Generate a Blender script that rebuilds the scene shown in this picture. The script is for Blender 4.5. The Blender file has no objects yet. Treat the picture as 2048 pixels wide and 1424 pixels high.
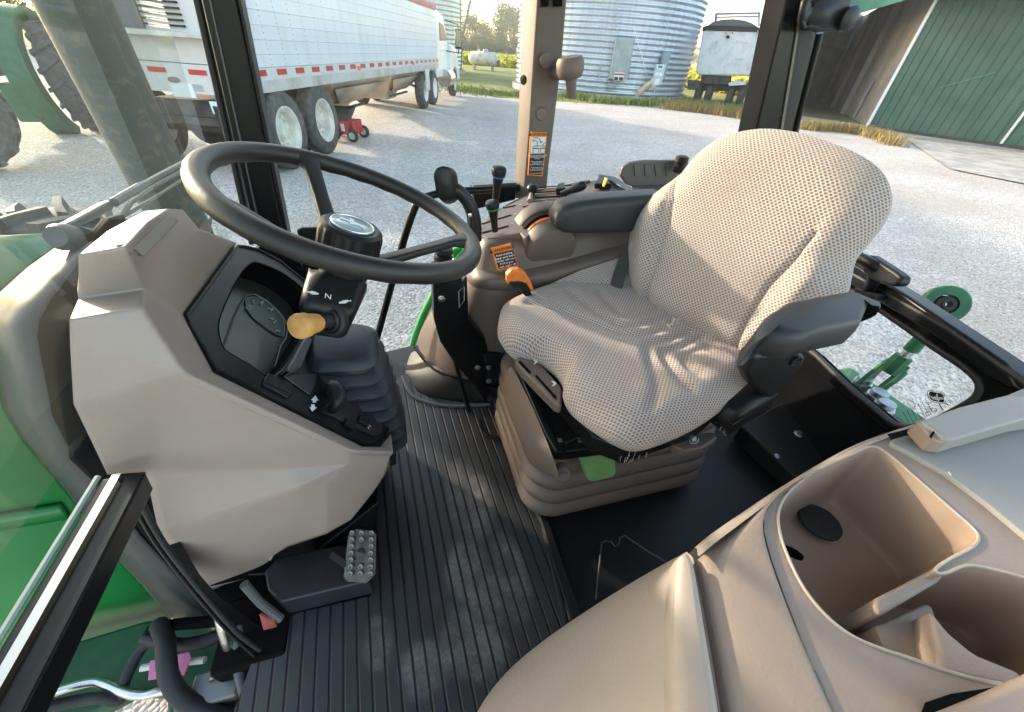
import bpy, bmesh, math, random
from mathutils import Vector, Matrix, noise
R = math.radians
random.seed(7)
scene = bpy.context.scene
COL = scene.collection

# ------------------------------------------------------------------ camera
# x = towards the back of the tractor, y = towards its right side, camera at the origin, ground at G
F, CX, CY = 769.0, 1024.0, 712.0
YAW, PITCH, ROLL = R(18), R(38.5), R(4.2)
G = -1.85
FL = -1.0          # cab floor
fh = Vector((math.sin(YAW), math.cos(YAW), 0)); rt0 = Vector((math.cos(YAW), -math.sin(YAW), 0)); up0 = Vector((0, 0, 1))
FW = fh * math.cos(PITCH) - up0 * math.sin(PITCH)
u0 = fh * math.sin(PITCH) + up0 * math.cos(PITCH)
RT = rt0 * math.cos(ROLL) + u0 * math.sin(ROLL)
UP = -rt0 * math.sin(ROLL) + u0 * math.cos(ROLL)
cd = bpy.data.cameras.new('camera'); cam = bpy.data.objects.new('camera', cd); COL.objects.link(cam)
cam.matrix_world = Matrix((RT, UP, -FW)).transposed().to_4x4()
cd.sensor_width = 36; cd.lens = 36 * F / 2048; cd.clip_start = 0.01; cd.clip_end = 3000
scene.camera = cam

# ------------------------------------------------------------------ sky, sun, exposure
SUN_AZ, SUN_EL = R(-41), R(13)      # azimuth from +y towards +x
w = bpy.data.worlds.new('World'); scene.world = w; w.use_nodes = True
nt = w.node_tree; nt.nodes.clear()
sky = nt.nodes.new('ShaderNodeTexSky'); sky.sky_type = 'NISHITA'; sky.sun_disc = False
sky.sun_elevation = SUN_EL; sky.sun_rotation = SUN_AZ; sky.air_density = 1.0; sky.dust_density = 1.5; sky.ozone_density = 1.0
bg = nt.nodes.new('ShaderNodeBackground'); bg.inputs[1].default_value = 0.15
wo = nt.nodes.new('ShaderNodeOutputWorld')
tint = nt.nodes.new('ShaderNodeMix'); tint.data_type = 'RGBA'; tint.blend_type = 'MULTIPLY'; tint.inputs[0].default_value = 1; tint.inputs[7].default_value = (1.0, .93, .84, 1)
nt.links.new(sky.outputs[0], tint.inputs[6]); nt.links.new(tint.outputs[2], bg.inputs[0]); nt.links.new(bg.outputs[0], wo.inputs[0])
sl = bpy.data.lights.new('sun', 'SUN'); sl.energy = 1.5; sl.angle = R(1.5); sl.color = (1.0, 0.86, 0.70)
sun = bpy.data.objects.new('sun', sl); COL.objects.link(sun)
sd = Vector((math.sin(SUN_AZ) * math.cos(SUN_EL), math.cos(SUN_AZ) * math.cos(SUN_EL), math.sin(SUN_EL)))
sun.rotation_euler = sd.to_track_quat('Z', 'Y').to_euler()
scene.view_settings.view_transform = 'Standard'; scene.view_settings.look = 'None'
scene.view_settings.exposure = 2.62; scene.view_settings.gamma = 1.0
scene.render.engine = 'CYCLES'
scene.cycles.max_bounces = 8; scene.cycles.transparent_max_bounces = 12; scene.cycles.diffuse_bounces = 4

# ------------------------------------------------------------------ pixel rays to points on known planes
def ray(px, py): return RT * ((px - CX) / F) - UP * ((py - CY) / F) + FW
def at(px, py, x=None, y=None, z=None):
    r = ray(px, py)
    s = z / r.z if z is not None else (y / r.y if y is not None else x / r.x)
    return r * s
def onp(px, py, P0, n):
    r = ray(px, py); return r * (P0.dot(n) / r.dot(n))
def V(*a): return Vector(a)

# ------------------------------------------------------------------ mesh builder
class MB:
    def __init__(s): s.v = []; s.f = []; s.uv = None
    def add(s, vs, fs):
        o = len(s.v); s.v += [Vector(p) for p in vs]; s.f += [tuple(i + o for i in f) for f in fs]; return s
    def box(s, c, d, rot=None, top=1.0):
        c = Vector(c); hx, hy, hz = d[0] / 2, d[1] / 2, d[2] / 2
        vs = [Vector((x * hx * (top if z > 0 else 1), y * hy * (top if z > 0 else 1), z * hz)) for z in (-1, 1) for y in (-1, 1) for x in (-1, 1)]
        if rot is not None: vs = [rot @ p for p in vs]
        return s.add([c + p for p in vs], [(0, 2, 3, 1), (4, 5, 7, 6), (0, 1, 5, 4), (2, 6, 7, 3), (0, 4, 6, 2), (1, 3, 7, 5)])
    def ax(s, p0, p1, up=None):
        z = (Vector(p1) - Vector(p0)).normalized(); up = Vector(up) if up is not None else (Vector((0, 0, 1)) if abs(z.z) < .9 else Vector((1, 0, 0)))
        x = up.cross(z).normalized(); y = z.cross(x); return x, y, z
    def cyl(s, p0, p1, r0, r1=None, n=20, caps=True):
        r1 = r0 if r1 is None else r1
        return s.loft([s.ring(p0, p1, p0, r0, n), s.ring(p0, p1, p1, r1, n)], caps=caps)
    def ring(s, a, b, c, r, n, r2=None):
        x, y, z = s.ax(a, b); r2 = r if r2 is None else r2; c = Vector(c)
        return [c + x * (r * math.cos(2 * math.pi * i / n)) + y * (r2 * math.sin(2 * math.pi * i / n)) for i in range(n)]
    def lathe(s, p0, axis, prof, n=24, up=None, caps=True):
        p0 = Vector(p0); axis = Vector(axis).normalized(); x, y, z = s.ax(p0, p0 + axis, up)
        rings = [[p0 + z * h + x * (r * math.cos(2 * math.pi * i / n)) + y * (r * math.sin(2 * math.pi * i / n)) for i in range(n)] for h, r in prof]
        return s.loft(rings, caps=caps)
    def loft(s, rings, caps=True, closed=True):
        n = len(rings[0]); vs = [p for r in rings for p in r]; fs = []
        for k in range(len(rings) - 1):
            for i in range(n if closed else n - 1):
                j = (i + 1) % n; fs.append((k * n + i, k * n + j, (k + 1) * n + j, (k + 1) * n + i))
        if caps and closed: fs.append(tuple(reversed(range(n)))); fs.append(tuple(range((len(rings) - 1) * n, len(rings) * n)))
        return s.add(vs, fs)
    def tube(s, path, r, n=10, up=None, caps=True, flat=1.0):
        path = [Vector(p) for p in path]; m = len(path); rings = []; rr = r if isinstance(r, (list, tuple)) else [r] * m
        t0 = (path[1] - path[0]).normalized(); x, y, z = s.ax(path[0], path[1], up)
        for k in range(m):
            t = (path[min(k + 1, m - 1)] - path[max(k - 1, 0)]).normalized()
            x = (x - t * x.dot(t)).normalized(); y = t.cross(x)
            rings.append([path[k] + x * (rr[k] * math.cos(2 * math.pi * i / n)) + y * (rr[k] * flat * math.sin(2 * math.pi * i / n)) for i in range(n)])
        return s.loft(rings, caps=caps)
    def prism(s, poly, vec):
        poly = [Vector(p) for p in poly]; n = len(poly); vec = Vector(vec)
        vs = poly + [p + vec for p in poly]
        return s.add(vs, [tuple(range(n)), tuple(reversed(range(n, 2 * n)))] + [(i, i + n, (i + 1) % n + n, (i + 1) % n) for i in range(n)])
    def sphere(s, c, r, n=16, m=10, sc=(1, 1, 1)):
        c = Vector(c); rings = []
        for k in range(m + 1):
            a = math.pi * k / m; rr = max(math.sin(a), 1e-3) * r
            rings.append([c + Vector((rr * math.cos(2 * math.pi * i / n) * sc[0], rr * math.sin(2 * math.pi * i / n) * sc[1], -r * math.cos(a) * sc[2])) for i in range(n)])
        return s.loft(rings)
    def grid(s, rows):
        return s.loft(rows, caps=False, closed=False)
    def build(s, name, mat, parent=None, smooth=35, bevel=0, seg=2, sub=0, solid=0, off=0, crease=None):
        me = bpy.data.meshes.new(name); o0 = Vector(parent['_o']) if parent is not None and '_o' in parent else Vector((0, 0, 0))
        me.from_pydata([tuple(p - o0) for p in s.v], [], s.f)
        bm = bmesh.new(); bm.from_mesh(me)
        if s.uv is None: bmesh.ops.remove_doubles(bm, verts=bm.verts, dist=1e-5)
        bmesh.ops.recalc_face_normals(bm, faces=bm.faces); bm.to_mesh(me); bm.free()
        if s.uv is not None:
            ul = me.uv_layers.new(name='UVMap')
            for lp in me.loops: ul.data[lp.index].uv = s.uv[lp.vertex_index]
        mats = mat if isinstance(mat, (list, tuple)) else [mat]
        for m_ in mats:
            if m_: me.materials.append(m_)
        o = bpy.data.objects.new(name, me); COL.objects.link(o)
        if parent is not None: o.parent = parent; o['_o'] = tuple(o0)
        if smooth:
            me.polygons.foreach_set('use_smooth', [True] * len(me.polygons))
            if not bevel: me.set_sharp_from_angle(angle=R(smooth))
        if solid:
            md = o.modifiers.new('solid', 'SOLIDIFY'); md.thickness = solid; md.offset = off
        if bevel:
            md = o.modifiers.new('bevel', 'BEVEL'); md.width = bevel; md.segments = seg; md.limit_method = 'ANGLE'; md.angle_limit = R(28); md.harden_normals = True; md.use_clamp_overlap = True
        if sub:
            md = o.modifiers.new('sub', 'SUBSURF'); md.levels = sub; md.render_levels = sub
        return o

def thing(name, label, cat, loc=(0, 0, 0), group=None):
    o = bpy.data.objects.new(name, None); COL.objects.link(o); o.location = loc
    o['label'] = label; o['category'] = cat; o['_o'] = tuple(loc)
    if group: o['group'] = group
    return o
def tag(o, label=None, cat=None, group=None, kind=None):
    if label: o['label'] = label
    if cat: o['category'] = cat
    if group: o['group'] = group
    if kind: o['kind'] = kind
    return o
def arc(c, x, y, r, a0, a1, n):
    c, x, y = Vector(c), Vector(x), Vector(y)
    return [c + x * (r * math.cos(R(a0 + (a1 - a0) * i / n))) + y * (r * math.sin(R(a0 + (a1 - a0) * i / n))) for i in range(n + 1)]
def smoothpath(pts, n=6, closed=False):
    pts = [Vector(p) for p in pts]; out = []; m = len(pts)
    for i in range(m if closed else m - 1):
        if closed: p0, p1, p2, p3 = pts[i - 1], pts[i], pts[(i + 1) % m], pts[(i + 2) % m]
        else: p0 = pts[max(i - 1, 0)]; p1 = pts[i]; p2 = pts[i + 1]; p3 = pts[min(i + 2, m - 1)]
        for k in range(n):
            t = k / n; out.append(0.5 * ((2 * p1) + (p2 - p0) * t + (2 * p0 - 5 * p1 + 4 * p2 - p3) * t * t + (3 * p1 - p0 - 3 * p2 + p3) * t ** 3))
    if not closed: out.append(pts[-1])
    return out
def rrect(c, x, y, wx, wy, r, n=4):
    c, x, y = Vector(c), Vector(x), Vector(y); out = []
    for sx, sy, a in ((1, 1, 0), (-1, 1, 90), (-1, -1, 180), (1, -1, 270)):
        cc = c + x * (sx * (wx / 2 - r)) + y * (sy * (wy / 2 - r))
        for k in range(n + 1):
            t = R(a + 90 * k / n); out.append(cc + x * (r * math.cos(t)) + y * (r * math.sin(t)))
    return out
def ngon_fill(outer, holes):
    """flat plate with holes: returns verts, faces"""
    bm = bmesh.new(); es = []
    for loop in [outer] + holes:
        vs = [bm.verts.new(p) for p in loop]
        es += [bm.edges.new((vs[i], vs[(i + 1) % len(vs)])) for i in range(len(vs))]
    bmesh.ops.triangle_fill(bm, edges=es, use_beauty=True)
    bm.verts.index_update(); v = [p.co.copy() for p in bm.verts]; f = [tuple(q.index for q in fa.verts) for fa in bm.faces]; bm.free(); return v, f

# ------------------------------------------------------------------ materials
def mat(name, base, rough=.5, metal=0, noise_amt=0, scale=30, bump=0, bscale=None, col2=None, spec=.5, detail=3, coat=0, nrough=0, dist=.002, lo=.35, hi=.65):
    m = bpy.data.materials.new(name); m.use_nodes = True; t = m.node_tree; b = t.nodes['Principled BSDF']
    b.inputs['Roughness'].default_value = rough; b.inputs['Metallic'].default_value = metal
    b.inputs['Specular IOR Level'].default_value = spec; b.inputs['Coat Weight'].default_value = coat; b.inputs['Coat Roughness'].default_value = .15
    c = tuple(base) + (1,); b.inputs['Base Color'].default_value = c
    tc = t.nodes.new('ShaderNodeTexCoord')
    if noise_amt or col2 or nrough:
        n = t.nodes.new('ShaderNodeTexNoise'); n.inputs['Scale'].default_value = scale; n.inputs['Detail'].default_value = detail; n.inputs['Roughness'].default_value = .6
        t.links.new(tc.outputs['Object'], n.inputs['Vector'])
        rp = t.nodes.new('ShaderNodeValToRGB'); rp.color_ramp.elements[0].position = lo; rp.color_ramp.elements[1].position = hi
        c2 = tuple(col2) + (1,) if col2 else tuple(min(1, q * (1 + noise_amt)) for q in base) + (1,)
        c1 = c if col2 else tuple(q * (1 - noise_amt) for q in base) + (1,)
        rp.color_ramp.elements[0].color = c1; rp.color_ramp.elements[1].color = c2
        t.links.new(n.outputs['Fac'], rp.inputs['Fac']); t.links.new(rp.outputs['Color'], b.inputs['Base Color'])
        if nrough:
            mr = t.nodes.new('ShaderNodeMapRange'); mr.inputs['To Min'].default_value = max(0, rough - nrough); mr.inputs['To Max'].default_value = min(1, rough + nrough)
            t.links.new(n.outputs['Fac'], mr.inputs['Value']); t.links.new(mr.outputs['Result'], b.inputs['Roughness'])
    if bump:
        n2 = t.nodes.new('ShaderNodeTexNoise'); n2.inputs['Scale'].default_value = bscale or scale * 8; n2.inputs['Detail'].default_value = 2
        t.links.new(tc.outputs['Object'], n2.inputs['Vector'])
        bp = t.nodes.new('ShaderNodeBump'); bp.inputs['Strength'].default_value = bump; bp.inputs['Distance'].default_value = dist
        t.links.new(n2.outputs['Fac'], bp.inputs['Height']); t.links.new(bp.outputs['Normal'], b.inputs['Normal'])
    return m
def nd(t, typ, **kw):
    n = t.nodes.new(typ)
    for k, v in kw.items():
        if k in n.inputs: n.inputs[k].default_value = v
        else: setattr(n, k, v)
    return n
def math_(t, op, a, b=None):
    n = t.nodes.new('ShaderNodeMath'); n.operation = op
    for i, q in enumerate((a, b)):
        if q is None: continue
        if isinstance(q, (int, float)): n.inputs[i].default_value = q
        else: t.links.new(q, n.inputs[i])
    return n.outputs[0]
def mixc(t, fac, a, b):
    n = t.nodes.new('ShaderNodeMix'); n.data_type = 'RGBA'
    if isinstance(fac, (int, float)): n.inputs[0].default_value = fac
    else: t.links.new(fac, n.inputs[0])
    for i, q in ((6, a), (7, b)):
        if isinstance(q, tuple): n.inputs[i].default_value = q + ((1,) if len(q) == 3 else ())
        else: t.links.new(q, n.inputs[i])
    return n.outputs[2]
def glass(name, tint=(.9, .95, .93), gloss=.08, dirt=0):
    m = bpy.data.materials.new(name); m.use_nodes = True; t = m.node_tree; t.nodes.clear()
    o = nd(t, 'ShaderNodeOutputMaterial'); tr = nd(t, 'ShaderNodeBsdfTransparent'); tr.inputs[0].default_value = tint + (1,)
    gl = nd(t, 'ShaderNodeBsdfGlossy', Roughness=.02); ge = nd(t, 'ShaderNodeNewGeometry'); vm = nd(t, 'ShaderNodeVectorMath', operation='DOT_PRODUCT'); t.links.new(ge.outputs['Normal'], vm.inputs[0]); t.links.new(ge.outputs['Incoming'], vm.inputs[1])
    om = math_(t, 'SUBTRACT', 1.0, math_(t, 'ABSOLUTE', vm.outputs['Value'])); sch = math_(t, 'MINIMUM', math_(t, 'ADD', math_(t, 'MULTIPLY', math_(t, 'POWER', om, 5.0), .92), .07), 1.0)
    mx = nd(t, 'ShaderNodeMixShader'); t.links.new(sch, mx.inputs[0]); t.links.new(tr.outputs[0], mx.inputs[1]); t.links.new(gl.outputs[0], mx.inputs[2])
    last = mx
    if dirt:
        tc = nd(t, 'ShaderNodeTexCoord'); n = nd(t, 'ShaderNodeTexNoise', Scale=5.0, Detail=6.0); t.links.new(tc.outputs['Object'], n.inputs['Vector'])
        df = nd(t, 'ShaderNodeBsdfDiffuse'); df.inputs[0].default_value = (.62, .64, .58, 1); tl = nd(t, 'ShaderNodeBsdfTranslucent'); tl.inputs[0].default_value = (.62, .64, .58, 1)
        dm = nd(t, 'ShaderNodeMixShader'); dm.inputs[0].default_value = .5; t.links.new(df.outputs[0], dm.inputs[1]); t.links.new(tl.outputs[0], dm.inputs[2])
        m2 = nd(t, 'ShaderNodeMixShader'); fac = math_(t, 'MULTIPLY', n.outputs['Fac'], dirt * 2); t.links.new(fac, m2.inputs[0])
        t.links.new(mx.outputs[0], m2.inputs[1]); t.links.new(dm.outputs[0], m2.inputs[2]); last = m2
    t.links.new(last.outputs[0], o.inputs[0]); return m

def m_gravel():
    m = bpy.data.materials.new('gravel'); m.use_nodes = True; t = m.node_tree; b = t.nodes['Principled BSDF']; b.inputs['Roughness'].default_value = .9
    tc = nd(t, 'ShaderNodeTexCoord'); P = tc.outputs['Object']
    vo = nd(t, 'ShaderNodeTexVoronoi', Scale=44.0); t.links.new(P, vo.inputs['Vector'])
    v2 = nd(t, 'ShaderNodeTexVoronoi', Scale=23.0); t.links.new(P, v2.inputs['Vector'])
    rp = nd(t, 'ShaderNodeValToRGB'); e = rp.color_ramp.elements
    e[0].position = 0; e[0].color = (.24, .225, .21, 1); e[1].position = 1; e[1].color = (.90, .86, .80, 1)
    q = e.new(.3); q.color = (.62, .585, .545, 1); q = e.new(.65); q.color = (.85, .81, .755, 1)
    sp = nd(t, 'ShaderNodeSeparateColor'); t.links.new(vo.outputs['Color'], sp.inputs[0]); t.links.new(sp.outputs[0], rp.inputs['Fac'])
    sp2 = nd(t, 'ShaderNodeSeparateColor'); t.links.new(v2.outputs['Color'], sp2.inputs[0])
    c0 = mixc(t, math_(t, 'MULTIPLY', sp2.outputs[1], .35), rp.outputs['Color'], (.68, .65, .61))
    n = nd(t, 'ShaderNodeTexNoise', Scale=.35, Detail=5.0); t.links.new(P, n.inputs['Vector'])
    mr = nd(t, 'ShaderNodeMapRange'); mr.inputs['From Min'].default_value = .48; mr.inputs['From Max'].default_value = .68; t.links.new(n.outputs['Fac'], mr.inputs['Value'])
    c1 = mixc(t, math_(t, 'MULTIPLY', mr.outputs['Result'], .55), c0, (.42, .33, .25))
    # wheel-worn streaks running along the yard
    mp = nd(t, 'ShaderNodeMapping'); mp.inputs['Rotation'].default_value = (0, 0, R(-8)); mp.inputs['Scale'].default_value = (.18, 1.6, 1); t.links.new(P, mp.inputs['Vector'])
    n3 = nd(t, 'ShaderNodeTexNoise', Scale=1.0, Detail=4.0); t.links.new(mp.outputs[0], n3.inputs['Vector'])
    mr3 = nd(t, 'ShaderNodeMapRange'); mr3.inputs['From Min'].default_value = .42; mr3.inputs['From Max'].default_value = .62; t.links.new(n3.outputs['Fac'], mr3.inputs['Value'])
    c2 = mixc(t, math_(t, 'MULTIPLY', mr3.outputs['Result'], .42), c1, (.56, .52, .47))
    n4 = nd(t, 'ShaderNodeTexNoise', Scale=9.0, Detail=7.0, Roughness=.75); t.links.new(P, n4.inputs['Vector'])
    mr4 = nd(t, 'ShaderNodeMapRange'); mr4.inputs['From Min'].default_value = .36; mr4.inputs['From Max'].default_value = .60; t.links.new(n4.outputs['Fac'], mr4.inputs['Value'])
    c2 = mixc(t, math_(t, 'MULTIPLY', math_(t, 'SUBTRACT', 1.0, mr4.outputs['Result']), .62), c2, (.40, .36, .32))
    n5 = nd(t, 'ShaderNodeTexNoise', Scale=26.0, Detail=6.0, Roughness=.7); t.links.new(P, n5.inputs['Vector'])
    mr5 = nd(t, 'ShaderNodeMapRange'); mr5.inputs['From Min'].default_value = .38; mr5.inputs['From Max'].default_value = .52; t.links.new(n5.outputs['Fac'], mr5.inputs['Value'])
    c2 = mixc(t, math_(t, 'MULTIPLY', math_(t, 'SUBTRACT', 1.0, mr5.outputs['Result']), .5), c2, (.20, .19, .18))
    t.links.new(c2, b.inputs['Base Color'])
    bp = nd(t, 'ShaderNodeBump', Strength=1.0, Distance=.022); t.links.new(math_(t, 'SUBTRACT', 1.0, vo.outputs['Distance']), bp.inputs['Height']); t.links.new(bp.outputs[0], b.inputs['Normal'])
    return m

def m_fabric():
    """woven seat cloth: staggered dark tufts on a pale ground, laid out in UV metres"""
    m = bpy.data.materials.new('seat_fabric'); m.use_nodes = True; t = m.node_tree; b = t.nodes['Principled BSDF']; b.inputs['Roughness'].default_value = .95
    b.inputs['Sheen Weight'].default_value = .3; b.inputs['Specular IOR Level'].default_value = .2
    tc = nd(t, 'ShaderNodeTexCoord'); sx = nd(t, 'ShaderNodeSeparateXYZ'); t.links.new(tc.outputs['UV'], sx.inputs[0])
    v = math_(t, 'DIVIDE', sx.outputs[1], .0050); row = math_(t, 'FLOOR', v); odd = math_(t, 'MULTIPLY', math_(t, 'MODULO', math_(t, 'ADD', row, 1000), 2), .5)
    u = math_(t, 'ADD', math_(t, 'DIVIDE', sx.outputs[0], .0088), odd)
    fu = math_(t, 'SUBTRACT', math_(t, 'FRACT', u), .5); fv = math_(t, 'SUBTRACT', math_(t, 'FRACT', v), .5)
    d = math_(t, 'ADD', math_(t, 'POWER', math_(t, 'MULTIPLY', fu, 2.7), 2), math_(t, 'POWER', math_(t, 'MULTIPLY', fv, 2.0), 2))
    mr = nd(t, 'ShaderNodeMapRange'); mr.inputs['From Min'].default_value = .35; mr.inputs['From Max'].default_value = 1.0; t.links.new(d, mr.inputs['Value'])
    c = mixc(t, mr.outputs['Result'], (.22, .18, .16), (.60, .50, .455))
    n = nd(t, 'ShaderNodeTexNoise', Scale=7.0, Detail=4.0); t.links.new(tc.outputs['Object'], n.inputs['Vector'])
    mr2 = nd(t, 'ShaderNodeMapRange'); mr2.inputs['From Min'].default_value = .45; mr2.inputs['From Max'].default_value = .75; t.links.new(n.outputs['Fac'], mr2.inputs['Value'])
    c2 = mixc(t, math_(t, 'MULTIPLY', mr2.outputs['Result'], .30), c, (.33, .26, .21))
    t.links.new(c2, b.inputs['Base Color'])
    n2 = nd(t, 'ShaderNodeTexNoise', Scale=900.0); t.links.new(tc.outputs['Object'], n2.inputs['Vector'])
    h = math_(t, 'ADD', mr.outputs['Result'], math_(t, 'MULTIPLY', n2.outputs['Fac'], .5))
    bp = nd(t, 'ShaderNodeBump', Strength=.8, Distance=.0016); t.links.new(h, bp.inputs['Height']); t.links.new(bp.outputs[0], b.inputs['Normal'])
    return m

M = dict(
    gravel=m_gravel(), fabric=m_fabric(),
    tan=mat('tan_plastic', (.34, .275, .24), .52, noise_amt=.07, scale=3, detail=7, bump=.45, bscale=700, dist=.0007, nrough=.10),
    tan_dark=mat('dark_tan_plastic', (.15, .115, .095), .55, noise_amt=.06, scale=8, bump=.35, bscale=900, dist=.0006, nrough=.06),
    tan_gloss=mat('console_plastic', (.295, .218, .178), .5, noise_amt=.09, scale=4, detail=8, bump=.55, bscale=260, dist=.0008, nrough=.08),
    tan_wall=mat('console_side_plastic', (.36, .282, .235), .5, noise_amt=.05, scale=5, bump=.6, bscale=170, dist=.001, nrough=.08),
    tan_lid=mat('sky_greyed_tan', (.30, .275, .26), .5, noise_amt=.04, scale=4, bump=.4, bscale=800, dist=.0005, nrough=.05),  # the sky's grey reflection is put into this tan's base colour
    black=mat('black_plastic', (.011, .0115, .013), .42, spec=.35, noise_amt=.15, scale=12, bump=.3, bscale=1200, dist=.0004, nrough=.1),
    black_s=mat('black_satin_metal', (.006, .0065, .007), .3, spec=.28, noise_amt=.2, scale=4, nrough=.1),
    rubber=mat('rubber', (.013, .014, .017), .6, noise_amt=.2, scale=20, bump=.2, bscale=400, dist=.0006, nrough=.1),
    leather=mat('wheel_rim_plastic', (.016, .015, .015), .45, noise_amt=.15, scale=9, bump=.45, bscale=1100, dist=.0006, nrough=.08),
    pad=mat('armrest_pad', (.022, .024, .027), .5, noise_amt=.1, scale=14, bump=.5, bscale=700, dist=.0006, nrough=.06),
    pit=mat('black_void', (.003, .003, .0035), .8, spec=.1),
    chrome=mat('bright_metal', (.62, .62, .60), .28, metal=1, noise_amt=.1, scale=20, nrough=.1),
    zinc=mat('zinc_metal', (.45, .47, .50), .4, metal=1, noise_amt=.2, scale=30, nrough=.15),
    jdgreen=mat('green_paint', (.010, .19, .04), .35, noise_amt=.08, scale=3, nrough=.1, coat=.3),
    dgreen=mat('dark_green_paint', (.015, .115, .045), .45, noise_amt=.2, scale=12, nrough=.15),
    yellow=mat('yellow_paint', (.55, .42, .04), .4, noise_amt=.1, scale=10),
    hoodgrey=mat('grey_shroud', (.030, .034, .038), .5, noise_amt=.25, scale=7, col2=(.06, .062, .06), nrough=.1, lo=.45, hi=.8),
    orange=mat('orange_plastic', (.72, .20, .025), .42, noise_amt=.08, scale=30),
    amber=mat('amber_knob', (.62, .33, .10), .5, noise_amt=.2, scale=25, bump=.2, bscale=90),
    kgreen=mat('green_handle', (.13, .30, .10), .55, noise_amt=.12, scale=20),
    red=mat('red_paint', (.42, .025, .025), .45, noise_amt=.2, scale=12),
    white=mat('white_mark', (.80, .81, .82), .5),
    tyre=mat('tyre_rubber', (.045, .045, .048), .75, noise_amt=.3, scale=10, bump=.3, bscale=60, dist=.003, col2=(.10, .095, .085)),
    rim=mat('painted_wheel', (.62, .60, .54), .45, noise_amt=.15, scale=6, nrough=.1),
    concrete=mat('concrete', (.42, .39, .35), .85, noise_amt=.25, scale=2.5, bump=.4, bscale=60, dist=.004),
    label_o=mat('orange_label', (.80, .22, .02), .4), label_k=mat('black_label', (.015, .015, .015), .4), label_w=mat('white_label', (.72, .74, .76), .45),
    pink=mat('pink_tag', (.75, .23, .42), .6, noise_amt=.12, scale=40),
    blue=mat('blue_ring', (.02, .12, .5), .4),
    glass=glass('window_glass', (.93, .96, .95)), wglass=glass('windshield_glass', (.80, .88, .84), dirt=.035),
)
def text(body, P, x, y, size, m, name, parent, depth=.0004, align='CENTER', font_bold=.0):
    cu = bpy.data.curves.new(name, 'FONT'); cu.body = body; cu.size = size; cu.align_x = align; cu.align_y = 'CENTER'; cu.extrude = depth; cu.offset = font_bold
    ob = bpy.data.objects.new(name, cu); COL.objects.link(ob)
    dg = bpy.context.evaluated_depsgraph_get(); me = bpy.data.meshes.new_from_object(ob.evaluated_get(dg)); bpy.data.objects.remove(ob); bpy.data.curves.remove(cu)
    x, y = Vector(x).normalized(), Vector(y); y = (y - x * y.dot(x)).normalized(); z = x.cross(y)
    o0 = Vector(parent['_o']) if parent is not None and '_o' in parent else Vector((0, 0, 0))
    for v in me.vertices: v.co = Vector(P) - o0 + x * v.co.x + y * v.co.y + z * v.co.z
    me.materials.clear(); me.materials.append(m); o = bpy.data.objects.new(name, me); COL.objects.link(o)
    if parent is not None: o.parent = parent; o['_o'] = tuple(o0)
    return o
# =================================================================== THE YARD
def flat(name, pts, z, m, kind='structure', sub=1):
    mb = MB(); mb.add([V(p[0], p[1], z) for p in pts], [tuple(range(len(pts)))]); o = mb.build(name, m, None, smooth=0); return tag(o, kind=kind)
earth = mat('dry_earth_and_grass', (.11, .12, .035), .95, col2=(.20, .17, .08), scale=.15, detail=6)
flat('ground', [(-1500, -1500), (1500, -1500), (1500, 1500), (-1500, 1500)], G - .012, earth)
lawn_m = mat('lawn', (.12, .17, .035), .95, col2=(.30, .27, .09), scale=.4, detail=6, bump=.5, bscale=30, dist=.05)
flat('gravel_yard', [(-30, -12), (28, -12), (26, 6), (22.5, 14), (20.5, 20.5), (13, 20.6), (8.5, 21.5), (5.2, 21.5), (3.6, 27), (2.5, 40), (-34, 44)], G, M['gravel'])
flat('lawn', [(2.5, 41), (3.7, 27), (5.4, 21.7), (9.5, 20.5), (20, 20.5), (29, 26), (40, 60), (30, 72), (-2, 72)], G + .006, lawn_m)
a_, b_, c_, d_ = at(1800, 272, z=G), at(2100, 312, z=G), at(2100, 380, z=G), at(1900, 340, z=G)
flat('concrete_apron', [a_[:2], b_[:2], (b_.x + 6, b_.y - 8), (c_.x + 3, c_.y - 6), c_[:2], d_[:2]], G + .03, M['concrete'])

# grass / weeds / crops ------------------------------------------------------
def blades(name, spots, m, hmin, hmax, wdt=.012, lean=.35, n=1):
    vs, fs = [], []
    for (x, y) in spots:
        for _ in range(n):
            a = random.uniform(0, 6.28); h = random.uniform(hmin, hmax); px_, py_ = x + random.gauss(0, .03), y + random.gauss(0, .03)
            dx, dy = math.cos(a) * wdt, math.sin(a) * wdt; lx, ly = random.gauss(0, lean) * h, random.gauss(0, lean) * h
            o = len(vs); vs += [(px_ - dx, py_ - dy, G), (px_ + dx, py_ + dy, G), (px_ + lx * .4 + dx * .7, py_ + ly * .4 + dy * .7, G + h * .6), (px_ + lx * .4 - dx * .7, py_ + ly * .4 - dy * .7, G + h * .6), (px_ + lx, py_ + ly, G + h)]
            fs += [(o, o + 1, o + 2, o + 3), (o + 3, o + 2, o + 4)]
    mb = MB(); mb.v = [Vector(v) for v in vs]; mb.f = fs; mb.uv = None
    me = bpy.data.meshes.new(name); me.from_pydata(vs, [], fs); me.materials.append(m); o = bpy.data.objects.new(name, me); COL.objects.link(o); return o
def line_spots(px_pts, n, spread):
    P = [at(*p, z=G) for p in px_pts]; out = []
    for _ in range(n):
        k = random.randrange(len(P) - 1); t = random.random(); q = P[k].lerp(P[k + 1], t); s = spread * (.3 + noise.noise(q * .8 + V(3, 1, 0)) + .6)
        out.append((q.x + random.gauss(0, s), q.y + random.gauss(0, s)))
    return out
wg = mat('green_weeds', (.10, .17, .03), .8, col2=(.20, .24, .05), scale=1.5); wd = mat('dry_weeds', (.36, .24, .09), .85, col2=(.24, .20, .07), scale=2)
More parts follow.
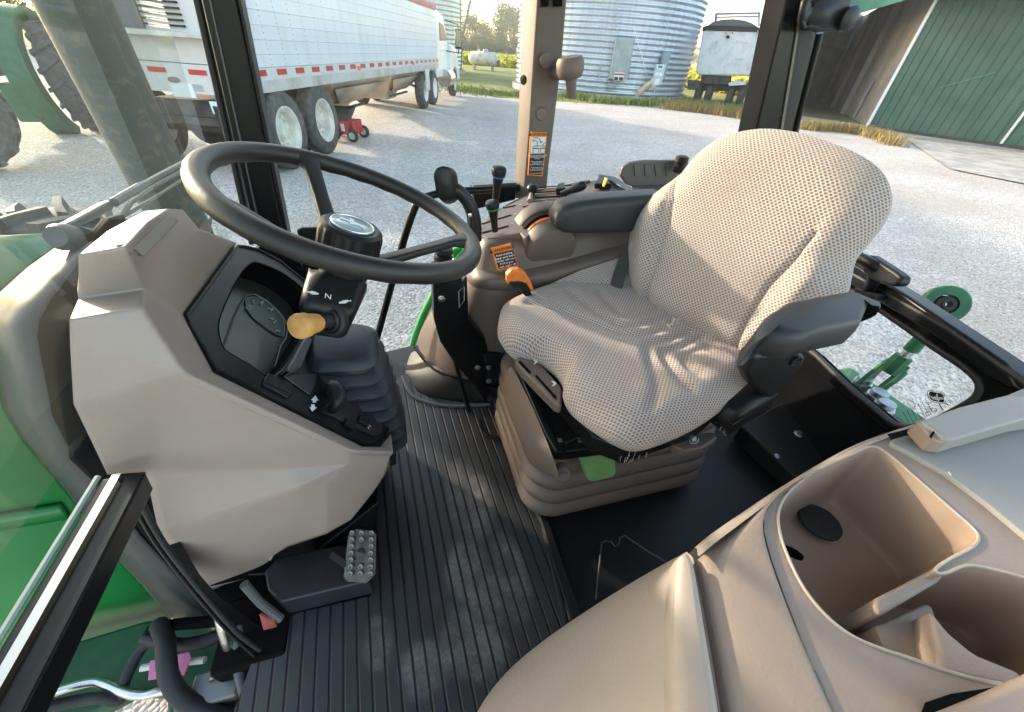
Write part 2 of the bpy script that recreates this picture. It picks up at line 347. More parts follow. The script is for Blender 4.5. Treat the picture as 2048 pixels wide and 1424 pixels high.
tag(blades('weeds', line_spots([(1110, 190), (1200, 205), (1290, 212), (1370, 205), (1450, 222), (1500, 228)], 2600, .28), wg, .12, .42, .02, .4), 'green weeds growing along the foot of the large grain bin', 'weeds', kind='stuff')
tag(blades('dry_grass', line_spots([(1330, 218), (1400, 225), (1470, 235), (1530, 245)], 1700, .22), wd, .15, .55, .012, .4), 'dry orange grass at the gravel edge before the dump trailer', 'dry grass', kind='stuff')
tag(blades('dry_grass', line_spots([(1600, 258), (1660, 262), (1730, 270), (1790, 292)], 2200, .17), wd, .1, .42, .011, .4), 'straw coloured tufts by the corner of the green barn', 'dry grass', kind='stuff')
tag(blades('weeds', line_spots([(1605, 255), (1660, 258), (1720, 268), (1795, 285)], 1500, .17), wg, .1, .34, .012, .4), 'green tufts by the corner of the green barn', 'weeds', kind='stuff')
tag(blades('grass', line_spots([(915, 175), (960, 186), (1040, 192), (1100, 192)], 3800, .8), wg, .05, .16, .02, .4), 'short grass along the gravel between the two grain bins', 'grass', kind='stuff')
def leafy(name, spots, m, s0, s1, hz, seed=1):
    rnd = random.Random(seed); vs, fs = [], []
    for (x, y) in spots:
        h = rnd.uniform(.1, 1) * hz; s = rnd.uniform(s0, s1); a = rnd.uniform(0, 6.28); b = rnd.uniform(-.9, .9)
        ux = Vector((math.cos(a), math.sin(a), 0)) * s; uy = Vector((-math.sin(a) * math.cos(b), math.cos(a) * math.cos(b), math.sin(b))) * s
        c = Vector((x, y, G + h)); o = len(vs); vs += [c - ux, c + uy, c + ux, c - uy]; fs.append((o, o + 1, o + 2, o + 3))
    me = bpy.data.meshes.new(name); me.from_pydata([tuple(v) for v in vs], [], fs); me.materials.append(m); o = bpy.data.objects.new(name, me); COL.objects.link(o); return o
cropm = mat('crop_leaves', (.48, .48, .04), .75, col2=(.74, .62, .05), scale=.6, detail=4); b = cropm.node_tree.nodes['Principled BSDF']  # colour raised past real leaf tone to stand in for backlit glow
cs = []
rnd = random.Random(4)
for _ in range(60000):
    yy = 52 + 100 * rnd.random() ** 1.9; xx = 9 + rnd.uniform(-.12, .98) * yy * 1.0
    if xx > 60 + yy: continue
    if yy < 60 - .35 * (xx - 10) and xx < 30: continue
    cs.append((xx, yy))
for _ in range(16000): cs.append((rnd.uniform(26, 60), rnd.uniform(30, 54)))
tag(leafy('crop_field', cs, cropm, .16, .42, .9), 'yellowing soybean crop in the field beyond the yard', 'crop field', kind='stuff')
flat('field', [(-40, 60), (24, 54), (26, 30), (160, 30), (300, 400), (-40, 400)], G + .012, mat('crop_ground', (.25, .29, .03), .9, col2=(.5, .46, .04), scale=.3))

# trees ---------------------------------------------------------------------
leafm = mat('tree_leaves', (.055, .085, .03), .8, col2=(.10, .13, .045), scale=.25, detail=4)
bark = mat('bark', (.09, .075, .06), .9)
def tree_meshes(seed, H, Wd):
    rnd = random.Random(seed); vs, fs = [], []
    cl = [(Vector((rnd.gauss(0, Wd * .26), rnd.gauss(0, Wd * .26), H * rnd.uniform(.28, .93))), rnd.uniform(.10, .2) * H) for _ in range(26)]
    for c, r in cl:
        if c.z > H * .75: c.x *= .6; c.y *= .6
        for _ in range(170):
            d = Vector((rnd.gauss(0, 1), rnd.gauss(0, 1), rnd.gauss(0, .8))); d.normalize(); p = c + d * r * rnd.uniform(.5, 1.08)
            a, b2 = Vector((rnd.gauss(0, 1), rnd.gauss(0, 1), rnd.gauss(0, 1))).normalized(), Vector((rnd.gauss(0, 1), rnd.gauss(0, 1), rnd.gauss(0, 1))).normalized(); s = rnd.uniform(.08, .2) * H / 9
            o = len(vs); vs += [p - a * s, p + b2 * s, p + a * s, p - b2 * s]; fs.append((o, o + 1, o + 2, o + 3))
    m1 = bpy.data.meshes.new('crown'); m1.from_pydata([tuple(v) for v in vs], [], fs); m1.materials.append(leafm)
    mb = MB(); mb.tube([(0, 0, 0), (.1, 0, H * .3), (-.1, .1, H * .6), (0, 0, H * .85)], [H * .03, H * .022, H * .014, H * .005], 8)
    for c, r in cl[:9]: mb.tube([(0, 0, H * .3), c * .6 + Vector((0, 0, H * .12)), c], [H * .012, H * .008, H * .003], 5)
    m2 = bpy.data.meshes.new('trunk'); m2.from_pydata([tuple(v) for v in mb.v], [], mb.f); m2.materials.append(bark)
    return m1, m2
TM = [tree_meshes(3, 9, 7), tree_meshes(8, 8, 8), tree_meshes(15, 10, 6)]
def tree(px, dist, sc, k, label, name='tree', zs=1.0, group='trees along the far side of the field'):
    r = ray(px, 120); r = Vector((r.x, r.y, 0)).normalized() * dist
    e = thing(name, label, 'tree', (r.x, r.y, G)); e.scale = (sc, sc, sc * zs); e.rotation_euler.z = px * 1.7; e['group'] = group
    for nm, me in (('crown', TM[k][0]), ('trunk', TM[k][1])):
        o = bpy.data.objects.new(nm, me); COL.objects.link(o); o.parent = e
for px, dist, sc, k, zs, lb in ((946, 128, 1.05, 0, .88, 'rounded far tree between the left grain bin ladder and the white tank'),
        (962, 135, .85, 2, .8, 'low thin tree above the white propane tank'), (975, 132, .72, 1, .8, 'short far tree above the right end of the propane tank'),
        (1008, 125, 1.05, 2, 1.02, 'tall dense far tree near the edge of the large grain bin'), (1025, 130, 1.1, 0, 1.06, 'tallest far tree partly hidden by the large grain bin'),
        (931, 140, .7, 1, .8, 'small far tree just right of the auger truss'), (1377, 190, .95, 1, .9, 'small dark far tree between grain bin and dump trailer'),
        (1508, 260, .85, 0, .7, 'tiny far tree right of the dump trailer'), (1522, 250, .8, 2, .7, 'tiny far tree left of the black rear pillar')):
    tree(px, dist, sc, k, lb, zs=zs)
for i in range(9):
    tree(926 + i * 13, 118 + (i * 7) % 5, .48, i % 3, 'grey green bush in the brushy row at the field edge', 'bush', .9, 'bushes along the field edge')
for px, dist, sc, k, lb in ((-60, 60, 1.0, 0, 'sunlit tree behind the parked green tractor, farthest left'), (10, 48, .8, 1, 'sunlit tree behind the parked green tractor, right one')):
    tree(px, dist, sc, k, lb, group='trees behind the parked tractor')

# grain bins ----------------------------------------------------------------
def m_galv():
    m = bpy.data.materials.new('galvanised_steel'); m.use_nodes = True; t = m.node_tree; b = t.nodes['Principled BSDF']; b.inputs['Metallic'].default_value = .75; b.inputs['Roughness'].default_value = .38
    tc = nd(t, 'ShaderNodeTexCoord'); n = nd(t, 'ShaderNodeTexNoise', Scale=1.3, Detail=4.0); t.links.new(tc.outputs['Object'], n.inputs['Vector'])
    c = mixc(t, n.outputs['Fac'], (.42, .47, .53), (.66, .70, .74))
    mp = nd(t, 'ShaderNodeMapping'); mp.inputs['Scale'].default_value = (2.2, 2.2, .12); t.links.new(tc.outputs['Object'], mp.inputs['Vector'])
    n2 = nd(t, 'ShaderNodeTexNoise', Scale=2.0, Detail=6.0, Roughness=.7); t.links.new(mp.outputs[0], n2.inputs['Vector'])
    mr = nd(t, 'ShaderNodeMapRange'); mr.inputs['From Min'].default_value = .5; mr.inputs['From Max'].default_value = .72; t.links.new(n2.outputs['Fac'], mr.inputs['Value'])
    t.links.new(mixc(t, math_(t, 'MULTIPLY', mr.outputs['Result'], .5), c, (.30, .29, .28)), b.inputs['Base Color'])
    r = nd(t, 'ShaderNodeMapRange'); r.inputs['To Min'].default_value = .28; r.inputs['To Max'].default_value = .6; t.links.new(n2.outputs['Fac'], r.inputs['Value']); t.links.new(r.outputs['Result'], b.inputs['Roughness']); return m
galv = m_galv()
def bin_(label, c, Rr, H, pitch, gp='corrugated grain bins'):
    e = thing('grain_bin', label, 'grain bin', (c.x, c.y, G), gp)
    n = int(H / pitch); prof = []
    for k in range(n * 6 + 1): prof.append((.3 + k * pitch / 6, Rr + .035 * math.sin(2 * math.pi * k / 6)))
    MB().lathe((c.x, c.y, G), (0, 0, 1), prof, 96, caps=False).build('bin_wall', galv, e, smooth=80)
    MB().lathe((c.x, c.y, G), (0, 0, 1), [(-.05, Rr + .22), (.27, Rr + .22), (.27, Rr - .3)], 64, caps=False).build('foundation', M['concrete'], e, smooth=30)
    MB().lathe((c.x, c.y, G), (0, 0, 1), [(.3 + n * pitch, Rr + .15), (.3 + n * pitch + Rr * .5, .5), (.3 + n * pitch + Rr * .5 + .2, .4)], 64, caps=True).build('roof', galv, e, smooth=30)
    return e
azc = R(25.9); BC = V(math.sin(azc) * 30.3, math.cos(azc) * 30.3, 0); BR = 5.2
bin1 = bin_('large silver corrugated grain bin with a grey electrical cabinet on its wall', BC, BR, 8.5, .235)
azl = R(2.9); LC = V(math.sin(azl) * 42, math.cos(azl) * 42, 0)
bin2 = bin_('silver grain bin behind the white truck cab, with an auger truss beside it', LC, 4.9, 9.5, .27)
def onbin(px, py, off=0):
    r = ray(px, py); a = r.x ** 2 + r.y ** 2; bb = -2 * (r.x * BC.x + r.y * BC.y); cc = BC.x ** 2 + BC.y ** 2 - (BR + off) ** 2
    s = (-bb - math.sqrt(max(0, bb * bb - 4 * a * cc))) / (2 * a); return r * s
def binbox(px, y0, y1, wid, dep, name, m, off=.08, bev=.02):
    p0, p1 = onbin(px, y0, off), onbin(px, y1, off); nrm = (V(p1.x, p1.y, 0) - V(BC.x, BC.y, 0)).normalized(); tx = nrm.cross(up0)
    c = V(p1.x, p1.y, (p0.z + p1.z) / 2) + nrm * dep / 2; rot = Matrix((tx, nrm, up0)).transposed()
    o = MB().box(c, (wid, dep, p0.z - p1.z), rot).build(name, m, bin1, smooth=30, bevel=bev); o['_c'] = tuple(c); return o, c, nrm, tx, p0.z - p1.z
cabm = mat('grey_cabinet_paint', (.27, .33, .34), .5, noise_amt=.12, scale=3)
ob, c, nr, tx, hh = binbox(1234, 74, 158, .92, .32, 'electrical_cabinet', cabm)
MB().box(c + nr * .17, (.8, .03, hh - .25), Matrix((tx, nr, up0)).transposed()).build('cabinet_door', cabm, ob, bevel=.01)
MB().box(c + nr * .19 + up0 * (-.72), (.5, .01, .34), Matrix((tx, nr, up0)).transposed()).build('warning_label', M['label_w'], ob, bevel=0)
MB().box(c + nr * .197 + up0 * (-.62), (.5, .01, .07), Matrix((tx, nr, up0)).transposed()).build('red_stripe', M['red'], ob)
for s in (-1, 1): MB().box(c + nr * .2 + tx * (.125 * s) + up0 * (-.8), (.2, .012, .15), Matrix((tx, nr, up0)).transposed()).build('black_panel', M['label_k'], ob)
ob2, c2, nr2, tx2, h2 = binbox(1222, 166, 176, .46, .2, 'junction_box', cabm)
binbox(1199, 127, 142, .12, .12, 'switch_box', cabm)
ob3, c3, nr3, tx3, h3 = binbox(1318, 102, 160, .42, .2, 'meter_box', cabm)
mb = MB(); pts = [onbin(1232, 60, .1), onbin(1234, 20, .1), onbin(1237, -60, .1)]; mb.tube(pts, .02, 6)
mb.tube(smoothpath([onbin(1199, 143, .12), onbin(1201, 158, .2), onbin(1210, 163, .2), onbin(1216, 160, .12)], 5), .02, 6)
mb.tube(smoothpath([onbin(1262, 75, .1), onbin(1261, 120, .1), onbin(1258, 158, .1)], 5), .02, 6)
mb.tube([onbin(1322, 102, .12), onbin(1333, 60, .1), onbin(1345, -20, .1)], .014, 5)
mb.tube([onbin(1110, 172, .1), onbin(1200, 178, .1), onbin(1290, 184, .1)], .015, 5)
mb.build('conduit', M['zinc'], bin1)
# control box, unload tube, hold-down rope
q = at(1305, 207, z=G); cb = thing('control_post', 'light grey control box on a thin post in front of the large grain bin', 'control box', tuple(q))
n_ = V(-q.x, -q.y, 0).normalized(); tq = n_.cross(up0); rot = Matrix((tq, n_, up0)).transposed()
P = onp(1317, 150, q, n_); top = onp(1317, 128, q, n_).z; bot = onp(1317, 169, q, n_).z
cbc = V(P.x, P.y, (top + bot) / 2) + n_ * .5
bx = MB().box(cbc, (.50, .25, top - bot), rot).build('control_box', mat('light_grey_box', (.42, .50, .55), .45), cb, bevel=.02)
for dx, dz, ww, h5, mm in ((0, .32, .3, .16, M['label_w']), (0, .32, .22, .1, mat('green_label', (.05, .2, .15), .5)), (-.09, .02, .13, .13, M['label_w']), (.1, .02, .13, .13, M['label_w']), (0, -.3, .22, .26, M['label_w'])):
    MB().box(cbc + tq * dx + up0 * dz + n_ * (.13 if mm is M['label_w'] else .136), (ww, .01, h5), rot).build('label_plate', mm, bx)
MB().cyl(V(cbc.x, cbc.y, G), V(cbc.x, cbc.y, bot), .035).build('post', M['zinc'], cb)
au0, au1 = onp(1268, 192, q, n_), onp(1310, 160, q, n_)
e = thing('unload_auger', 'cream unloading tube angled up from the foot of the large grain bin', 'auger', tuple(au0))
MB().cyl(au0 + n_ * .15, au1 + n_ * .5, .15).build('tube', mat('cream_paint', (.62, .54, .36), .55, noise_amt=.2, scale=5), e)
MB().cyl(au0 - n_ * .5 + V(0, 0, .05), au0 + n_ * .2, .26, .19).build('boot', M['zinc'], e)
MB().box(au1 + V(0, 0, .1) + n_ * .45, (.22, .26, .8), rot).build('drive_guard', mat('pale_yellow_paint', (.55, .52, .36), .5), e, bevel=.02)
p1_ = onbin(1268, 55, .3); p2_ = onp(1298, 165, q, n_)
e = thing('rope', 'pale rope hanging from the grain bin wall down to the unloading tube', 'rope', tuple(p2_)); MB().tube([p1_, p2_], .016, 6).build('cord', M['white'], e)
mbk = MB().box((0, 0, .1), (.32, .2, .2)); mbk.v = [v + at(1306, 210, z=G) for v in mbk.v]
tag(mbk.build('concrete_block', mat('block', (.35, .26, .2), .9, noise_amt=.2, scale=8), None, bevel=.012), 'small brown block at the foot of the control box post', 'block')
# truss beside left bin
tr = MB(); pa, pb = at(925, 74, y=38), at(948, -30, y=38); ux = V(1, 0, 0) * .55
off = at(905, 0, y=38) - at(925, 0, y=38)
A0, A1, B0, B1 = pa, pb, pa + V(-.15, 0, 0), pb + V(-1.0, 0, 0)
tr.tube([A0, A1], .09, 6); tr.tube([B0, B1], .05, 6)
for k in range(9):
    t = (k + .6) / 9; tr.tube([A0.lerp(A1, t), B0.lerp(B1, t)], .035, 5)
    if k < 8: tr.tube([A0.lerp(A1, t), B0.lerp(B1, t + .11)], .025, 5)
tr.tube([pa, at(922, 140, y=38)], .05, 6)
tag(tr.build('auger_truss', mat('rusty_steel', (.16, .14, .13), .7, noise_amt=.2, scale=4), None), 'dark lattice truss rising beside the left grain bin', 'truss')

# propane tank --------------------------------------------------------------
tk = at(967, 141, z=G); tk = tk * 1.0; tkn = V(-tk.x, -tk.y, 0).normalized(); tt = tkn.cross(up0)
tt = (tt * .95 - tkn * .35).normalized()
L_, r_ = 3.1, .56
e = thing('propane_tank', 'white propane tank with rust stains lying on the grass by the crop field', 'propane tank', tuple(tk))
cz = tk + up0 * .95; prof = [(-L_ / 2 + .0, .02), (-L_ / 2 + .06, .28), (-L_ / 2 + .2, .46), (-L_ / 2 + .42, r_), (-.25, r_), (-.24, r_ + .01), (-.2, r_ + .01), (-.19, r_), (L_ / 2 - .42, r_), (L_ / 2 - .2, .46), (L_ / 2 - .06, .28), (L_ / 2, .02)]
MB().lathe(cz, tt, prof, 28).build('tank_body', mat('tank_paint', (.66, .66, .63), .6, col2=(.33, .24, .19), scale=1.6, detail=7, lo=.5, hi=.72), e, smooth=40)
MB().lathe(cz + up0 * .5 - tt * .2, up0, [(0, .28), (.2, .28), (.26, .2), (.28, .02)], 16).build('dome', mat('tank_dome', (.5, .5, .48), .6), e)
for s in (-.95, .95): MB().box(cz + tt * s - up0 * .75, (.3, .9, .4), Matrix((tt, tkn, up0)).transposed()).build('saddle', M['concrete'], e)
MB().lathe(cz - tt * (L_ / 2 - .03) - up0 * .2 + tkn * .1, -tt, [(0, .16), (.03, .16), (.03, .02)], 14).build('end_fitting', mat('dull_red', (.2, .07, .06), .7), e)

# barn ----------------------------------------------------------------------
bc = at(1735, 255, z=G); br = at(2048, 300, z=G); bd = (br - bc); bd.z = 0; bd.normalize(); bn = up0.cross(bd)
if bn.dot(bc) > 0: bn = -bn
def m_ribbed():
    m = mat('barn_green_steel', (.030, .098, .072), .5, col2=(.058, .13, .10), scale=1.1, detail=8); return m
bgm = m_ribbed()
barn = thing('barn', 'green ribbed metal barn with white corner trim and a brown open bay', 'barn', tuple(bc))
BH = 5.2
mb = MB(); L = 16.0; n = int(L / .3); rowb, rowt = [], []
for k in range(n):
    s = k * .3
    for ds, dn in ((0, 0), (.22, 0), (.24, .045), (.27, .045), (.29, 0)):
        p = bc + bd * (s + ds) + bn * dn; rowb.append(p + up0 * .08); rowt.append(p + up0 * BH)
mb.grid([rowb, rowt]).build('ribbed_wall', bgm, barn, smooth=0)
MB().box(bc + bd * -.03 + bn * .03 + up0 * (BH / 2), (.11, .12, BH), Matrix((bd, bn, up0)).transposed()).build('corner_trim', mat('trim_white', (.72, .74, .74), .5), barn, bevel=.01)
pw = onp(2000, 290, bc, bn); pw2 = onp(2048, 228, bc, bn); u_ = pw2 - pw
MB().box(V(pw.x, pw.y, G + BH / 2) + bn * .06, (.08, .04, BH), Matrix((bd, bn, up0)).transposed()).build('trim_strip', mat('trim_white2', (.72, .74, .74), .5), barn)
seam0, seam1 = onp(1880, 175, bc, bn), onp(1990, 145, bc, bn); MB().tube([seam0 + bn * .06, seam1 + bn * .06], .018, 6).build('brace_wire', mat('pale_green_seam', (.1, .28, .2), .5), barn)
MB().box(bc + bd * 8 + bn * .05 + up0 * .03, (16, .12, .14), Matrix((bd, bn, up0)).transposed()).build('base_board', mat('dark_base', (.05, .045, .04), .8), barn)
w1 = at(1643, 202, z=G); w1 = w1 if w1.length < 60 else bc + V(5, 6, 0)
brown = mat('brown_weathered_wall', (.46, .36, .28), .85, col2=(.28, .22, .175), scale=.5, detail=6)
wd_ = (w1 - bc); wd_.z = 0; wl = wd_.length; wd_.normalize(); wn = up0.cross(wd_)
if wn.dot(bc) > 0: wn = -wn
MB().box(bc + wd_ * wl / 2 + wn * -.1 + up0 * BH / 2, (wl, .12, BH), Matrix((wd_, wn, up0)).transposed()).build('bay_wall', brown, barn)
pp = onp(1750, 160, bc, wn); 
MB().tube([V(pp.x, pp.y, G + .1) + wn * .06, V(pp.x, pp.y, G + 1.7) + wn * .06], .07, 8).build('downpipe', mat('grey_post', (.26, .25, .24), .7), barn)
for px in (1692, 1665):
    q1 = onp(px, 220, bc, wn); MB().box(V(q1.x, q1.y, G + BH / 2) + wn * .1, (.28, .25, BH), Matrix((wd_, wn, up0)).transposed()).build('bay_post', mat('post_wood', (.30, .26, .22), .85), barn)
b2 = at(1526, 222, z=G); b2d = (b2 - w1); b2d.z = 0; bl = b2d.length; b2d.normalize(); b2n = up0.cross(b2d)
if b2n.dot(w1) > 0: b2n = -b2n
dk = mat('dark_bay_panels', (.30, .32, .33), .8, col2=(.40, .43, .44), scale=1)
mb = MB()
for k in range(12):
    z0 = .05 + k * .44
    mb.box(w1 + b2d * bl / 2 + up0 * (z0 + .2) + b2n * .02, (bl, .1, .40), Matrix((b2d, b2n, up0)).transposed())
mb.box(w1 + b2d * bl / 2 + up0 * (BH / 2) - b2n * .06, (bl, .08, BH), Matrix((b2d, b2n, up0)).transposed())
mb.build('bay_back_wall', dk, barn)
MB().box(w1 + up0 * BH / 2 - wn * .05, (1.0, 1.0, BH)).build('corner_post', dk, barn)  # filler block added where light leaked through the wall joint
MB().box(b2 + up0 * 2.0 + b2n * .1, (.5, .3, 4.0), Matrix((b2d, b2n, up0)).transposed()).build('end_wall', mat('dark_green_steel', (.045, .075, .065), .6), barn)
# roof edge over the bay: green fascia and sheet
f0 = onp(1830, 0, bc, wn); fz = f0.z
e0, e1 = at(1545, 92, x=w1.x * .93), None
fa, fb = onp(1812, 0, bc + bn * .8, bn), onp(1640, 50, bc + V(2.5, 6.5, 0), bn)
roofm = mat('green_fascia', (.07, .24, .16), .5, noise_amt=.12, scale=1)
dirf = (fb - fa)
mb = MB(); ln = 14; f1 = fa - dirf.normalized() * 8; f2 = fb + dirf.normalized() * 3.0
back = V(-bn.x, -bn.y, 0) * 9 + V(0, 0, 1.8)
mb.add([f1, f2, f2 + V(0, 0, .75), f1 + V(0, 0, .75), f1 + back, f2 + back], [(0, 1, 2, 3), (3, 2, 5, 4), (0, 1, 5, 4)])
mb.build('lean_to_roof', roofm, barn, smooth=0)
# far dump trailer ----------------------------------------------------------
q = at(1445, 212, z=G); nq = V(-q.x, -q.y, 0).normalized(); nq = (Matrix.Rotation(R(-9), 3, 'Z') @ nq)
def onq(px, py, d=0): return onp(px, py, q + nq * d, nq)
dt = thing('dump_trailer', 'old white grain trailer with dark tarp roof parked beside the large grain bin', 'trailer', tuple(q))
oldw = mat('scuffed_white_metal', (.74, .75, .76), .5, col2=(.46, .45, .44), scale=1.8, detail=7, lo=.48, hi=.75)
front = [onq(*p) for p in ((1391, 143), (1403, 75), (1405, 55), (1412, 52), (1512, 54), (1519, 58), (1521, 76), (1506, 146), (1498, 152), (1396, 150))]
MB().prism(front, -nq * 7.5).build('body', oldw, dt, bevel=.09, seg=3)
rim_ = [onq(*p, d=.06) for p in ((1404, 62), (1405, 54), (1413, 51), (1511, 53), (1520, 58), (1520, 67), (1512, 64), (1412, 61))]
MB().prism(rim_, -nq * .25).build('top_rail', M['black'], dt, bevel=.02)
tp = [onq(*p, d=0) for p in ((1414, 52), (1425, 44), (1445, 39), (1467, 38), (1490, 41), (1505, 47), (1512, 53))]
MB().prism(tp, -nq * 7.2).build('tarp', mat('grey_tarp', (.12, .125, .13), .8), dt, smooth=60)
for pts in (((1428, 50), (1430, 28), (1434, 28), (1433, 50)), ((1430, 30), (1431, 26), (1520, 24), (1520, 28)), ((1516, 52), (1516, 26), (1520, 26), (1519, 52)), ((1432, 36), (1432, 33), (1518, 31), (1518, 34))):
    MB().prism([onq(*p, d=-.3) for p in pts], -nq * .08).build('headboard_frame', mat('headboard', (.25, .27, .3), .6), dt)
for px, py, w_, h_, m_ in ((1456, 74, 6, 6, M['pit']), (1452, 66, 2, 2, M['pit']), (1465, 66, 2, 2, M['pit']), (1488, 82, 14, 6, M['label_w']), (1480, 115, 14, 6, M['label_w']), (1433, 85, 2, 6, M['zinc']), (1474, 84, 2, 6, M['zinc'])):
    MB().prism([onq(px + a * w_ / 2, py + b_ * h_ / 2, d=.005) for a, b_ in ((-1, -1), (1, -1), (1, 1), (-1, 1))], nq * .05).build('fitting', m_, dt)
dkm = mat('dirty_black_frame', (.035, .033, .032), .75, col2=(.10, .085, .07), scale=4)
MB().prism([onq(*p, d=-.25) for p in ((1403, 150), (1460, 152), (1458, 170), (1400, 166))], -nq * .6).build('coupler_plate', dkm, dt, bevel=.02)
MB().prism([onq(*p, d=-.1) for p in ((1376, 160), (1400, 161), (1398, 181), (1374, 179))], -nq * .5).build('side_box', dkm, dt, bevel=.02)
MB().prism([onq(*p, d=-.1) for p in ((1456, 166), (1476, 160), (1492, 165), (1490, 170), (1458, 172))], -nq * .5).build('white_fender', oldw, dt, bevel=.02)
MB().prism([onq(*p, d=-.8) for p in ((1400, 168), (1495, 168), (1492, 182), (1404, 182))], -nq * 5).build('frame', dkm, dt)
for px in (1397, 1418, 1462, 1484):
    c0 = onq(px, 188, d=-.9); wx = nq.cross(up0); hw = G + .52; MB().lathe(V(c0.x, c0.y, hw) - wx * .14, wx, [(0, .3), (0, .5), (.05, .52), (.23, .52), (.28, .5), (.28, .3)], 24).build('tyre', M['tyre'], dt)
mb = MB(); mb.tube([onq(1515, 60, d=.05), onq(1519, 80, d=.2), onq(1503, 140, d=.1), onq(1498, 150, d=.05)], .02, 6); mb.build('crank_rod', M['zinc'], dt)

# hopper semi trailer -------------------------------------------------------
az = R(20); D = V(math.sin(az), math.cos(az), 0); Lf = V(-D.y, D.x, 0); Nr = -Lf
S0 = V(1.95, 17.8, 0); S0.z = G
def ons(px, py): return onp(px, py, S0, Nr)
def along(p): return (V(p.x, p.y, 0) - V(S0.x, S0.y, 0)).dot(D)
sr, sf = along(ons(506, 170)), along(ons(876, 128))
zb = ons(878, 136).z; ztop = ons(876, 18).z
rr_ = at(205, 202, z=0 - .9)
O = V(S0.x, S0.y, G) + D * sr
def T(s, l, z): return O + D * s + Lf * l + up0 * z      # trailer frame: along, to its left, up from the ground
LEN = sf - sr; Wt = 2.45; zb = zb - G; ztop = ztop - G
def m_side():
    m = bpy.data.materials.new('riveted_white_panels'); m.use_nodes = True; t = m.node_tree; b = t.nodes['Principled BSDF']; b.inputs['Roughness'].default_value = .42
    tc = nd(t, 'ShaderNodeTexCoord'); sx = nd(t, 'ShaderNodeSeparateXYZ'); t.links.new(tc.outputs['UV'], sx.inputs[0]); u, v = sx.outputs[0], sx.outputs[1]
    fu = math_(t, 'SUBTRACT', math_(t, 'FRACT', math_(t, 'DIVIDE', u, .41)), .5); fv = math_(t, 'SUBTRACT', math_(t, 'FRACT', math_(t, 'DIVIDE', v, .062)), .5)
    d = math_(t, 'ADD', math_(t, 'POWER', math_(t, 'MULTIPLY', fu, .41), 2), math_(t, 'POWER', math_(t, 'MULTIPLY', fv, .062), 2))
    dot = math_(t, 'LESS_THAN', d, .011 ** 2)
    n = nd(t, 'ShaderNodeTexNoise', Scale=1.2, Detail=6.0); t.links.new(tc.outputs['Object'], n.inputs['Vector'])
    base = mixc(t, n.outputs['Fac'], (.72, .74, .77), (.58, .61, .66))
    mp = nd(t, 'ShaderNodeMapping'); mp.inputs['Scale'].default_value = (1.5, 1.5, .25); t.links.new(tc.outputs['Object'], mp.inputs['Vector'])
    n2 = nd(t, 'ShaderNodeTexNoise', Scale=2.5, Detail=7.0, Roughness=.7); t.links.new(mp.outputs[0], n2.inputs['Vector'])
    mr = nd(t, 'ShaderNodeMapRange'); mr.inputs['From Min'].default_value = .52; mr.inputs['From Max'].default_value = .78; t.links.new(n2.outputs['Fac'], mr.inputs['Value'])
    base = mixc(t, math_(t, 'MULTIPLY', mr.outputs['Result'], .5), base, (.50, .47, .44)); t.links.new(mixc(t, math_(t, 'MULTIPLY', dot, .75), base, (.18, .19, .22)), b.inputs['Base Color']); return m
sidem = m_side(); whitem = mat('white_trailer_paint', (.62, .62, .62), .45, col2=(.55, .54, .53), scale=1.5, detail=6)
alum = mat('aluminium_rail', (.58, .57, .55), .55, metal=.3, col2=(.40, .36, .31), scale=2.5, detail=7, lo=.45, hi=.7)
st = thing('semi_trailer', 'long white riveted grain hopper trailer with red and white reflector strip', 'trailer', tuple(O))
mb = MB(); rows = []; uvs = []; z = zb + .30; hs = []
while z < ztop - .05: hs.append(z); z += .168
for k, z in enumerate(hs):
    for zz, off in ((z, 0.0), (z + .150, 0.0), (z + .156, .012), (z + .166, .012)):
        if zz <= ztop: rows.append([T(s, -off, zz) for s in (0, LEN)]); uvs += [(0, zz), (LEN, zz)]
mb.grid(rows); mb.uv = uvs; mb.build('side_panel', sidem, st, smooth=0)
mb = MB(); mb.box(T(LEN / 2, Wt / 2, (zb + ztop) / 2 + .1), (Wt - .06, LEN - .08, ztop - zb - .25), Matrix((Lf, D, up0)).transposed()); mb.build('body', whitem, st)
MB().box(T(LEN / 2, .03, zb + .07), (.1, LEN, .16), Matrix((Lf, D, up0)).transposed()).build('bottom_rail', alum, st, bevel=.01)
MB().box(T(LEN / 2, .01, zb + .22), (.06, LEN, .15), Matrix((Lf, D, up0)).transposed()).build('reflector_rail', whitem, st)
rs = [T(s, -.028, zb + .185) for s in ()]
mb = MB(); s = .1
while s < LEN: mb.box(T(s + .14, -.024, zb + .235), (.006, .27, .075), Matrix((Lf, D, up0)).transposed()); s += .56
mb.build('reflector_tape', mat('red_reflector', (.50, .03, .035), .35), st, smooth=0)
mb = MB()
for s in (3.9, 8.2): mb.box(T(s, -.035, zb + .2), (.03, .12, .08), Matrix((Lf, D, up0)).transposed())
mb.build('marker_lamp', mat('amber_lens', (.75, .22, .06), .3), st, bevel=.01)
mb = MB(); mb.cyl(T(0, .08, ztop + .02), T(LEN, .08, ztop + .02), .11, n=14); mb.build('rolled_tarp', mat('red_tarp', (.50, .10, .13), .7, noise_amt=.2, scale=3), st)
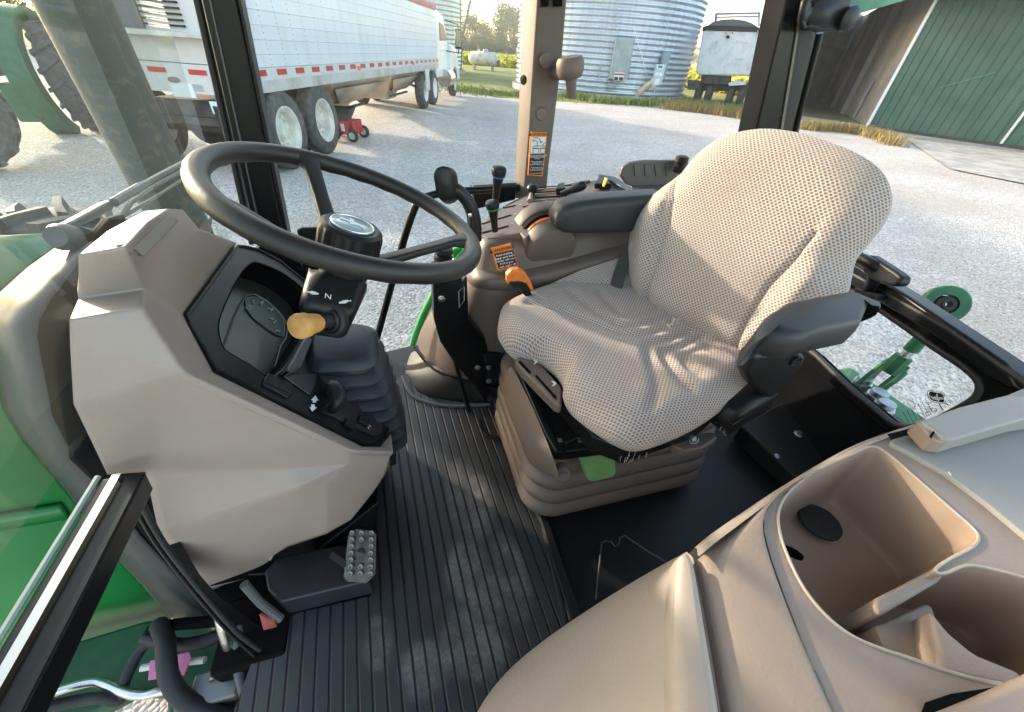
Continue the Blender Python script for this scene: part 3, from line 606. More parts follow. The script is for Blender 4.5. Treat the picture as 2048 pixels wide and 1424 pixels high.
# rear face
mb = MB()
for l0, l1, z0, z1, o_ in ((0, Wt, zb - .05, zb + .3, .03), (.0, Wt, zb + .31, 1.72, .012), (0, Wt, 1.78, ztop, 0)): mb.box(T(-.02 - o_, (l0 + l1) / 2, (z0 + z1) / 2), (l1 - l0, .04, z1 - z0), Matrix((Lf, D, up0)).transposed())
mb.build('rear_wall', whitem, st)
MB().box(T(-.16, Wt / 2, 1.75), (Wt, .3, .06), Matrix((Lf, D, up0)).transposed()).build('rear_ledge', alum, st, bevel=.01)
for l in (.03, Wt - .03): MB().box(T(-.05, l, (zb + ztop) / 2 - .1), (.12, .12, ztop - zb + .2), Matrix((Lf, D, up0)).transposed()).build('corner_post', whitem, st, bevel=.012)
mb = MB()
for k in range(5): mb.box(T(-.06, .95, 1.84 + k * .06), (.55, .04, .022), Matrix((Lf, D, up0)).transposed())
mb.build('vent_slats', M['black'], st); MB().box(T(-.05, 1.5, 1.94), (.5, .03, .3), Matrix((Lf, D, up0)).transposed()).build('mesh_panel', mat('grey_mesh', (.16, .16, .17), .7), st)
mb = MB()
for l in (.12, .72, 1.32, 1.92, 2.45): mb.box(T(-.075, l, zb + .21), (.26, .01, .06), Matrix((Lf, D, up0)).transposed())
mb.build('rear_reflector', mat('red_reflector2', (.50, .03, .035), .35), st)
mb = MB(); mb.v = []; mb.add([T(-.078, 1.12 + .09 * math.cos(a * math.pi / 12), zb + .1 + .038 * math.sin(a * math.pi / 12)) for a in range(24)], [tuple(range(24))]); mb.build('oval_badge', mat('brown_badge', (.22, .12, .1), .5), st, smooth=0, solid=.006)
MB().box(T(-.07, 1.05, zb - .02), (.34, .01, .17), Matrix((Lf, D, up0)).transposed()).build('document_sticker', M['label_w'], st)
MB().box(T(-.065, .80, zb + .02), (.16, .01, .09), Matrix((Lf, D, up0)).transposed()).build('document_sticker', M['label_w'], st)
pl = MB().box(T(-.08, .55, zb - .21), (.31, .01, .16), Matrix((Lf, D, up0)).transposed()).build('number_plate', mat('plate_blue_white', (.62, .78, .85), .4), st, bevel=.006)
text('257 6P', T(-.092, .55, zb - .22), -Lf, up0, .085, mat('plate_ink', (.03, .05, .09), .5), 'lettering', pl)
for l in (.36, 2.2): MB().box(T(-.1, l, .58), (.6, .015, .72), Matrix((Lf, D, up0)).transposed()).build('mud_flap', M['rubber'], st, bevel=.004)
MB().box(T(.05, Wt / 2, zb - .42), (Wt - .5, .1, .1), Matrix((Lf, D, up0)).transposed()).build('bumper', dkm, st)
MB().box(T(.1, .06, zb - .13), (.12, .1, .28), Matrix((Lf, D, up0)).transposed()).build('flap_bracket', whitem, st)
def wheel(parent, c, axis, Rt, w_, name='tyre', rimm=None, dish=.10, rr=None):
    axis = Vector(axis).normalized(); c = Vector(c); rr = rr or Rt * .56
    o = MB().lathe(c - axis * w_ / 2, axis, [(.03, rr), (0, rr + .03), (0, Rt - .06), (.02, Rt - .02), (.05, Rt), (w_ * .3, Rt), (w_ * .31, Rt - .012), (w_ * .33, Rt), (w_ * .5, Rt), (w_ * .51, Rt - .012), (w_ * .53, Rt), (w_ - .05, Rt), (w_ - .02, Rt - .02), (w_, Rt - .06), (w_, rr + .03), (w_ - .03, rr)], 48, caps=False).build(name, M['tyre'], parent, smooth=35)
    rmb = MB(); xx, yy, zz_ = rmb.ax(c, c + axis)
    if Rt > .4:
        for k in range(10):
            a = k * .6283; q = c + axis * (w_ / 2 - dish - .05) + (xx * math.cos(a) + yy * math.sin(a)) * rr * .62; rmb.cyl(q, q + axis * .04, .017, n=6)
    rmb.lathe(c - axis * w_ / 2, axis, [(.03, rr + .005), (w_ - .02, rr + .01), (w_ - .005, rr + .02), (w_ - .005, rr - .005), (w_ - .03, rr - .02), (w_ - .06, rr * .84), (w_ - dish - .05, rr * .78), (w_ - dish - .07, rr * .5), (w_ - dish - .03, rr * .38), (w_ - dish + .03, rr * .3), (w_ - dish + .04, .02)], 40).build('rim', rimm or M['rim'], o, smooth=35)
    return o
for s in (.55, 1.85):
    wheel(st, T(s, .10, .57), Nr, .57, .29, rr=.34); wheel(st, T(s, .55, .53), Nr, .53, .29); wheel(st, T(s, 2.3, .53), Lf, .53, .29)
    MB().cyl(T(s, .2, .53), T(s, 2.3, .53), .07).build('axle', dkm, st)
MB().box(T(1.2, 1.2, .8), (1.1, 2.2, .35), Matrix((Lf, D, up0)).transposed()).build('suspension_frame', dkm, st, bevel=.02)
hop = mat('dusty_hopper_metal', (.50, .42, .35), .7, col2=(.36, .29, .23), scale=1.2, detail=5)
for s0, s1 in ((2.7, 6.4), (6.5, 10.3)):
    m_ = (s0 + s1) / 2; mb = MB()
    for (a0, a1, zz0, zz1) in ((s0, s1, zb, .42),):
        mb.loft([[T(s0, .1, zb), T(s1, .1, zb), T(s1, Wt - .1, zb), T(s0, Wt - .1, zb)], [T(m_ - .5, .85, .5), T(m_ + .5, .85, .5), T(m_ + .5, 1.7, .5), T(m_ - .5, 1.7, .5)], [T(m_ - .5, .85, .36), T(m_ + .5, .85, .36), T(m_ + .5, 1.7, .36), T(m_ - .5, 1.7, .36)]])
    mb.build('hopper', hop, st, smooth=0)
    mb = MB(); mb.loft([[T(s0 + .3, .2, zb - .15), T(s1 - .3, .2, zb - .15)], [T(m_ - .7, .55, .62), T(m_ + .7, .55, .62)], [T(m_ - .7, .75, .62), T(m_ + .7, .75, .62)]], caps=False, closed=False); mb.build('hopper_rib', hop, st, solid=.02)
    MB().cyl(T(m_ - .9, .6, .5), T(m_ + .9, .6, .5), .03).build('gate_rod', dkm, st)
for s in (10.9,):
    MB().box(T(s, .25, zb - .3), (.18, .18, .6), Matrix((Lf, D, up0)).transposed()).build('landing_leg', alum, st, bevel=.01)
    MB().box(T(s, .25, .3), (.12, .12, .5), Matrix((Lf, D, up0)).transposed()).build('landing_leg_foot', alum, st)
    MB().cyl(T(s - .05, .25, .35), T(s - 1.5, .7, .8), .04).build('brace', hop, st); MB().cyl(T(s, .15, .1), T(s - .4, .25, zb), .05).build('brace', hop, st)
# truck tractor in front of it
tk_ = thing('semi_truck', 'white semi truck hooked to the long grain trailer, seen from behind its cab', 'truck', tuple(T(LEN, 0, 0)))
s_t1 = LEN - 1.9
for s in (s_t1, s_t1 + 1.35): 
    wheel(tk_, T(s, .16, .53), Nr, .53, .28, rimm=mat('bright_rim', (.78, .78, .78), .35)); wheel(tk_, T(s, 2.35, .53), Lf, .53, .28)
MB().box(T(LEN + 1.2, 1.25, .8), (.9, 7.5, .28), Matrix((Lf, D, up0)).transposed()).build('chassis', dkm, tk_)
MB().box(T(LEN - 1.8, -.02, .85), (.03, .5, .62), Matrix((Lf, D, up0)).transposed()).build('mud_flap', M['rim'], tk_)
cabp = [(LEN + .15, .95), (LEN + .15, ztop - .1), (LEN + .5, ztop + .0), (LEN + 1.7, ztop - .12), (LEN + 2.3, 1.95), (LEN + 2.5, 1.85), (LEN + 2.5, .8), (LEN + .15, .8)]
wc = mat('white_cab_paint', (.78, .79, .80), .3, noise_amt=.04, scale=2, coat=.5)
cab_ = MB().prism([T(s, .1, z) for s, z in cabp], Lf * 2.2).build('cab_body', wc, tk_, bevel=.05)
MB().prism([T(s, .09, z) for s, z in ((LEN + .9, 1.95), (LEN + .9, ztop - .35), (LEN + 1.6, ztop - .4), (LEN + 2.15, 1.98))], Nr * .012).build('side_window', M['black_s'], cab_)
MB().prism([T(s, -.02, z) for s, z in ((LEN + 2.3, 1.1), (LEN + 2.4, 1.9), (LEN + 3.6, 1.72), (LEN + 4.2, 1.2), (LEN + 4.3, .6), (LEN + 4.0, .55), (LEN + 3.8, .95), (LEN + 3.1, 1.08), (LEN + 2.7, .9), (LEN + 2.6, .6), (LEN + 2.3, .55))], Lf * 2.4).build('hood', wc, tk_, bevel=.08, seg=3)
wheel(tk_, T(LEN + 3.35, .16, .52), Nr, .52, .28)
MB().cyl(T(LEN + 1.2, .05, .75), T(LEN + 2.1, .05, .75), .3).build('fuel_tank', M['chrome'], tk_)
mr_ = MB().box(T(LEN + 2.0, -.42, 2.05), (.26, .1, .62), Matrix((Lf, D, up0)).transposed()).build('mirror', M['black'], tk_, bevel=.03)
MB().box(T(LEN + 1.94, -.42, 2.06), (.21, .02, .52), Matrix((Lf, D, up0)).transposed()).build('mirror_glass', mat('mirror_green', (.30, .36, .20), .1, metal=.4), mr_, bevel=.02)
MB().tube([T(LEN + 1.9, .08, 2.6), T(LEN + 2.0, -.42, 2.5), T(LEN + 2.0, -.42, 1.6), T(LEN + 1.9, .08, 1.65)], .025, 6).build('mirror_arm', M['black'], mr_)

# red cart ------------------------------------------------------------------
q = at(688, 280, z=G); e = thing('push_cart', 'small red cart with a black bin on top beside the trailer tyres', 'cart', tuple(q))
cx, cy = V(.93, -.36, 0), V(.36, .93, 0); rot = Matrix((cx, cy, up0)).transposed()
def Cc(a, b_, z): return q + cx * a + cy * b_ + up0 * z
MB().box(Cc(-.05, .15, .26), (.72, .52, .26), rot).build('red_body', M['red'], e, bevel=.015)
MB().box(Cc(.08, -.115, .27), (.08, .012, .14), rot).build('white_label', M['label_w'], e)
mb = MB(); mb.loft([rrect(Cc(-.15, .15, .38), cx, cy, .52, .42, .05), rrect(Cc(-.15, .15, .62), cx, cy, .78, .58, .07), rrect(Cc(-.15, .15, .61), cx, cy, .72, .52, .06), rrect(Cc(-.15, .15, .42), cx, cy, .46, .36, .04)]); mb.build('black_bin', M['black'], e, smooth=30)
for a, b_ in ((-.12, -.16), (.30, -.16), (.30, .46), (-.3, .46)): wheel(e, Cc(a, b_, .13), -cy, .13, .07, rr=.06, dish=.03)

# parked green tractor at the left -------------------------------------------
def lug_tyre(name, c, axis, Rt, w_, parent, nl=22, lug=.06, m=None):
    axis = Vector(axis).normalized(); c = Vector(c); mb = MB(); x, y, z = mb.ax(c, c + axis)
    mb.lathe(c - axis * w_ / 2, axis, [(.06, Rt * .6), (0, Rt * .66), (0, Rt * .86), (.04, Rt * .94), (w_ * .3, Rt * .965), (w_ * .7, Rt * .965), (w_ - .04, Rt * .94), (w_, Rt * .86), (w_, Rt * .66), (w_ - .06, Rt * .6)], 48, caps=False)
    for k in range(nl * 2):
        a = 2 * math.pi * (k / 2) / nl; s = 1 if k % 2 else -1; pts = []
        for t, da in ((.02, 0), (.3, .10), (.56, .22)):
            aa = a + da; rad = x * math.cos(aa) + y * math.sin(aa); pts.append((c + axis * (s * w_ * (.5 - t)), rad, aa))
        tan = lambda aa: (-x * math.sin(aa) + y * math.cos(aa))
        rings = []
        for p, rad, aa in pts:
            hw = Rt * .035
            rings.append([p + rad * Rt * .90 - tan(aa) * hw * 1.4, p + rad * Rt * .90 + tan(aa) * hw * 1.4, p + rad * (Rt + lug * .2) + tan(aa) * hw, p + rad * (Rt + lug * .2) - tan(aa) * hw])
        mb.loft(rings)
    return mb.build(name, m or M['tyre'], parent, smooth=30)
gq = at(228, 258, z=G); gt = thing('parked_tractor', 'green tractor parked at the far left with a tall lugged rear tyre', 'tractor', tuple(gq))
ga = V(-.985, -.12, 0).normalized(); gf = V(.69, .72, 0); gf = V(-ga.y, ga.x, 0) * -1
def Gp(a, f, z): return gq + ga * a + gf * f + up0 * z
ty = lug_tyre('rear_tyre', Gp(.05, 0, .90), ga, .92, .62, gt, 20, .05)
MB().lathe(Gp(-.15, 0, .90), ga, [(0, .52), (.4, .52), (.42, .3), (.3, .2), (.3, .02)], 30).build('rim', M['yellow'], ty)
fr_ = MB()
rows = []
for k in range(15):
    a = R(-62 + 205 * k / 14); rad = V(0, 0, 1) * math.sin(a) + (-gf) * math.cos(a)
    rows.append([Gp(.40, 0, .9) + rad * .90, Gp(.42, 0, .9) + rad * 1.06, Gp(.74, 0, .9) + rad * 1.08, Gp(.78, 0, .9) + rad * .88])
fr_.grid(rows).build('fender', M['dgreen'], gt, smooth=50, solid=.03)
MB().box(Gp(1.9, -.3, 1.3), (.9, 1.8, .9), Matrix((ga, gf, up0)).transposed()).build('body', dkm, gt, bevel=.05)
MB().box(Gp(.85, -.7, .55), (.35, .45, .6), Matrix((ga, gf, up0)).transposed()).build('hitch_frame', M['dgreen'], gt, bevel=.03)
MB().box(Gp(1.9, .2, 2.2), (1.2, 1.2, 1.2), Matrix((ga, gf, up0)).transposed()).build('cab', M['black_s'], gt, bevel=.06)
MB().box(Gp(1.9, .2, 2.85), (1.4, 1.4, .16), Matrix((ga, gf, up0)).transposed()).build('roof', M['dgreen'], gt, bevel=.05)
lq = at(-55, 345, z=G); lug_tyre('front_tyre', V(lq.x, lq.y, G + .78), V(-.5, .86, 0), .78, .5, gt, 18, .05)
# =================================================================== THE TRACTOR
TR = thing('tractor', 'green tractor whose open cab with steering wheel and patterned seat fills the foreground', 'tractor', (0.3, 0.68, G))
def Y3(*L): return [at(a, b, y=c) for a, b, c in L]
def Z3(*L): return [at(a, b, z=c) for a, b, c in L]
def poly(faces, name, m, parent, bevel=0, seg=2, solid=0, off=0, sub=0, smooth=35, subdiv=False):
    mb = MB()
    for f in faces: mb.add(f, [tuple(range(len(f)))])
    return mb.build(name, m, parent, smooth=smooth, bevel=bevel, seg=seg, solid=solid, off=off, sub=sub)
def pxsize(P): return P.dot(FW) / F       # metres per reference pixel at P
tan, tand, blk, sat, pit = M['tan'], M['tan_dark'], M['black'], M['black_s'], M['pit']

# ---- floor and structure under it
fp = [V(-.42, -.1, FL), V(-.34, .24, FL), V(-.40, .62, FL), V(-.3, 1.30, FL), V(-.02, 1.36, FL), V(1.15, 1.36, FL), V(1.25, 0.1, FL), V(.6, -.1, FL)]
MB().prism([p - up0 * .012 for p in fp], V(0, 0, -.04)).build('floor_plate', M['black'], TR)
MB().box((.9, .68, -1.35), (2.0, .6, .5)).build('chassis', dkm, TR)

# ---- cab pillars
def pillar(name, a, y0, dep, m, parent=TR, bevel=.006, ext=.35, extb=.12):
    # a: four pixels top-left, top-right, bottom-right, bottom-left on the plane y=y0; prolonged upwards
    P = [at(p[0], p[1], y=y0) for p in a]; u0_, u1_ = P[0] - P[3], P[1] - P[2]; P[0] = P[0] + u0_ * ext; P[1] = P[1] + u1_ * ext; P[3] = P[3] - u0_ * extb; P[2] = P[2] - u1_ * extb
    return MB().prism(P, V(0, dep, 0)).build(name, m, parent, bevel=bevel)
fa_ = pillar('front_pillar', [(402, 0), (470, 0), (562, 452), (505, 452)], 1.33, .07, sat)
pillar('pillar_seal', [(384, 0), (400, 0), (500, 452), (488, 452)], 1.36, .05, M['rubber'], fa_)
pillar('pillar_trim', [(472, 0), (481, 0), (573, 452), (563, 452)], 1.345, .05, M['black'], fa_)
pillar('pillar_bead', [(418, 0), (421, 0), (517, 440), (514, 440)], 1.325, .006, mat('dark_bead', (.10, .10, .11), .3), fa_, bevel=0)
# middle post with tan cover, lofted in sections that face the cab
secs = []
for (l, m1, r, y) in (((1054, -120), (1081, -120), (1142, -120), 1.40), ((1050, 5), (1076, 5), (1133, 5), 1.39), ((1046, 120), (1068, 120), (1124, 120), 1.375), ((1040, 250), (1060, 250), (1108, 250), 1.36), ((1036, 330), (1053, 330), (1098, 330), 1.36), ((1030, 398), (1047, 398), (1092, 398), 1.36)):
    a = at(l[0], l[1], y=y + .055); b = at(m1[0], m1[1], y=y); c = at(r[0], r[1], y=y + .005); d = c + V(.012, .07, 0); e = a + V(0, .03, 0)
    secs.append([a, b, c, d, e])
secs.insert(0, [p + (p - q) * 1.4 for p, q in zip(secs[0], secs[1])])
midp = MB().loft(secs).build('middle_pillar', mat('pillar_tan', (.115, .09, .073), .6, noise_amt=.06, scale=9, bump=.3, bscale=900, dist=.0005), TR, bevel=.007, seg=3)
PN = V(-.03, -1, 0)
for px, py, rpx in ((1092, 121, 13.5), (1082, 228, 12)):
    c = at(px, py, y=1.366); MB().lathe(c, (0, -1, 0), [(0, rpx * pxsize(c)), (.004, rpx * pxsize(c)), (.007, rpx * pxsize(c) * .85), (.008, .001)], 28).build('round_cap', mat('cap_tan', (.135, .105, .086), .55), midp, smooth=40)
for px, py in ((1047, 160), (1035, 376)):
    c = at(px, py, y=1.39); MB().lathe(c, (-.8, -.6, 0), [(0, .013), (.004, .011), (.005, .001)], 14).build('screw_plug', blk, midp)
for px in (1090, 1117):
    MB().prism([at(px + dx, dy, y=1.374) for dx, dy in ((-10, -6), (9, -6), (8, 13), (-9, 13))], V(0, .01, 0)).build('air_vent', pit, midp, bevel=.003)
def PL(px, py, d=0): return at(px, py, y=1.352 - d)
lb = MB().prism([PL(*p) for p in ((1062, 264), (1095, 265), (1085, 353), (1056, 351))], V(0, .008, 0)).build('warning_decal', M['label_o'], midp)
MB().prism([PL(*p, .0012) for p in ((1063, 274), (1092, 274), (1089, 307), (1061, 307))], V(0, .001, 0)).build('picture_panel', M['label_w'], lb)
MB().prism([PL(*p, .0012) for p in ((1061, 308), (1089, 308), (1083, 350), (1058, 349))], V(0, .001, 0)).build('text_panel', M['label_k'], lb)
ux, uy = (PL(1090, 268) - PL(1066, 268)).normalized(), (PL(1066, 268) - PL(1061, 300)).normalized()
text('\u25b2WARNING', PL(1078, 269, .002), ux, uy, .0125, M['label_k'], 'lettering', lb, .0002)
for i, ln in enumerate(('AVOID INJURY OR DEATH', 'CAUSED BY FALLING', 'LOADS', '', 'When using loader', 'maintain level', 'loads to reduce spills', '', 'If bale spear, fork', 'or clamp is not used', 'bales can fall back', '', 'Use approved loads')):
    if ln: text(ln, PL(1075 - i * .25, 311.5 + i * 2.9, .0022), ux, uy, .0058, M['label_w'], 'lettering', lb, .0002)
mb = MB()
for c, r in (((1072, 302), 5.5), ((1086, 301), 5)):
    mb.tube(arc(PL(*c, .003), ux, uy, r * .00178, 0, 360, 16), .0007, 5)
for pth in (((1066, 297), (1090, 297), (1090, 292), (1067, 292), (1066, 297)), ((1074, 292), (1075, 283), (1070, 281), (1066, 279), (1067, 284)), ((1068, 276), (1073, 275), (1079, 278), (1082, 285)), ((1080, 283), (1082, 286), (1085, 282)), ((1085, 292), (1088, 286), (1091, 286))):
    mb.tube([PL(*p, .003) for p in pth], .0009, 5)
mb.build('pictogram', M['label_k'], lb)
# dark sill along the right side door opening
sd_ = MB(); sd_.prism(Y3((945, 372, 1.38), (1032, 366, 1.38), (1032, 400, 1.38), (950, 420, 1.38)), V(0, .05, 0)); sd_.build('side_frame', sat, TR, bevel=.006)
MB().tube(Y3((945, 380, 1.36), (1000, 372, 1.36), (1032, 370, 1.36)), .008, 8).build('side_frame_seal', M['rubber'], TR)
# tinted map light and holder on the pillar
c = at(1140, 142, y=1.30)
h_ = MB().cyl(at(1112, 146, y=1.38), at(1138, 146, y=1.30), .018).build('holder_arm', tand, midp)
hd = MB().lathe(at(1141, 158, y=1.30), at(1140, 120, y=1.30) - at(1141, 158, y=1.30), [(0, .024), (.004, .034), (.02, .040), (.042, .040), (.052, .034), (.055, .012)], 20).build('lamp_head', tand, midp, smooth=50)
MB().lathe(at(1143, 196, y=1.30), at(1142, 158, y=1.30) - at(1143, 196, y=1.30), [(0, .010), (.004, .013), (.06, .018), (.075, .018)], 16).build('lamp_handle', tand, midp, smooth=50)
mb = MB()
for k in range(4): mb.tube(arc(at(1140, 124, y=1.295) + V(-.012 + .008 * k, 0, .0), V(0, 1, 0), V(0, 0, 1), .014, 20, 160, 6), .002, 5)
mb.build('lamp_ribs', tand, hd)
# rear pillar with hinge plate and gas strut
rp_ = pillar('rear_pillar', [(1573, 0), (1608, 0), (1560, 262), (1512, 262)], 1.28, .09, sat)
pillar('pillar_channel', [(1606, 0), (1641, 0), (1599, 266), (1562, 266)], 1.31, .05, M['black'], rp_)
pillar('pillar_bead', [(1604, 0), (1608, 0), (1566, 262), (1561, 262)], 1.275, .008, mat('olive_bead', (.12, .11, .08), .35), rp_, bevel=0)
MB().cyl(at(1640, 66, y=1.26), at(1590, 262, y=1.27), .010).build('gas_strut', sat, rp_)
MB().cyl(at(1652, 12, y=1.26), at(1637, 62, y=1.26), .016).build('strut_cylinder', M['black'], rp_)
pl_, fc = ngon_fill([at(*p, y=1.24) for p in ((1604, 4), (1616, -10), (1670, -14), (1700, -4), (1692, 20), (1672, 64), (1604, 60), (1597, 40))],
    [[at(px + 5 * math.cos(t), py + 6 * math.sin(t), y=1.24) for t in [k * .785 for k in range(8)]] for px, py in ((1622, 9), (1613, 46))])
mb = MB(); mb.add(pl_, fc); mb.build('hinge_plate', M['black'], rp_, solid=.012)
MB().lathe(at(1683, 38, y=1.25), (0, -1, 0), [(0, .03), (.03, .03), (.035, .02), (.036, .001)], 20).build('hinge_knob', M['black'], rp_)
# roof, out of view, put in so its underside shades the cab
rf = MB(); rf.loft([rrect((.38, .68, z), V(1, 0, 0), V(0, 1, 0), wx, wy, .18, 5) for z, wx, wy in ((.52, 1.75, 1.5), (.55, 1.9, 1.62), (.66, 1.88, 1.6), (.74, 1.6, 1.4))])
rf.build('roof', M['jdgreen'], TR, smooth=40)
MB().box((.38, .68, .50), (1.65, 1.4, .03)).build('headliner', mat('headliner', (.35, .33, .31), .9), TR)

# ---- windshield, right door glass, rear glass
MB().add([V(-.5, -.15, -.5), V(-.5, 1.36, -.5), V(-.42, 1.36, .52), V(-.42, -.15, .52)], [(0, 1, 2, 3)]).build('windshield', M['wglass'], TR, smooth=0)
MB().add([V(-.44, 1.40, -.98), V(.42, 1.40, -.98), V(.42, 1.40, .5), V(-.40, 1.40, .5)], [(0, 1, 2, 3)]).build('side_glass', M['glass'], TR, smooth=0)

# ---- rear wall with lower window
RA, RB = at(1700, 530, z=-.45), at(2048, 760, z=-.45)
rn = (RB - RA).cross(up0).normalized(); rx = (RB - RA).normalized()
if rn.dot(RA) > 0: rn = -rn
def rw(px, py, d=0): return onp(px, py, RA + rn * d, rn)
beam = MB(); beam.prism([rw(*p) for p in ((1560, 420), (1700, 503), (1850, 592), (2060, 728), (2100, 790), (2046, 772), (1900, 668), (1700, 552), (1560, 470))], rn * .05); bo = beam.build('rear_beam', M['black_s'], TR, bevel=.008, seg=3)
MB().tube([rw(*p, .045) for p in ((1560, 462), (1700, 545), (1900, 660), (2060, 772))], .007, 8).build('beam_seal', M['rubber'], bo)
outer = [rw(*p) for p in ((1500, 400), (1560, 452), (1700, 552), (1900, 668), (2046, 772), (2080, 900), (1840, 905), (1640, 740), (1500, 620))]
inner = smoothpath([rw(*p) for p in ((1530, 500), (1600, 520), (1700, 575), (1800, 640), (1880, 695), (1945, 738), (1972, 768), (1965, 795), (1930, 818), (1880, 842), (1830, 856), (1795, 848), (1760, 820), (1700, 770), (1640, 712), (1560, 640))], 4, True)
v_, f_ = ngon_fill(outer, [inner]); mb = MB(); mb.add(v_, f_); wf = mb.build('rear_window_frame', mat('frame_black', (.005, .0055, .006), .9, spec=.03), TR, solid=.03, smooth=0)
MB().tube([p + rn * .012 for p in inner] + [inner[0] + rn * .012], .009, 8).build('window_seal', M['rubber'], wf, smooth=60)
inner2 = smoothpath([rw(*p) for p in ((1530, 492), (1600, 510), (1700, 562), (1800, 624), (1890, 680), (1962, 730), (1990, 768), (1975, 800), (1930, 828), (1880, 852), (1830, 868), (1785, 858), (1750, 830), (1690, 780), (1630, 722), (1560, 655))], 4, True)
MB().tube([p + rn * .008 for p in inner2] + [inner2[0] + rn * .008], .007, 8).build('window_seal', sat, wf, smooth=60)
pane = MB(); pane.add(inner, [tuple(range(len(inner)))]); pane = pane.build('rear_glass', M['glass'], wf, smooth=0)
# maker's emblem and printed lines on the lower pane
def gl(px, py): return rw(px, py, .004)
c = gl(1873, 794); gx = (gl(1890, 790) - gl(1856, 800)).normalized(); gy = up0 - gx * up0.dot(gx); gy.normalize()
em = MB(); em.add(rrect(c, (gl(1889, 797) - gl(1857, 791)).normalized(), (gl(1871, 783) - gl(1876, 806)).normalized(), .031, .022, .007), [tuple(range(20))]); em = em.build('printed_emblem', M['label_k'], pane, smooth=0, solid=.0006)
MB().tube(rrect(c + rn * .0005, (gl(1889, 797) - gl(1857, 791)).normalized(), (gl(1871, 783) - gl(1876, 806)).normalized(), .036, .027, .009) + [], .0007, 5).build('emblem_border', M['label_k'], em)
deer = ((1858, 790), (1866, 794), (1872, 792), (1873, 787), (1876, 789), (1876, 795), (1884, 794), (1889, 799), (1880, 799), (1877, 803), (1873, 800), (1866, 799))
MB().add([rw(*p, .0055) for p in deer], [tuple(range(len(deer)))]).build('leaping_deer', M['label_w'], em, smooth=0)
mb = MB()
for i in range(7):
    a = gl(1851 - i * 7.5, 799 + i * 4.2); dv = (gl(1842, 816) - gl(1852, 800)).normalized()
    dv = (gl(1862, 822) - gl(1850, 800)).normalized(); rr_n = random.Random(i)
    s = 0
    while s < .030 + .010 * rr_n.random(): ll = rr_n.uniform(.002, .006); mb.tube([a + dv * s, a + dv * (s + ll)], .0008, 4); s += ll + .0016
mb.tube([gl(1868 + 6 * math.cos(t * .524), 820 + 4 * math.sin(t * .524)) for t in range(13)], .0006, 4)
mb.tube([gl(*p) for p in ((1850, 826), (1858, 822), (1862, 828), (1854, 832), (1850, 826))], .0006, 4)
mb.tube([gl(1878, 808), gl(1886, 820)], .0012, 4); mb.tube([gl(1892, 806), gl(1896, 810)], .0012, 4)
mb.build('printed_text', M['label_k'], pane)
# latch handle on the beam
hd_ = MB(); hd_.tube(smoothpath([rw(1640, 485, .10), rw(1700, 507, .12), rw(1742, 528, .12), rw(1765, 540, .10)], 4), .014, 10)
hd_.tube(smoothpath([rw(1760, 536, .10), rw(1748, 560, .08), rw(1732, 590, .04)], 4), [.018] * 4 + [.015] * 4 + [.013], 10)
hd_ = hd_.build('latch_bar', M['black'], bo, smooth=60)
MB().prism([rw(*p, .09) for p in ((1748, 514), (1760, 510), (1815, 545), (1828, 556), (1822, 572), (1806, 575), (1762, 560), (1744, 545))], rn * .028).build('latch_paddle', M['black'], bo, bevel=.01, seg=3)
MB().prism([rw(*p, .05) for p in ((1722, 575), (1775, 590), (1772, 600), (1720, 590))], rn * .02).build('latch_base', M['black'], bo, bevel=.004)
# dark well behind the seat
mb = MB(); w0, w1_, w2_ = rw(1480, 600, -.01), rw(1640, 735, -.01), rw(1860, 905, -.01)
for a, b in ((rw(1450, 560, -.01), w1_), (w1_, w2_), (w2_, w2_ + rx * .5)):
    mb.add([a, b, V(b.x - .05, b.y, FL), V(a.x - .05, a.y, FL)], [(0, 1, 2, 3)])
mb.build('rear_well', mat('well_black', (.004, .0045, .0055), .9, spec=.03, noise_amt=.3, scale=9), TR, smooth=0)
wl_ = MB().prism(Z3((1480, 850, -.93), (1570, 800, -.93), (1720, 900, -.93), (1600, 960, -.93)), V(0, 0, -.07)).build('hinge_bracket', M['black'], TR, bevel=.01)
for px, py in ((1598, 866), (1553, 913)):
    c = at(px, py, z=-.90); MB().lathe(c, (0, -.3, 1), [(0, .008), (.004, .008), (.005, .001)], 10).build('screw', M['zinc'], wl_)
mb = MB()
for t0 in range(3): mb.tube(arc(at(1598, 868, z=-.925), V(1, 0, 0), V(0, 1, 0), .013 - t0 * .004, 20 + 60 * t0, 250 + 40 * t0, 8), .0012, 5)
mb.build('printed_symbol', M['label_w'], wl_)

# ---- hitch link behind the cab
tl = MB(); e0 = at(1893, 606, y=.70); ps = pxsize(e0)
lk = TR
eye = MB().lathe(e0 + V(.02, .02, -.02), (-.66, -.60, .45), [(.012, 19 * ps), (.012, 35 * ps), (.016, 37 * ps), (.040, 37 * ps), (.044, 35 * ps), (.044, 19 * ps), (.012, 19 * ps)], 32, caps=False).build('top_link_eye', M['dgreen'], TR, smooth=40)
MB().lathe(e0 + V(.02, .02, -.02), (-.66, -.60, .45), [(.01, 8 * ps), (.01, 18 * ps), (.042, 16 * ps), (.048, 13 * ps), (.05, 10 * ps), (.062, 10 * ps), (.062, 6 * ps), (.02, 6 * ps)], 26, caps=False).build('ball_joint', M['rubber'], eye, smooth=40)
b0, b1_, b2_, b3_ = at(1876, 640, y=.69), at(1822, 700, y=.69), at(1792, 728, y=.69), at(1745, 772, y=.69)
MB().loft([MB().ring(e0, b1_, b0, .036, 12, .026), MB().ring(e0, b1_, b1_.lerp(b0, .55), .022, 12), MB().ring(e0, b1_, b1_, .024, 12)]).build('link_shank', M['dgreen'], eye, smooth=40)
MB().cyl(b1_, b1_.lerp(b2_, .75), .016).build('link_thread', M['zinc'], eye)
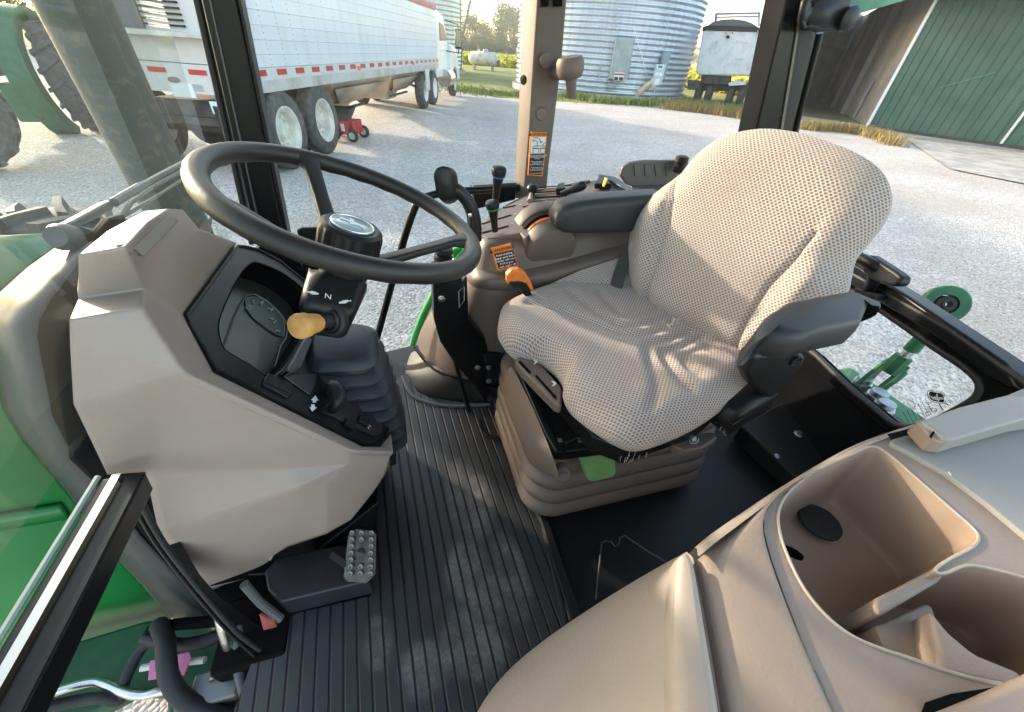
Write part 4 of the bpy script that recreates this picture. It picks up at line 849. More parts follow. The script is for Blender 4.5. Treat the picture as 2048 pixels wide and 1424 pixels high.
MB().loft([MB().ring(b1_, b2_, b1_.lerp(b2_, .45), .030, 8), MB().ring(b1_, b2_, b2_, .032, 8), MB().ring(b1_, b2_, b2_.lerp(b3_, .35), .028, 8)]).build('link_body', M['dgreen'], eye, smooth=25)
for s in (-.03, .03): MB().prism([b2_ + V(0, s, -.02), b2_ + V(.04, s, .0), b3_ + V(.05, s, 0), b3_ + V(-.02, s, -.10), b3_ + V(-.08, s, -.12)], V(0, .014, 0)).build('link_fork', M['dgreen'], eye, bevel=.004)
MB().tube(smoothpath([b2_ + V(-.02, -.05, 0), b2_ + V(-.06, -.06, -.02), b3_ + V(-.05, -.05, .02), b3_ + V(-.02, -.04, -.06)], 4), .007, 8).build('link_clip', M['dgreen'], eye)
MB().box(b3_ + V(-.1, 0, -.14), (.25, .2, .12)).build('link_bracket', M['dgreen'], TR, bevel=.01)
for px, py, y in ((1728, 762, .73), (1757, 790, .60), (1770, 812, .55)):
    c = at(px, py, y=y); MB().cyl(c - up0 * .08, c + up0 * .0, .036, n=6).build('hex_bolt', M['zinc'], TR, bevel=.004); MB().cyl(c, c + up0 * .018, .026).build('bolt_head', M['zinc'], TR, bevel=.003)
MB().box(at(1790, 830, y=.6) - up0 * .1, (.5, .7, .06)).build('hitch_housing', M['dgreen'], TR, bevel=.02)

# ---- right rear fender seen through the door glass, grab rail
rows = []
for px, py, w_ in ((960, 462, 13), (925, 492, 13), (893, 528, 13), (866, 572, 13), (842, 622, 12), (824, 668, 11), (812, 712, 9), (807, 752, 7)):
    a = at(px, py, y=1.52); b = at(px + w_, py, y=1.52); c = at(px + w_ * 1.9, py + 2, y=1.46); d = at(px + w_ * 2.6, py + 2, y=1.46)
    rows.append([a, b, c, d])
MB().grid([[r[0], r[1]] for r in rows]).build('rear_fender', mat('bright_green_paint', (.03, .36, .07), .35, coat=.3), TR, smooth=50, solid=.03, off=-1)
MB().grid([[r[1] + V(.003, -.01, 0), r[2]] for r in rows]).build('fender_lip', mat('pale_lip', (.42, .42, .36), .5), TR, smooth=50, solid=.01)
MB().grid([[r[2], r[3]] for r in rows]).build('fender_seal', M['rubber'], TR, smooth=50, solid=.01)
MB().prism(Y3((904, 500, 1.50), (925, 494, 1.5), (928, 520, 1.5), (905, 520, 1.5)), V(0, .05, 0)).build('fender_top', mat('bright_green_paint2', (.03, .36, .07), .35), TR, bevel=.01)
MB().tube(smoothpath(Y3((1000, 378, 1.33), (900, 384, 1.33), (858, 392, 1.33), (838, 402, 1.33), (826, 425, 1.33), (808, 480, 1.33), (786, 560, 1.33), (760, 655, 1.33), (738, 740, 1.33)), 5), .0125, 12).build('grab_rail', sat, TR, smooth=60)
MB().prism(Y3((592, 462, 1.3), (604, 456, 1.3), (662, 454, 1.3), (700, 470, 1.3), (700, 500, 1.3), (604, 490, 1.3)), V(0, .02, 0)).build('step_plate', blk, TR, bevel=.006)
dk2 = MB()
for pth, r in ((((540, 500), (570, 520), (600, 540), (640, 560)), .012), (((520, 490), (560, 530), (590, 565)), .018), (((580, 470), (592, 500), (600, 540)), .006), (((560, 480), (600, 500), (622, 530)), .006)):
    dk2.tube(smoothpath([at(*p, y=1.12) for p in pth], 4), r, 8)
dk2.build('wiring_loom', pit, TR, smooth=60)
MB().box(at(593, 520, y=1.15), (.03, .02, .07), Matrix.Rotation(R(20), 3, 'Y')).build('connector', M['chrome'], TR, bevel=.004)
MB().prism(Y3((500, 470, 1.2), (640, 520, 1.2), (650, 600, 1.2), (560, 560, 1.2)), V(0, .03, 0)).build('loom_cover', pit, TR, bevel=.01)

# ---- hood, shroud, windshield rail
fb_ = [(200, 468), (160, 478), (126, 492), (60, 540), (0, 595), (-28, 640), (-20, 680), (0, 712), (24, 817), (62, 880), (116, 944), (164, 1005), (235, 1105), (300, 1175), (352, 1236)]
rb_ = [(230, 478), (190, 495), (160, 522), (128, 565), (98, 605), (78, 642), (74, 672), (80, 705), (104, 830), (132, 885), (170, 935), (215, 985), (285, 1075), (350, 1145), (430, 1228)]
FBp = [at(*p, x=-.70) for p in fb_]; RBp = [at(*p, x=-.53) for p in rb_]
MB().grid([FBp, RBp]).build('hood_shroud', M['hoodgrey'], TR, smooth=40, solid=.01)
MB().grid([RBp, [p + V(.015, .015, 0) for p in RBp], [p + V(.06, .16, .0) for p in RBp]]).build('shroud_gasket', pit, TR, smooth=50)
def hoodrow(x, dz=0, dy=0): return [V(x, 1.25, FBp[0].z - .10 + dz), V(x, 1.15, FBp[0].z + dz)] + [V(x, p.y + dy * (1 if k < 6 else 1), p.z + dz) for k, p in enumerate(FBp)]
hg = MB().grid([hoodrow(-.71), hoodrow(-1.2, -.01, .01), hoodrow(-1.8, -.03, .03), hoodrow(-2.5, -.09, .06)]).build('hood', M['jdgreen'], TR, smooth=50, solid=.01)
mb = MB()
k0 = FBp[9]; 
for z_, hh_ in ((FBp[11].z + .02, .035),):
    mb.add([V(-.72, FBp[11].y - .012, z_), V(-2.2, FBp[11].y + .04, z_ - .04), V(-2.2, FBp[11].y + .03, z_ - .04 - hh_), V(-.72, FBp[11].y - .02, z_ - hh_)], [(0, 1, 2, 3)])
mb.build('hood_crease', M['jdgreen'], hg, solid=.012)
mb = MB()
for x0 in (-.80, -.93, -1.06, -1.19): mb.add([V(x0, .95, FBp[1].z + .012), V(x0 - .10, .95, FBp[1].z + .012), V(x0 - .12, 1.0, FBp[0].z + .013), V(x0 - .02, 1.0, FBp[0].z + .013)], [(0, 1, 2, 3)])
mb.build('hood_stripe', M['yellow'], hg)
# lower window rail crossing in front of the door opening
s0 = [at(*p, y=.42) for p in ((203, 957), (216, 966), (219, 1000), (262, 1012), (308, 976), (292, 944), (250, 950))]
e_ = at(88, 1430, z=at(305, 975, y=.42).z) - at(305, 975, y=.42)
mb = MB(); mb.loft([s0, [p + e_ for p in s0], [p + e_ * 1.5 for p in s0]]); rl = mb.build('window_rail', sat, TR, bevel=.003)
q0 = at(207, 956, y=.424); MB().tube([q0 + V(-.004, 0, .004), q0 + e_ * 1.5 + V(-.004, 0, .004)], .0035, 6).build('rail_glass_edge', mat('glass_edge', (.30, .36, .33), .3), rl)
q0, q1 = at(229, 955, y=.420), at(248, 951, y=.420)
mb = MB(); mb.add([q0 + V(0, 0, .006), q1 + V(0, 0, .006), q1 + e_ * 1.5 + V(0, 0, .006), q0 + e_ * 1.5 + V(0, 0, .006)], [(0, 1, 2, 3)]); mb.build('rail_highlight', mat('rail_glint', (.36, .38, .41), .35, metal=.5), rl)  # pale strip laid on to paint the highlight along the black rail
# door sill seam running to the mat
MB().tube(smoothpath([at(285, 1010, z=-.55), at(330, 1090, z=-.66), at(400, 1180, z=-.78), at(470, 1260, z=-.9), at(520, 1300, z=-.98)], 5), .0045, 10).build('body_seal', M['rubber'], TR, smooth=60)
MB().tube(smoothpath([at(268, 1010, z=-.56), at(315, 1090, z=-.67), at(385, 1180, z=-.79), at(455, 1262, z=-.91), at(510, 1312, z=-.99)], 5), .0035, 10).build('body_seal', sat, TR, smooth=60)
MB().grid([[at(222, 985, z=-.60), at(262, 1040, z=-.66), at(330, 1120, z=-.78), at(400, 1190, z=-.9), at(470, 1290, z=-1.0)], [at(310, 960, z=-.60), at(340, 1050, z=-.68), at(400, 1150, z=-.80), at(440, 1196, z=-.9), at(530, 1260, z=-1.0)]]).build('cowl_gasket', pit, TR, smooth=60)

# ---- exhaust stack, front wheel, wiper beyond the glass
ex0, ex1 = at(372, 470, x=-.95), at(170, -60, x=-.95)
exm = mat('stack_grey', (.050, .064, .062), .55, col2=(.13, .11, .08), scale=26, detail=9, bump=.6, bscale=60, dist=.003, lo=.52, hi=.66)
MB().cyl(V(ex0.x, ex0.y, ex0.z - .1), V(ex0.x, ex0.y, ex1.z + .6), .105, n=32).build('exhaust_stack', exm, TR, smooth=50)
fw_ = at(120, 425, x=-1.65); lug_tyre('front_wheel', V(-1.75, fw_.y, fw_.z - .55), (0, 1, 0), .56, .42, TR, 18, .07)
MB().cyl((-1.75, .4, fw_.z - .55), (-1.75, fw_.y, fw_.z - .55), .09).build('front_axle', M['dgreen'], TR)
wa = MB().prism([at(*p, x=-.62) for p in ((118, 462), (122, 453), (150, 440), (216, 404), (236, 398), (228, 420), (205, 432), (150, 460), (128, 466))], V(-.02, 0, 0)).build('wiper_arm', mat('wiper_grey', (.12, .13, .125), .4, metal=.4), TR, bevel=.005)
mb = MB(); mb.tube(smoothpath([at(228, 405, x=-.62), at(300, 362, x=-.62), at(380, 318, x=-.62)], 4), [.010] * 4 + [.007] * 4 + [.005], 8)
mb.tube([at(245, 432, x=-.6), at(262, 405, x=-.6), at(310, 372, x=-.6), at(400, 322, x=-.6)], .005, 6); mb.tube([at(245, 434, x=-.6), at(300, 402, x=-.6), at(400, 335, x=-.6)], .0035, 6); mb.tube([at(250, 428, x=-.6), at(320, 388, x=-.6), at(420, 326, x=-.6)], .003, 6)
mb.build('wiper_blade', mat('wiper_grey2', (.14, .155, .15), .4, metal=.3), wa)
MB().lathe(at(110, 473, x=-.6), at(172, 478, x=-.6) - at(110, 473, x=-.6), [(0, .018), (.012, .024), (.035, .024), (.04, .016), (.055, .016), (.058, .023), (.085, .022), (.09, .012)], 18).build('wiper_pivot', mat('pivot_grey', (.05, .065, .07), .45), wa, smooth=40)
MB().prism([at(*p, x=-.585) for p in ((160, 510), (172, 470), (200, 436), (228, 428), (234, 446), (205, 462), (185, 492))], V(.02, 0, 0)).build('wiper_boot', pit, wa, bevel=.006)

# ---- dash cowl
A = dict(F0=(157, 510, .47), M0=(251, 494, .47), c1=(297, 443, .56), c2=(336, 417, .66), c3=(366, 419, .70), t0=(215, 462, .60), t1=(290, 422, .68),
    V1=(289, 578, .50), V2=(336, 514, .575), V3=(397, 457, .70), F1=(157, 598, .478), F2=(139, 640, .42), F3=(140, 690, .415), F4=(147, 808, .41), M2=(283, 614, .43), M4=(366, 743, .40),
    z0=(474, 486, .865), z1=(372, 632, .59), z2=(428, 745, .508), z3=(724, 893, .515), z4=(760, 893, .55), z5=(782, 868, .60), R3=(700, 899, .47), F5=(215, 949, .455), G0=(291, 944, .472), G1=(582, 938, .468), G2=(697, 928, .480),
    H0=(318, 1066, .455), H1=(598, 972, .448), H2=(654, 970, .468), I0=(431, 1196, .52), I1=(528, 1152, .515), I2=(543, 1132, .51), I3=(545, 1112, .505), I4=(575, 1094, .50), I5=(653, 1068, .50), J0=(786, 903, .53), J1=(770, 950, .54), J2=(746, 985, .54), J3=(702, 1040, .52))
def cf(*k): return [at(A[q][0], A[q][1], y=A[q][2]) for q in k]
cow = MB(); idx = {}
for k in A: idx[k] = len(cow.v); cow.v.append(at(A[k][0], A[k][1], y=A[k][2]))
for f in ('F0 M0 c1 t0', 't0 c1 c2 t1', 't1 c2 c3', 'M0 V1 V2 c1', 'c1 V2 V3 c2', 'c2 V3 c3', 'F0 F1 V1 M0', 'F1 F2 M2 V1', 'F2 F3 M4 M2', 'F3 F4 M4', 'V1 z1 V2', 'V2 z1 z0 V3', 'M2 z1 V1', 'M2 M4 z2 z1', 'M4 R3 z3 z2', 'R3 J0 z4 z3', 'z4 J0 z5', 'F4 F5 G0 M4', 'M4 G0 G1', 'M4 G1 R3', 'R3 G1 G2', 'G0 H0 H1 G1', 'G1 H1 G2', 'H1 H2 G2', 'H0 I0 I1 I2 I3 I4 H1', 'H1 I4 I5 H2', 'R3 G2 J0', 'G2 H2 J1 J0', 'H2 I5 J3 J2 J1'):
    cow.f.append(tuple(idx[q] for q in f.split()))
co = cow.build('dash_cowl', tan, TR, smooth=180)
cbm = bmesh.new(); cbm.from_mesh(co.data); inner_v = [v.index for v in cbm.verts if not v.is_boundary]; bnd_v = [v.index for v in cbm.verts if v.is_boundary]; cbm.free()
vg = co.vertex_groups.new(name='inner'); vg.add(inner_v, 1.0, 'REPLACE'); vg.add(bnd_v, 0.0, 'REPLACE')
md = co.modifiers.new('sub', 'SUBSURF'); md.subdivision_type = 'SIMPLE'; md.levels = md.render_levels = 4
md = co.modifiers.new('soft', 'SMOOTH'); md.factor = .5; md.iterations = 3; md.vertex_group = 'inner'
md = co.modifiers.new('solid', 'SOLIDIFY'); md.thickness = .010; md.offset = -1
MB().prism([at(*p, y=y) for p, y in (((272, 497), .492), ((341, 431), .64), ((358, 443), .655), ((289, 514), .508))], V(.0, -.008, .004)).build('cowl_slot', mat('slot_shadow_tan', (.33, .285, .25), .55), co, bevel=.004)
fch = cf('F3', 'F4', 'F5', 'G0')
MB().grid([[p + V(.012, .012, 0) for p in fch], [V(p.x + .02, .80, p.z) for p in fch]]).build('cowl_front', tan, TR, smooth=30)
# black core under the panel
BP0 = at(640, 760, y=.62); ba = R(55); BN = V(math.sin(ba), 0, math.cos(ba))
def bz(px, py, d=0): return onp(px, py, BP0 + BN * d, BN)
core = MB(); cc = [bz(*p, -.11) for p in ((400, 620), (440, 735), (720, 880), (775, 860), (640, 620), (485, 500))]
core.prism(cc, V(-.05, 0, -.35)); core.build('dash_core', pit, TR)
MB().box((-.40, .78, -.75), (.25, .55, .5)).build('firewall_box', pit, TR, bevel=.02)

# instrument bezel with opening
bo_ = [bz(*p) for p in ((474, 492), (372, 632), (380, 652), (430, 742), (560, 806), (724, 889), (752, 890), (768, 876), (782, 840), (790, 790), (760, 740), (640, 600), (606, 560), (560, 523), (515, 500), (490, 494))]
bi_ = smoothpath([bz(*p) for p in ((503, 527), (475, 560), (447, 620), (438, 655), (446, 690), (460, 705), (500, 728), (545, 752), (590, 700), (622, 640), (618, 592), (575, 552), (530, 530))], 3, True)
v_, f_ = ngon_fill(bo_, [bi_]); mb = MB(); mb.add(v_, f_); bez = mb.build('instrument_bezel', blk, TR, solid=.014, off=-1, smooth=0)
bm_ = bez.modifiers.new('bevel', 'BEVEL'); bm_.width = .003; bm_.segments = 2; bm_.limit_method = 'ANGLE'; bm_.angle_limit = R(40)
MB().tube([p + BN * .001 for p in bo_] + [bo_[0]], .0035, 6).build('bezel_edge', sat, bez)
mb = MB(); mb.loft([bi_, [p - BN * .055 for p in bi_]], caps=False); mb.build('cluster_well', pit, bez, smooth=50)
mb = MB(); mb.add([p - BN * .052 for p in bi_], [tuple(range(len(bi_)))])
def m_screen():
    m = bpy.data.materials.new('gauge_lens'); m.use_nodes = True; t = m.node_tree; b = t.nodes['Principled BSDF']
    tc = nd(t, 'ShaderNodeTexCoord'); n = nd(t, 'ShaderNodeTexNoise', Scale=9.0); t.links.new(tc.outputs['Object'], n.inputs['Vector'])
    t.links.new(mixc(t, n.outputs['Fac'], (.014, .018, .017), (.035, .042, .038)), b.inputs['Base Color']); b.inputs['Roughness'].default_value = .3; b.inputs['Coat Weight'].default_value = .15; b.inputs['Coat Roughness'].default_value = .05; return m
lens = mb.build('gauge_cluster', m_screen(), bez, smooth=0)
def gz(px, py): return bz(px, py, -.050)
el = [gz(*p) for p in ((490, 600), (500, 594), (515, 596), (540, 612), (560, 632), (570, 655), (566, 672), (552, 670), (530, 655), (508, 638), (494, 620))]
MB().add(smoothpath(el, 4, True), [tuple(range(44))]).build('gauge_face', mat('gauge_face', (.02, .035, .035), .3), lens, smooth=0, solid=.002)
mb = MB()
mb.tube([bz(*p, -.048) for p in ((452, 690), (468, 640), (484, 604), (494, 590), (510, 588), (535, 602), (562, 628), (576, 652), (572, 676), (562, 690), (548, 740))], .0012, 5)
mb.tube(smoothpath([bz(*p, -.048) for p in ((494, 598), (515, 594), (545, 612), (568, 645), (567, 672))], 3), .001, 5)
mb.build('lens_line', mat('lens_line', (.16, .20, .19), .4), lens)
mb = MB()
for a in (((491, 614), (498, 620)), ((497, 610), (500, 618)), ((506, 600), (508, 606)), ((519, 606), (527, 603)), ((523, 610), (526, 603)), ((536, 616), (546, 620)), ((546, 616), (542, 622)), ((540, 636), (547, 638)), ((548, 646), (552, 641)), ((553, 660), (560, 662)), ((550, 664), (556, 660))):
    mb.tube([bz(*p, -.046) for p in a], .0013, 5)
mb.build('gauge_needles', mat('gauge_print', (.30, .36, .35), .4), lens)
# lower switch strip on the bezel
MB().prism([bz(*p, .001) for p in ((534, 748), (582, 768), (583, 792), (574, 798), (524, 772), (524, 764))], BN * .004).build('blank_switch', blk, bez, bevel=.003)
MB().prism([bz(*p, .005) for p in ((541, 756), (577, 772), (576, 786), (534, 766))], BN * .002).build('switch_cap', blk, bez, bevel=.001)
MB().prism([bz(*p, .001) for p in ((562, 752), (632, 748), (630, 770), (618, 791))], BN * .003).build('smooth_plate', mat('dark_plate', (.03, .032, .035), .3), bez, bevel=.002)
MB().prism([bz(*p, .001) for p in ((600, 680), (592, 690), (556, 752), (566, 756), (588, 748), (612, 690))], BN * .02).build('column_fairing', mat('fairing_grey', (.05, .055, .06), .45), bez, bevel=.006)
mb = MB()
for dx, dy, s in ((629, 800, 1), (626, 814, -1)):
    a = bz(dx + 1 * s, dy - 6 * s, .004); mb.add([bz(dx - 7, dy, .004), bz(dx + 1.5 * s, dy - 9 * s, .004), bz(dx + 8, dy + 1, .004)], [(0, 1, 2)]); mb.add([bz(dx - 3, dy, .004), bz(dx + 4, dy + 1, .004), bz(dx + 3, dy + 5 * s, .004), bz(dx - 4, dy + 5 * s, .004)], [(0, 1, 2, 3)])
mb.build('arrow_symbol', M['white'], bez, smooth=0, solid=.0008)
kb = MB(); kb.tube(smoothpath([bz(652, 780, .012), bz(668, 778, .03), bz(676, 792, .035), bz(672, 808, .03), bz(664, 820, .012)], 4), [.012, .014, .016, .017, .017, .017, .016, .016, .015, .014, .013, .012, .010, .010, .010, .009, .008], 12).build('tilt_lever', blk, bez, smooth=60)
MB().prism([bz(*p, .001) for p in ((690, 790), (766, 828), (762, 866), (748, 874), (640, 824), (650, 808))], BN * .003).build('switch_panel', mat('panel_brushed_black', (.028, .028, .03), .35, noise_amt=.3, scale=40), bez, bevel=.002)
for p4 in (((688, 838), (708, 848), (706, 862), (684, 852)), ((716, 832), (736, 842), (733, 856), (712, 846))):
    MB().prism([bz(*p, .004) for p in p4], BN * .008).build('rocker_switch', blk, bez, bevel=.002)
mb = MB(); mb.tube(arc(bz(705, 856, .006), V(0, 1, 0), BN.cross(V(0, 1, 0)), .003, 0, 360, 10), .0007, 4); mb.tube(arc(bz(738, 852, .006), V(0, 1, 0), BN.cross(V(0, 1, 0)), .0035, -90, 90, 8), .0008, 4); mb.tube([bz(735, 850, .006), bz(738, 858, .006)], .0008, 4); mb.build('switch_symbol', M['white'], bez)
MB().prism(Y3((778, 908, .53), (792, 906, .53), (793, 930, .53), (780, 935, .53)), V(0, .02, 0)).build('side_catch', sat, TR, bevel=.003)

# ---- steering column
Wc = V(-.0636, .6768, -.2147); Wn = V(.342, -.021, .94).normalized()
wx = V(0, 1, 0) - Wn * Wn.y; wx.normalize(); wy = Wn.cross(wx)
BB = at(700, 800, y=.68)
bel = MB(); 
# rubber boot: stacked rounded rings that widen downwards
rings = []
cols = [((690, 665), 128, .64), ((690, 690), 150, .645), ((698, 722), 160, .65), ((705, 748), 170, .655), ((708, 778), 176, .66), ((716, 805), 178, .665), ((722, 838), 172, .67)]
pod0, pod1 = at(684, 682, y=.685), at(712, 862, y=.70)
ax_ = (pod0 - pod1).normalized(); bx1 = V(0, 1, 0); by1 = ax_.cross(bx1).normalized(); bx1 = by1.cross(ax_)
Lb = (pod0 - pod1).length
nb = 8
for k in range(nb):
    for t, sc in ((0, .90), (.06, .96), (.44, 1.09), (.50, 1.09), (.54, 1.03), (.60, .90)):
        f = (k + t) / nb; c = pod0.lerp(pod1, f); wdt = (.108 + .100 * f ** .7) * sc; hh_ = (.110 + .115 * f ** .7) * sc
        tilt = Matrix.Rotation(R(-6 + 22 * f), 3, by1)
        rings.append([c + tilt @ (p - c) for p in rrect(c, bx1, by1, wdt, hh_, .035, 4)])
bt_ = bel.loft(rings).build('column_boot', mat('boot_rubber', (.020, .023, .028), .45, noise_amt=.15, scale=15), TR, smooth=28)
# head pod: rounded block with symbols on its sloping upper face
pf = [(589, 598, .575), (637, 541, .62), (735, 556, .63), (738, 600, .63), (727, 640, .60), (700, 680, .575), (660, 684, .565), (612, 672, .565), (589, 622, .565)]
top_f = Y3((596, 600, .575), (637, 541, .63), (735, 556, .645), (713, 627, .590)); low_f = Y3((591, 606, .57), (713, 630, .585), (690, 684, .585), (613, 673, .575))
c6 = [at(591, 604, y=.565), at(714, 629, y=.580), at(690, 685, y=.585), at(612, 674, y=.575), at(637, 541, y=.64), at(736, 557, y=.65), at(737, 610, y=.66), at(700, 682, y=.65)]
pm = MB(); bk = V(0, .13, 0)
L0 = [c6[0], c6[4], c6[5], c6[1]]; L1 = [p + bk * .8 for p in L0]
pm.add([c6[0], c6[1], c6[2], c6[3], c6[4], c6[5], c6[2] + bk, c6[3] + bk, c6[0] + bk * 1.1, c6[5] + V(0, .07, -.06)], [(0, 1, 2, 3), (0, 4, 5, 1), (1, 5, 9, 6, 2), (3, 2, 6, 7), (0, 3, 7, 8), (0, 8, 4), (4, 8, 7, 6, 9, 5)])
pod = pm.build('column_head', blk, TR, bevel=.014, seg=4)
tn = (c6[4] - c6[0]).cross(c6[1] - c6[0]).normalized(); tn = tn if tn.dot(c6[0]) < 0 else -tn
def tp_(px, py, d=.004): return onp(px, py, c6[0] + tn * d, tn)
tx_, ty_ = (tp_(690, 605) - tp_(620, 585)).normalized(), None; ty_ = tn.cross(tx_)
if ty_.z < 0: ty_ = -ty_
text('N', tp_(656, 593), tx_, ty_, .014, M['white'], 'lettering', pod, .0003)
mb = MB()
for s, (px, py) in ((1, (625, 585)), (-1, (690, 603))):
    for a in (((-9, -2), (-2, -3), (-2, 2), (-8, 0)), ((-2, -3), (7, -1), (9, 3), (3, 4), (-3, 3)), ((-13, -2), (-10, -3), (-9, -1), (-12, 0)), ((6, 0), (12, 1), (12, 4), (7, 4))):
        mb.add([tp_(px + dx * s, py + dy) for dx, dy in a], [tuple(range(len(a)))])
mb.build('direction_symbol', M['white'], pod, smooth=0, solid=.0006)
k0, k1 = at(660, 640, y=.575), at(602, 652, y=.525)
kd = (k1 - k0).normalized()
MB().lathe(k0 - kd * .01, kd, [(0, .027), (.010, .027), (.012, .024), (.013, .022), (.009, .020), (.014, .018), (.017, .016), (.013, .014), (.02, .012), (.03, .011), (.034, .001)], 28).build('lever_gaiter', M['rubber'], pod, smooth=40)
MB().lathe(k0 + kd * .015, kd, [(0, .007), (.012, .009), (.014, .0135), (.018, .0145), (.036, .0165), (.040, .0185), (.052, .019), (.0545, .018), (.0555, .016), (.056, .001)], 32).build('lever_knob', M['amber'], pod, smooth=30)
# steering wheel
sw = MB(); rm = [Wc + wx * (.2 * math.cos(2 * math.pi * i / 96)) + wy * (.2 * math.sin(2 * math.pi * i / 96)) for i in range(96)]
rings = []
for i in range(96):
    a = 2 * math.pi * i / 96; rad = wx * math.cos(a) + wy * math.sin(a); rr = []
    for j in range(16):
        b = 2 * math.pi * j / 16; g_ = 1 + (.05 * math.cos(i * math.pi / 2) if math.sin(b) < -.3 else 0)
        rr.append(rm[i] + rad * (.0152 * math.cos(b)) + Wn * (.0148 * math.sin(b) * g_))
    rings.append(rr)
rings.append(rings[0]); sw.loft(rings, caps=False)
whl = sw.build('steering_wheel', M['leather'], TR, smooth=60)
hubc = Wc - Wn * .045
for ang in (None,):
    pass
def wp(px, py, d=0): return onp(px, py, Wc + Wn * d, Wn)
for (px, py), nm in (((612, 316), 'spoke'), ((928, 480), 'spoke'), ((448, 420), 'spoke')):
    o_ = wp(px, py); dr = (o_ - Wc).normalized(); side = Wn.cross(dr); o_ = Wc + dr * .188
    sp = MB()
    def rg(c, wd, th): return rrect(c, side, Wn, wd, th, min(wd, th) * .35, 3)
    sp.loft([rg(Wc + dr * .03 - Wn * .088, .034, .02), rg(Wc + dr * .055 - Wn * .082, .032, .019), rg(Wc + dr * .12 - Wn * .040, .026, .016), rg(Wc + dr * .172 - Wn * .006, .028, .016), rg(o_, .044, .018)])
    sp.build(nm, M['leather'], whl, smooth=40)
hb = Wc - Wn * .122
hub = MB().lathe(hb, Wn, [(-.05, .030), (-.03, .036), (0, .040), (.025, .043), (.04, .046), (.055, .046)], 40).build('hub', M['leather'], whl, smooth=35)
prof = [(.045, .044), (.048, .051), (.080, .051), (.088, .049), (.093, .043), (.092, .036)]
kn = MB(); n_k = 64; x_, y_, z_ = kn.ax(hb, hb + Wn); rings = []
for h, r in prof:
    rings.append([hb + Wn * h + (x_ * math.cos(2 * math.pi * i / n_k) + y_ * math.sin(2 * math.pi * i / n_k)) * (r * (1 - (.06 if (i % 4 in (1, 2) and .047 < h < .085) else 0))) for i in range(n_k)])
kn.loft(rings); kn.build('tilt_knob', blk, whl, smooth=30)
cap = MB().lathe(hb + Wn * .0925, Wn, [(0, .034), (.002, .032), (.0035, .001)], 40).build('emblem_cap', mat('emblem_grey', (.36, .42, .43), .25, noise_amt=.1, scale=30, coat=.6), whl, smooth=60)
MB().tube(arc(hb + Wn * .0945, x_, y_, .0333, 0, 360, 40), .0012, 6).build('emblem_ring', M['chrome'], whl)
ec = hb + Wn * .0965; ex_ = (onp(740, 455, ec, Wn) - onp(670, 428, ec, Wn)).normalized(); ey_ = Wn.cross(ex_)
dpts = ((-.020, .004), (-.010, .004), (-.006, .008), (-.009, .013), (-.003, .013), (.0, .006), (.012, .003), (.022, -.008), (.012, -.003), (.004, -.004), (-.002, -.009), (-.004, -.003), (-.012, .0), (-.021, -.002))
MB().add([ec + ex_ * a + ey_ * b for a, b in dpts], [tuple(range(len(dpts)))]).build('leaping_deer', M['white'], cap, smooth=0, solid=.0008)
cr = MB().lathe(hb - Wn * .08, Wn, [(0, .030), (.03, .034), (.06, .034)], 26).build('column_collar', blk, TR, smooth=40)
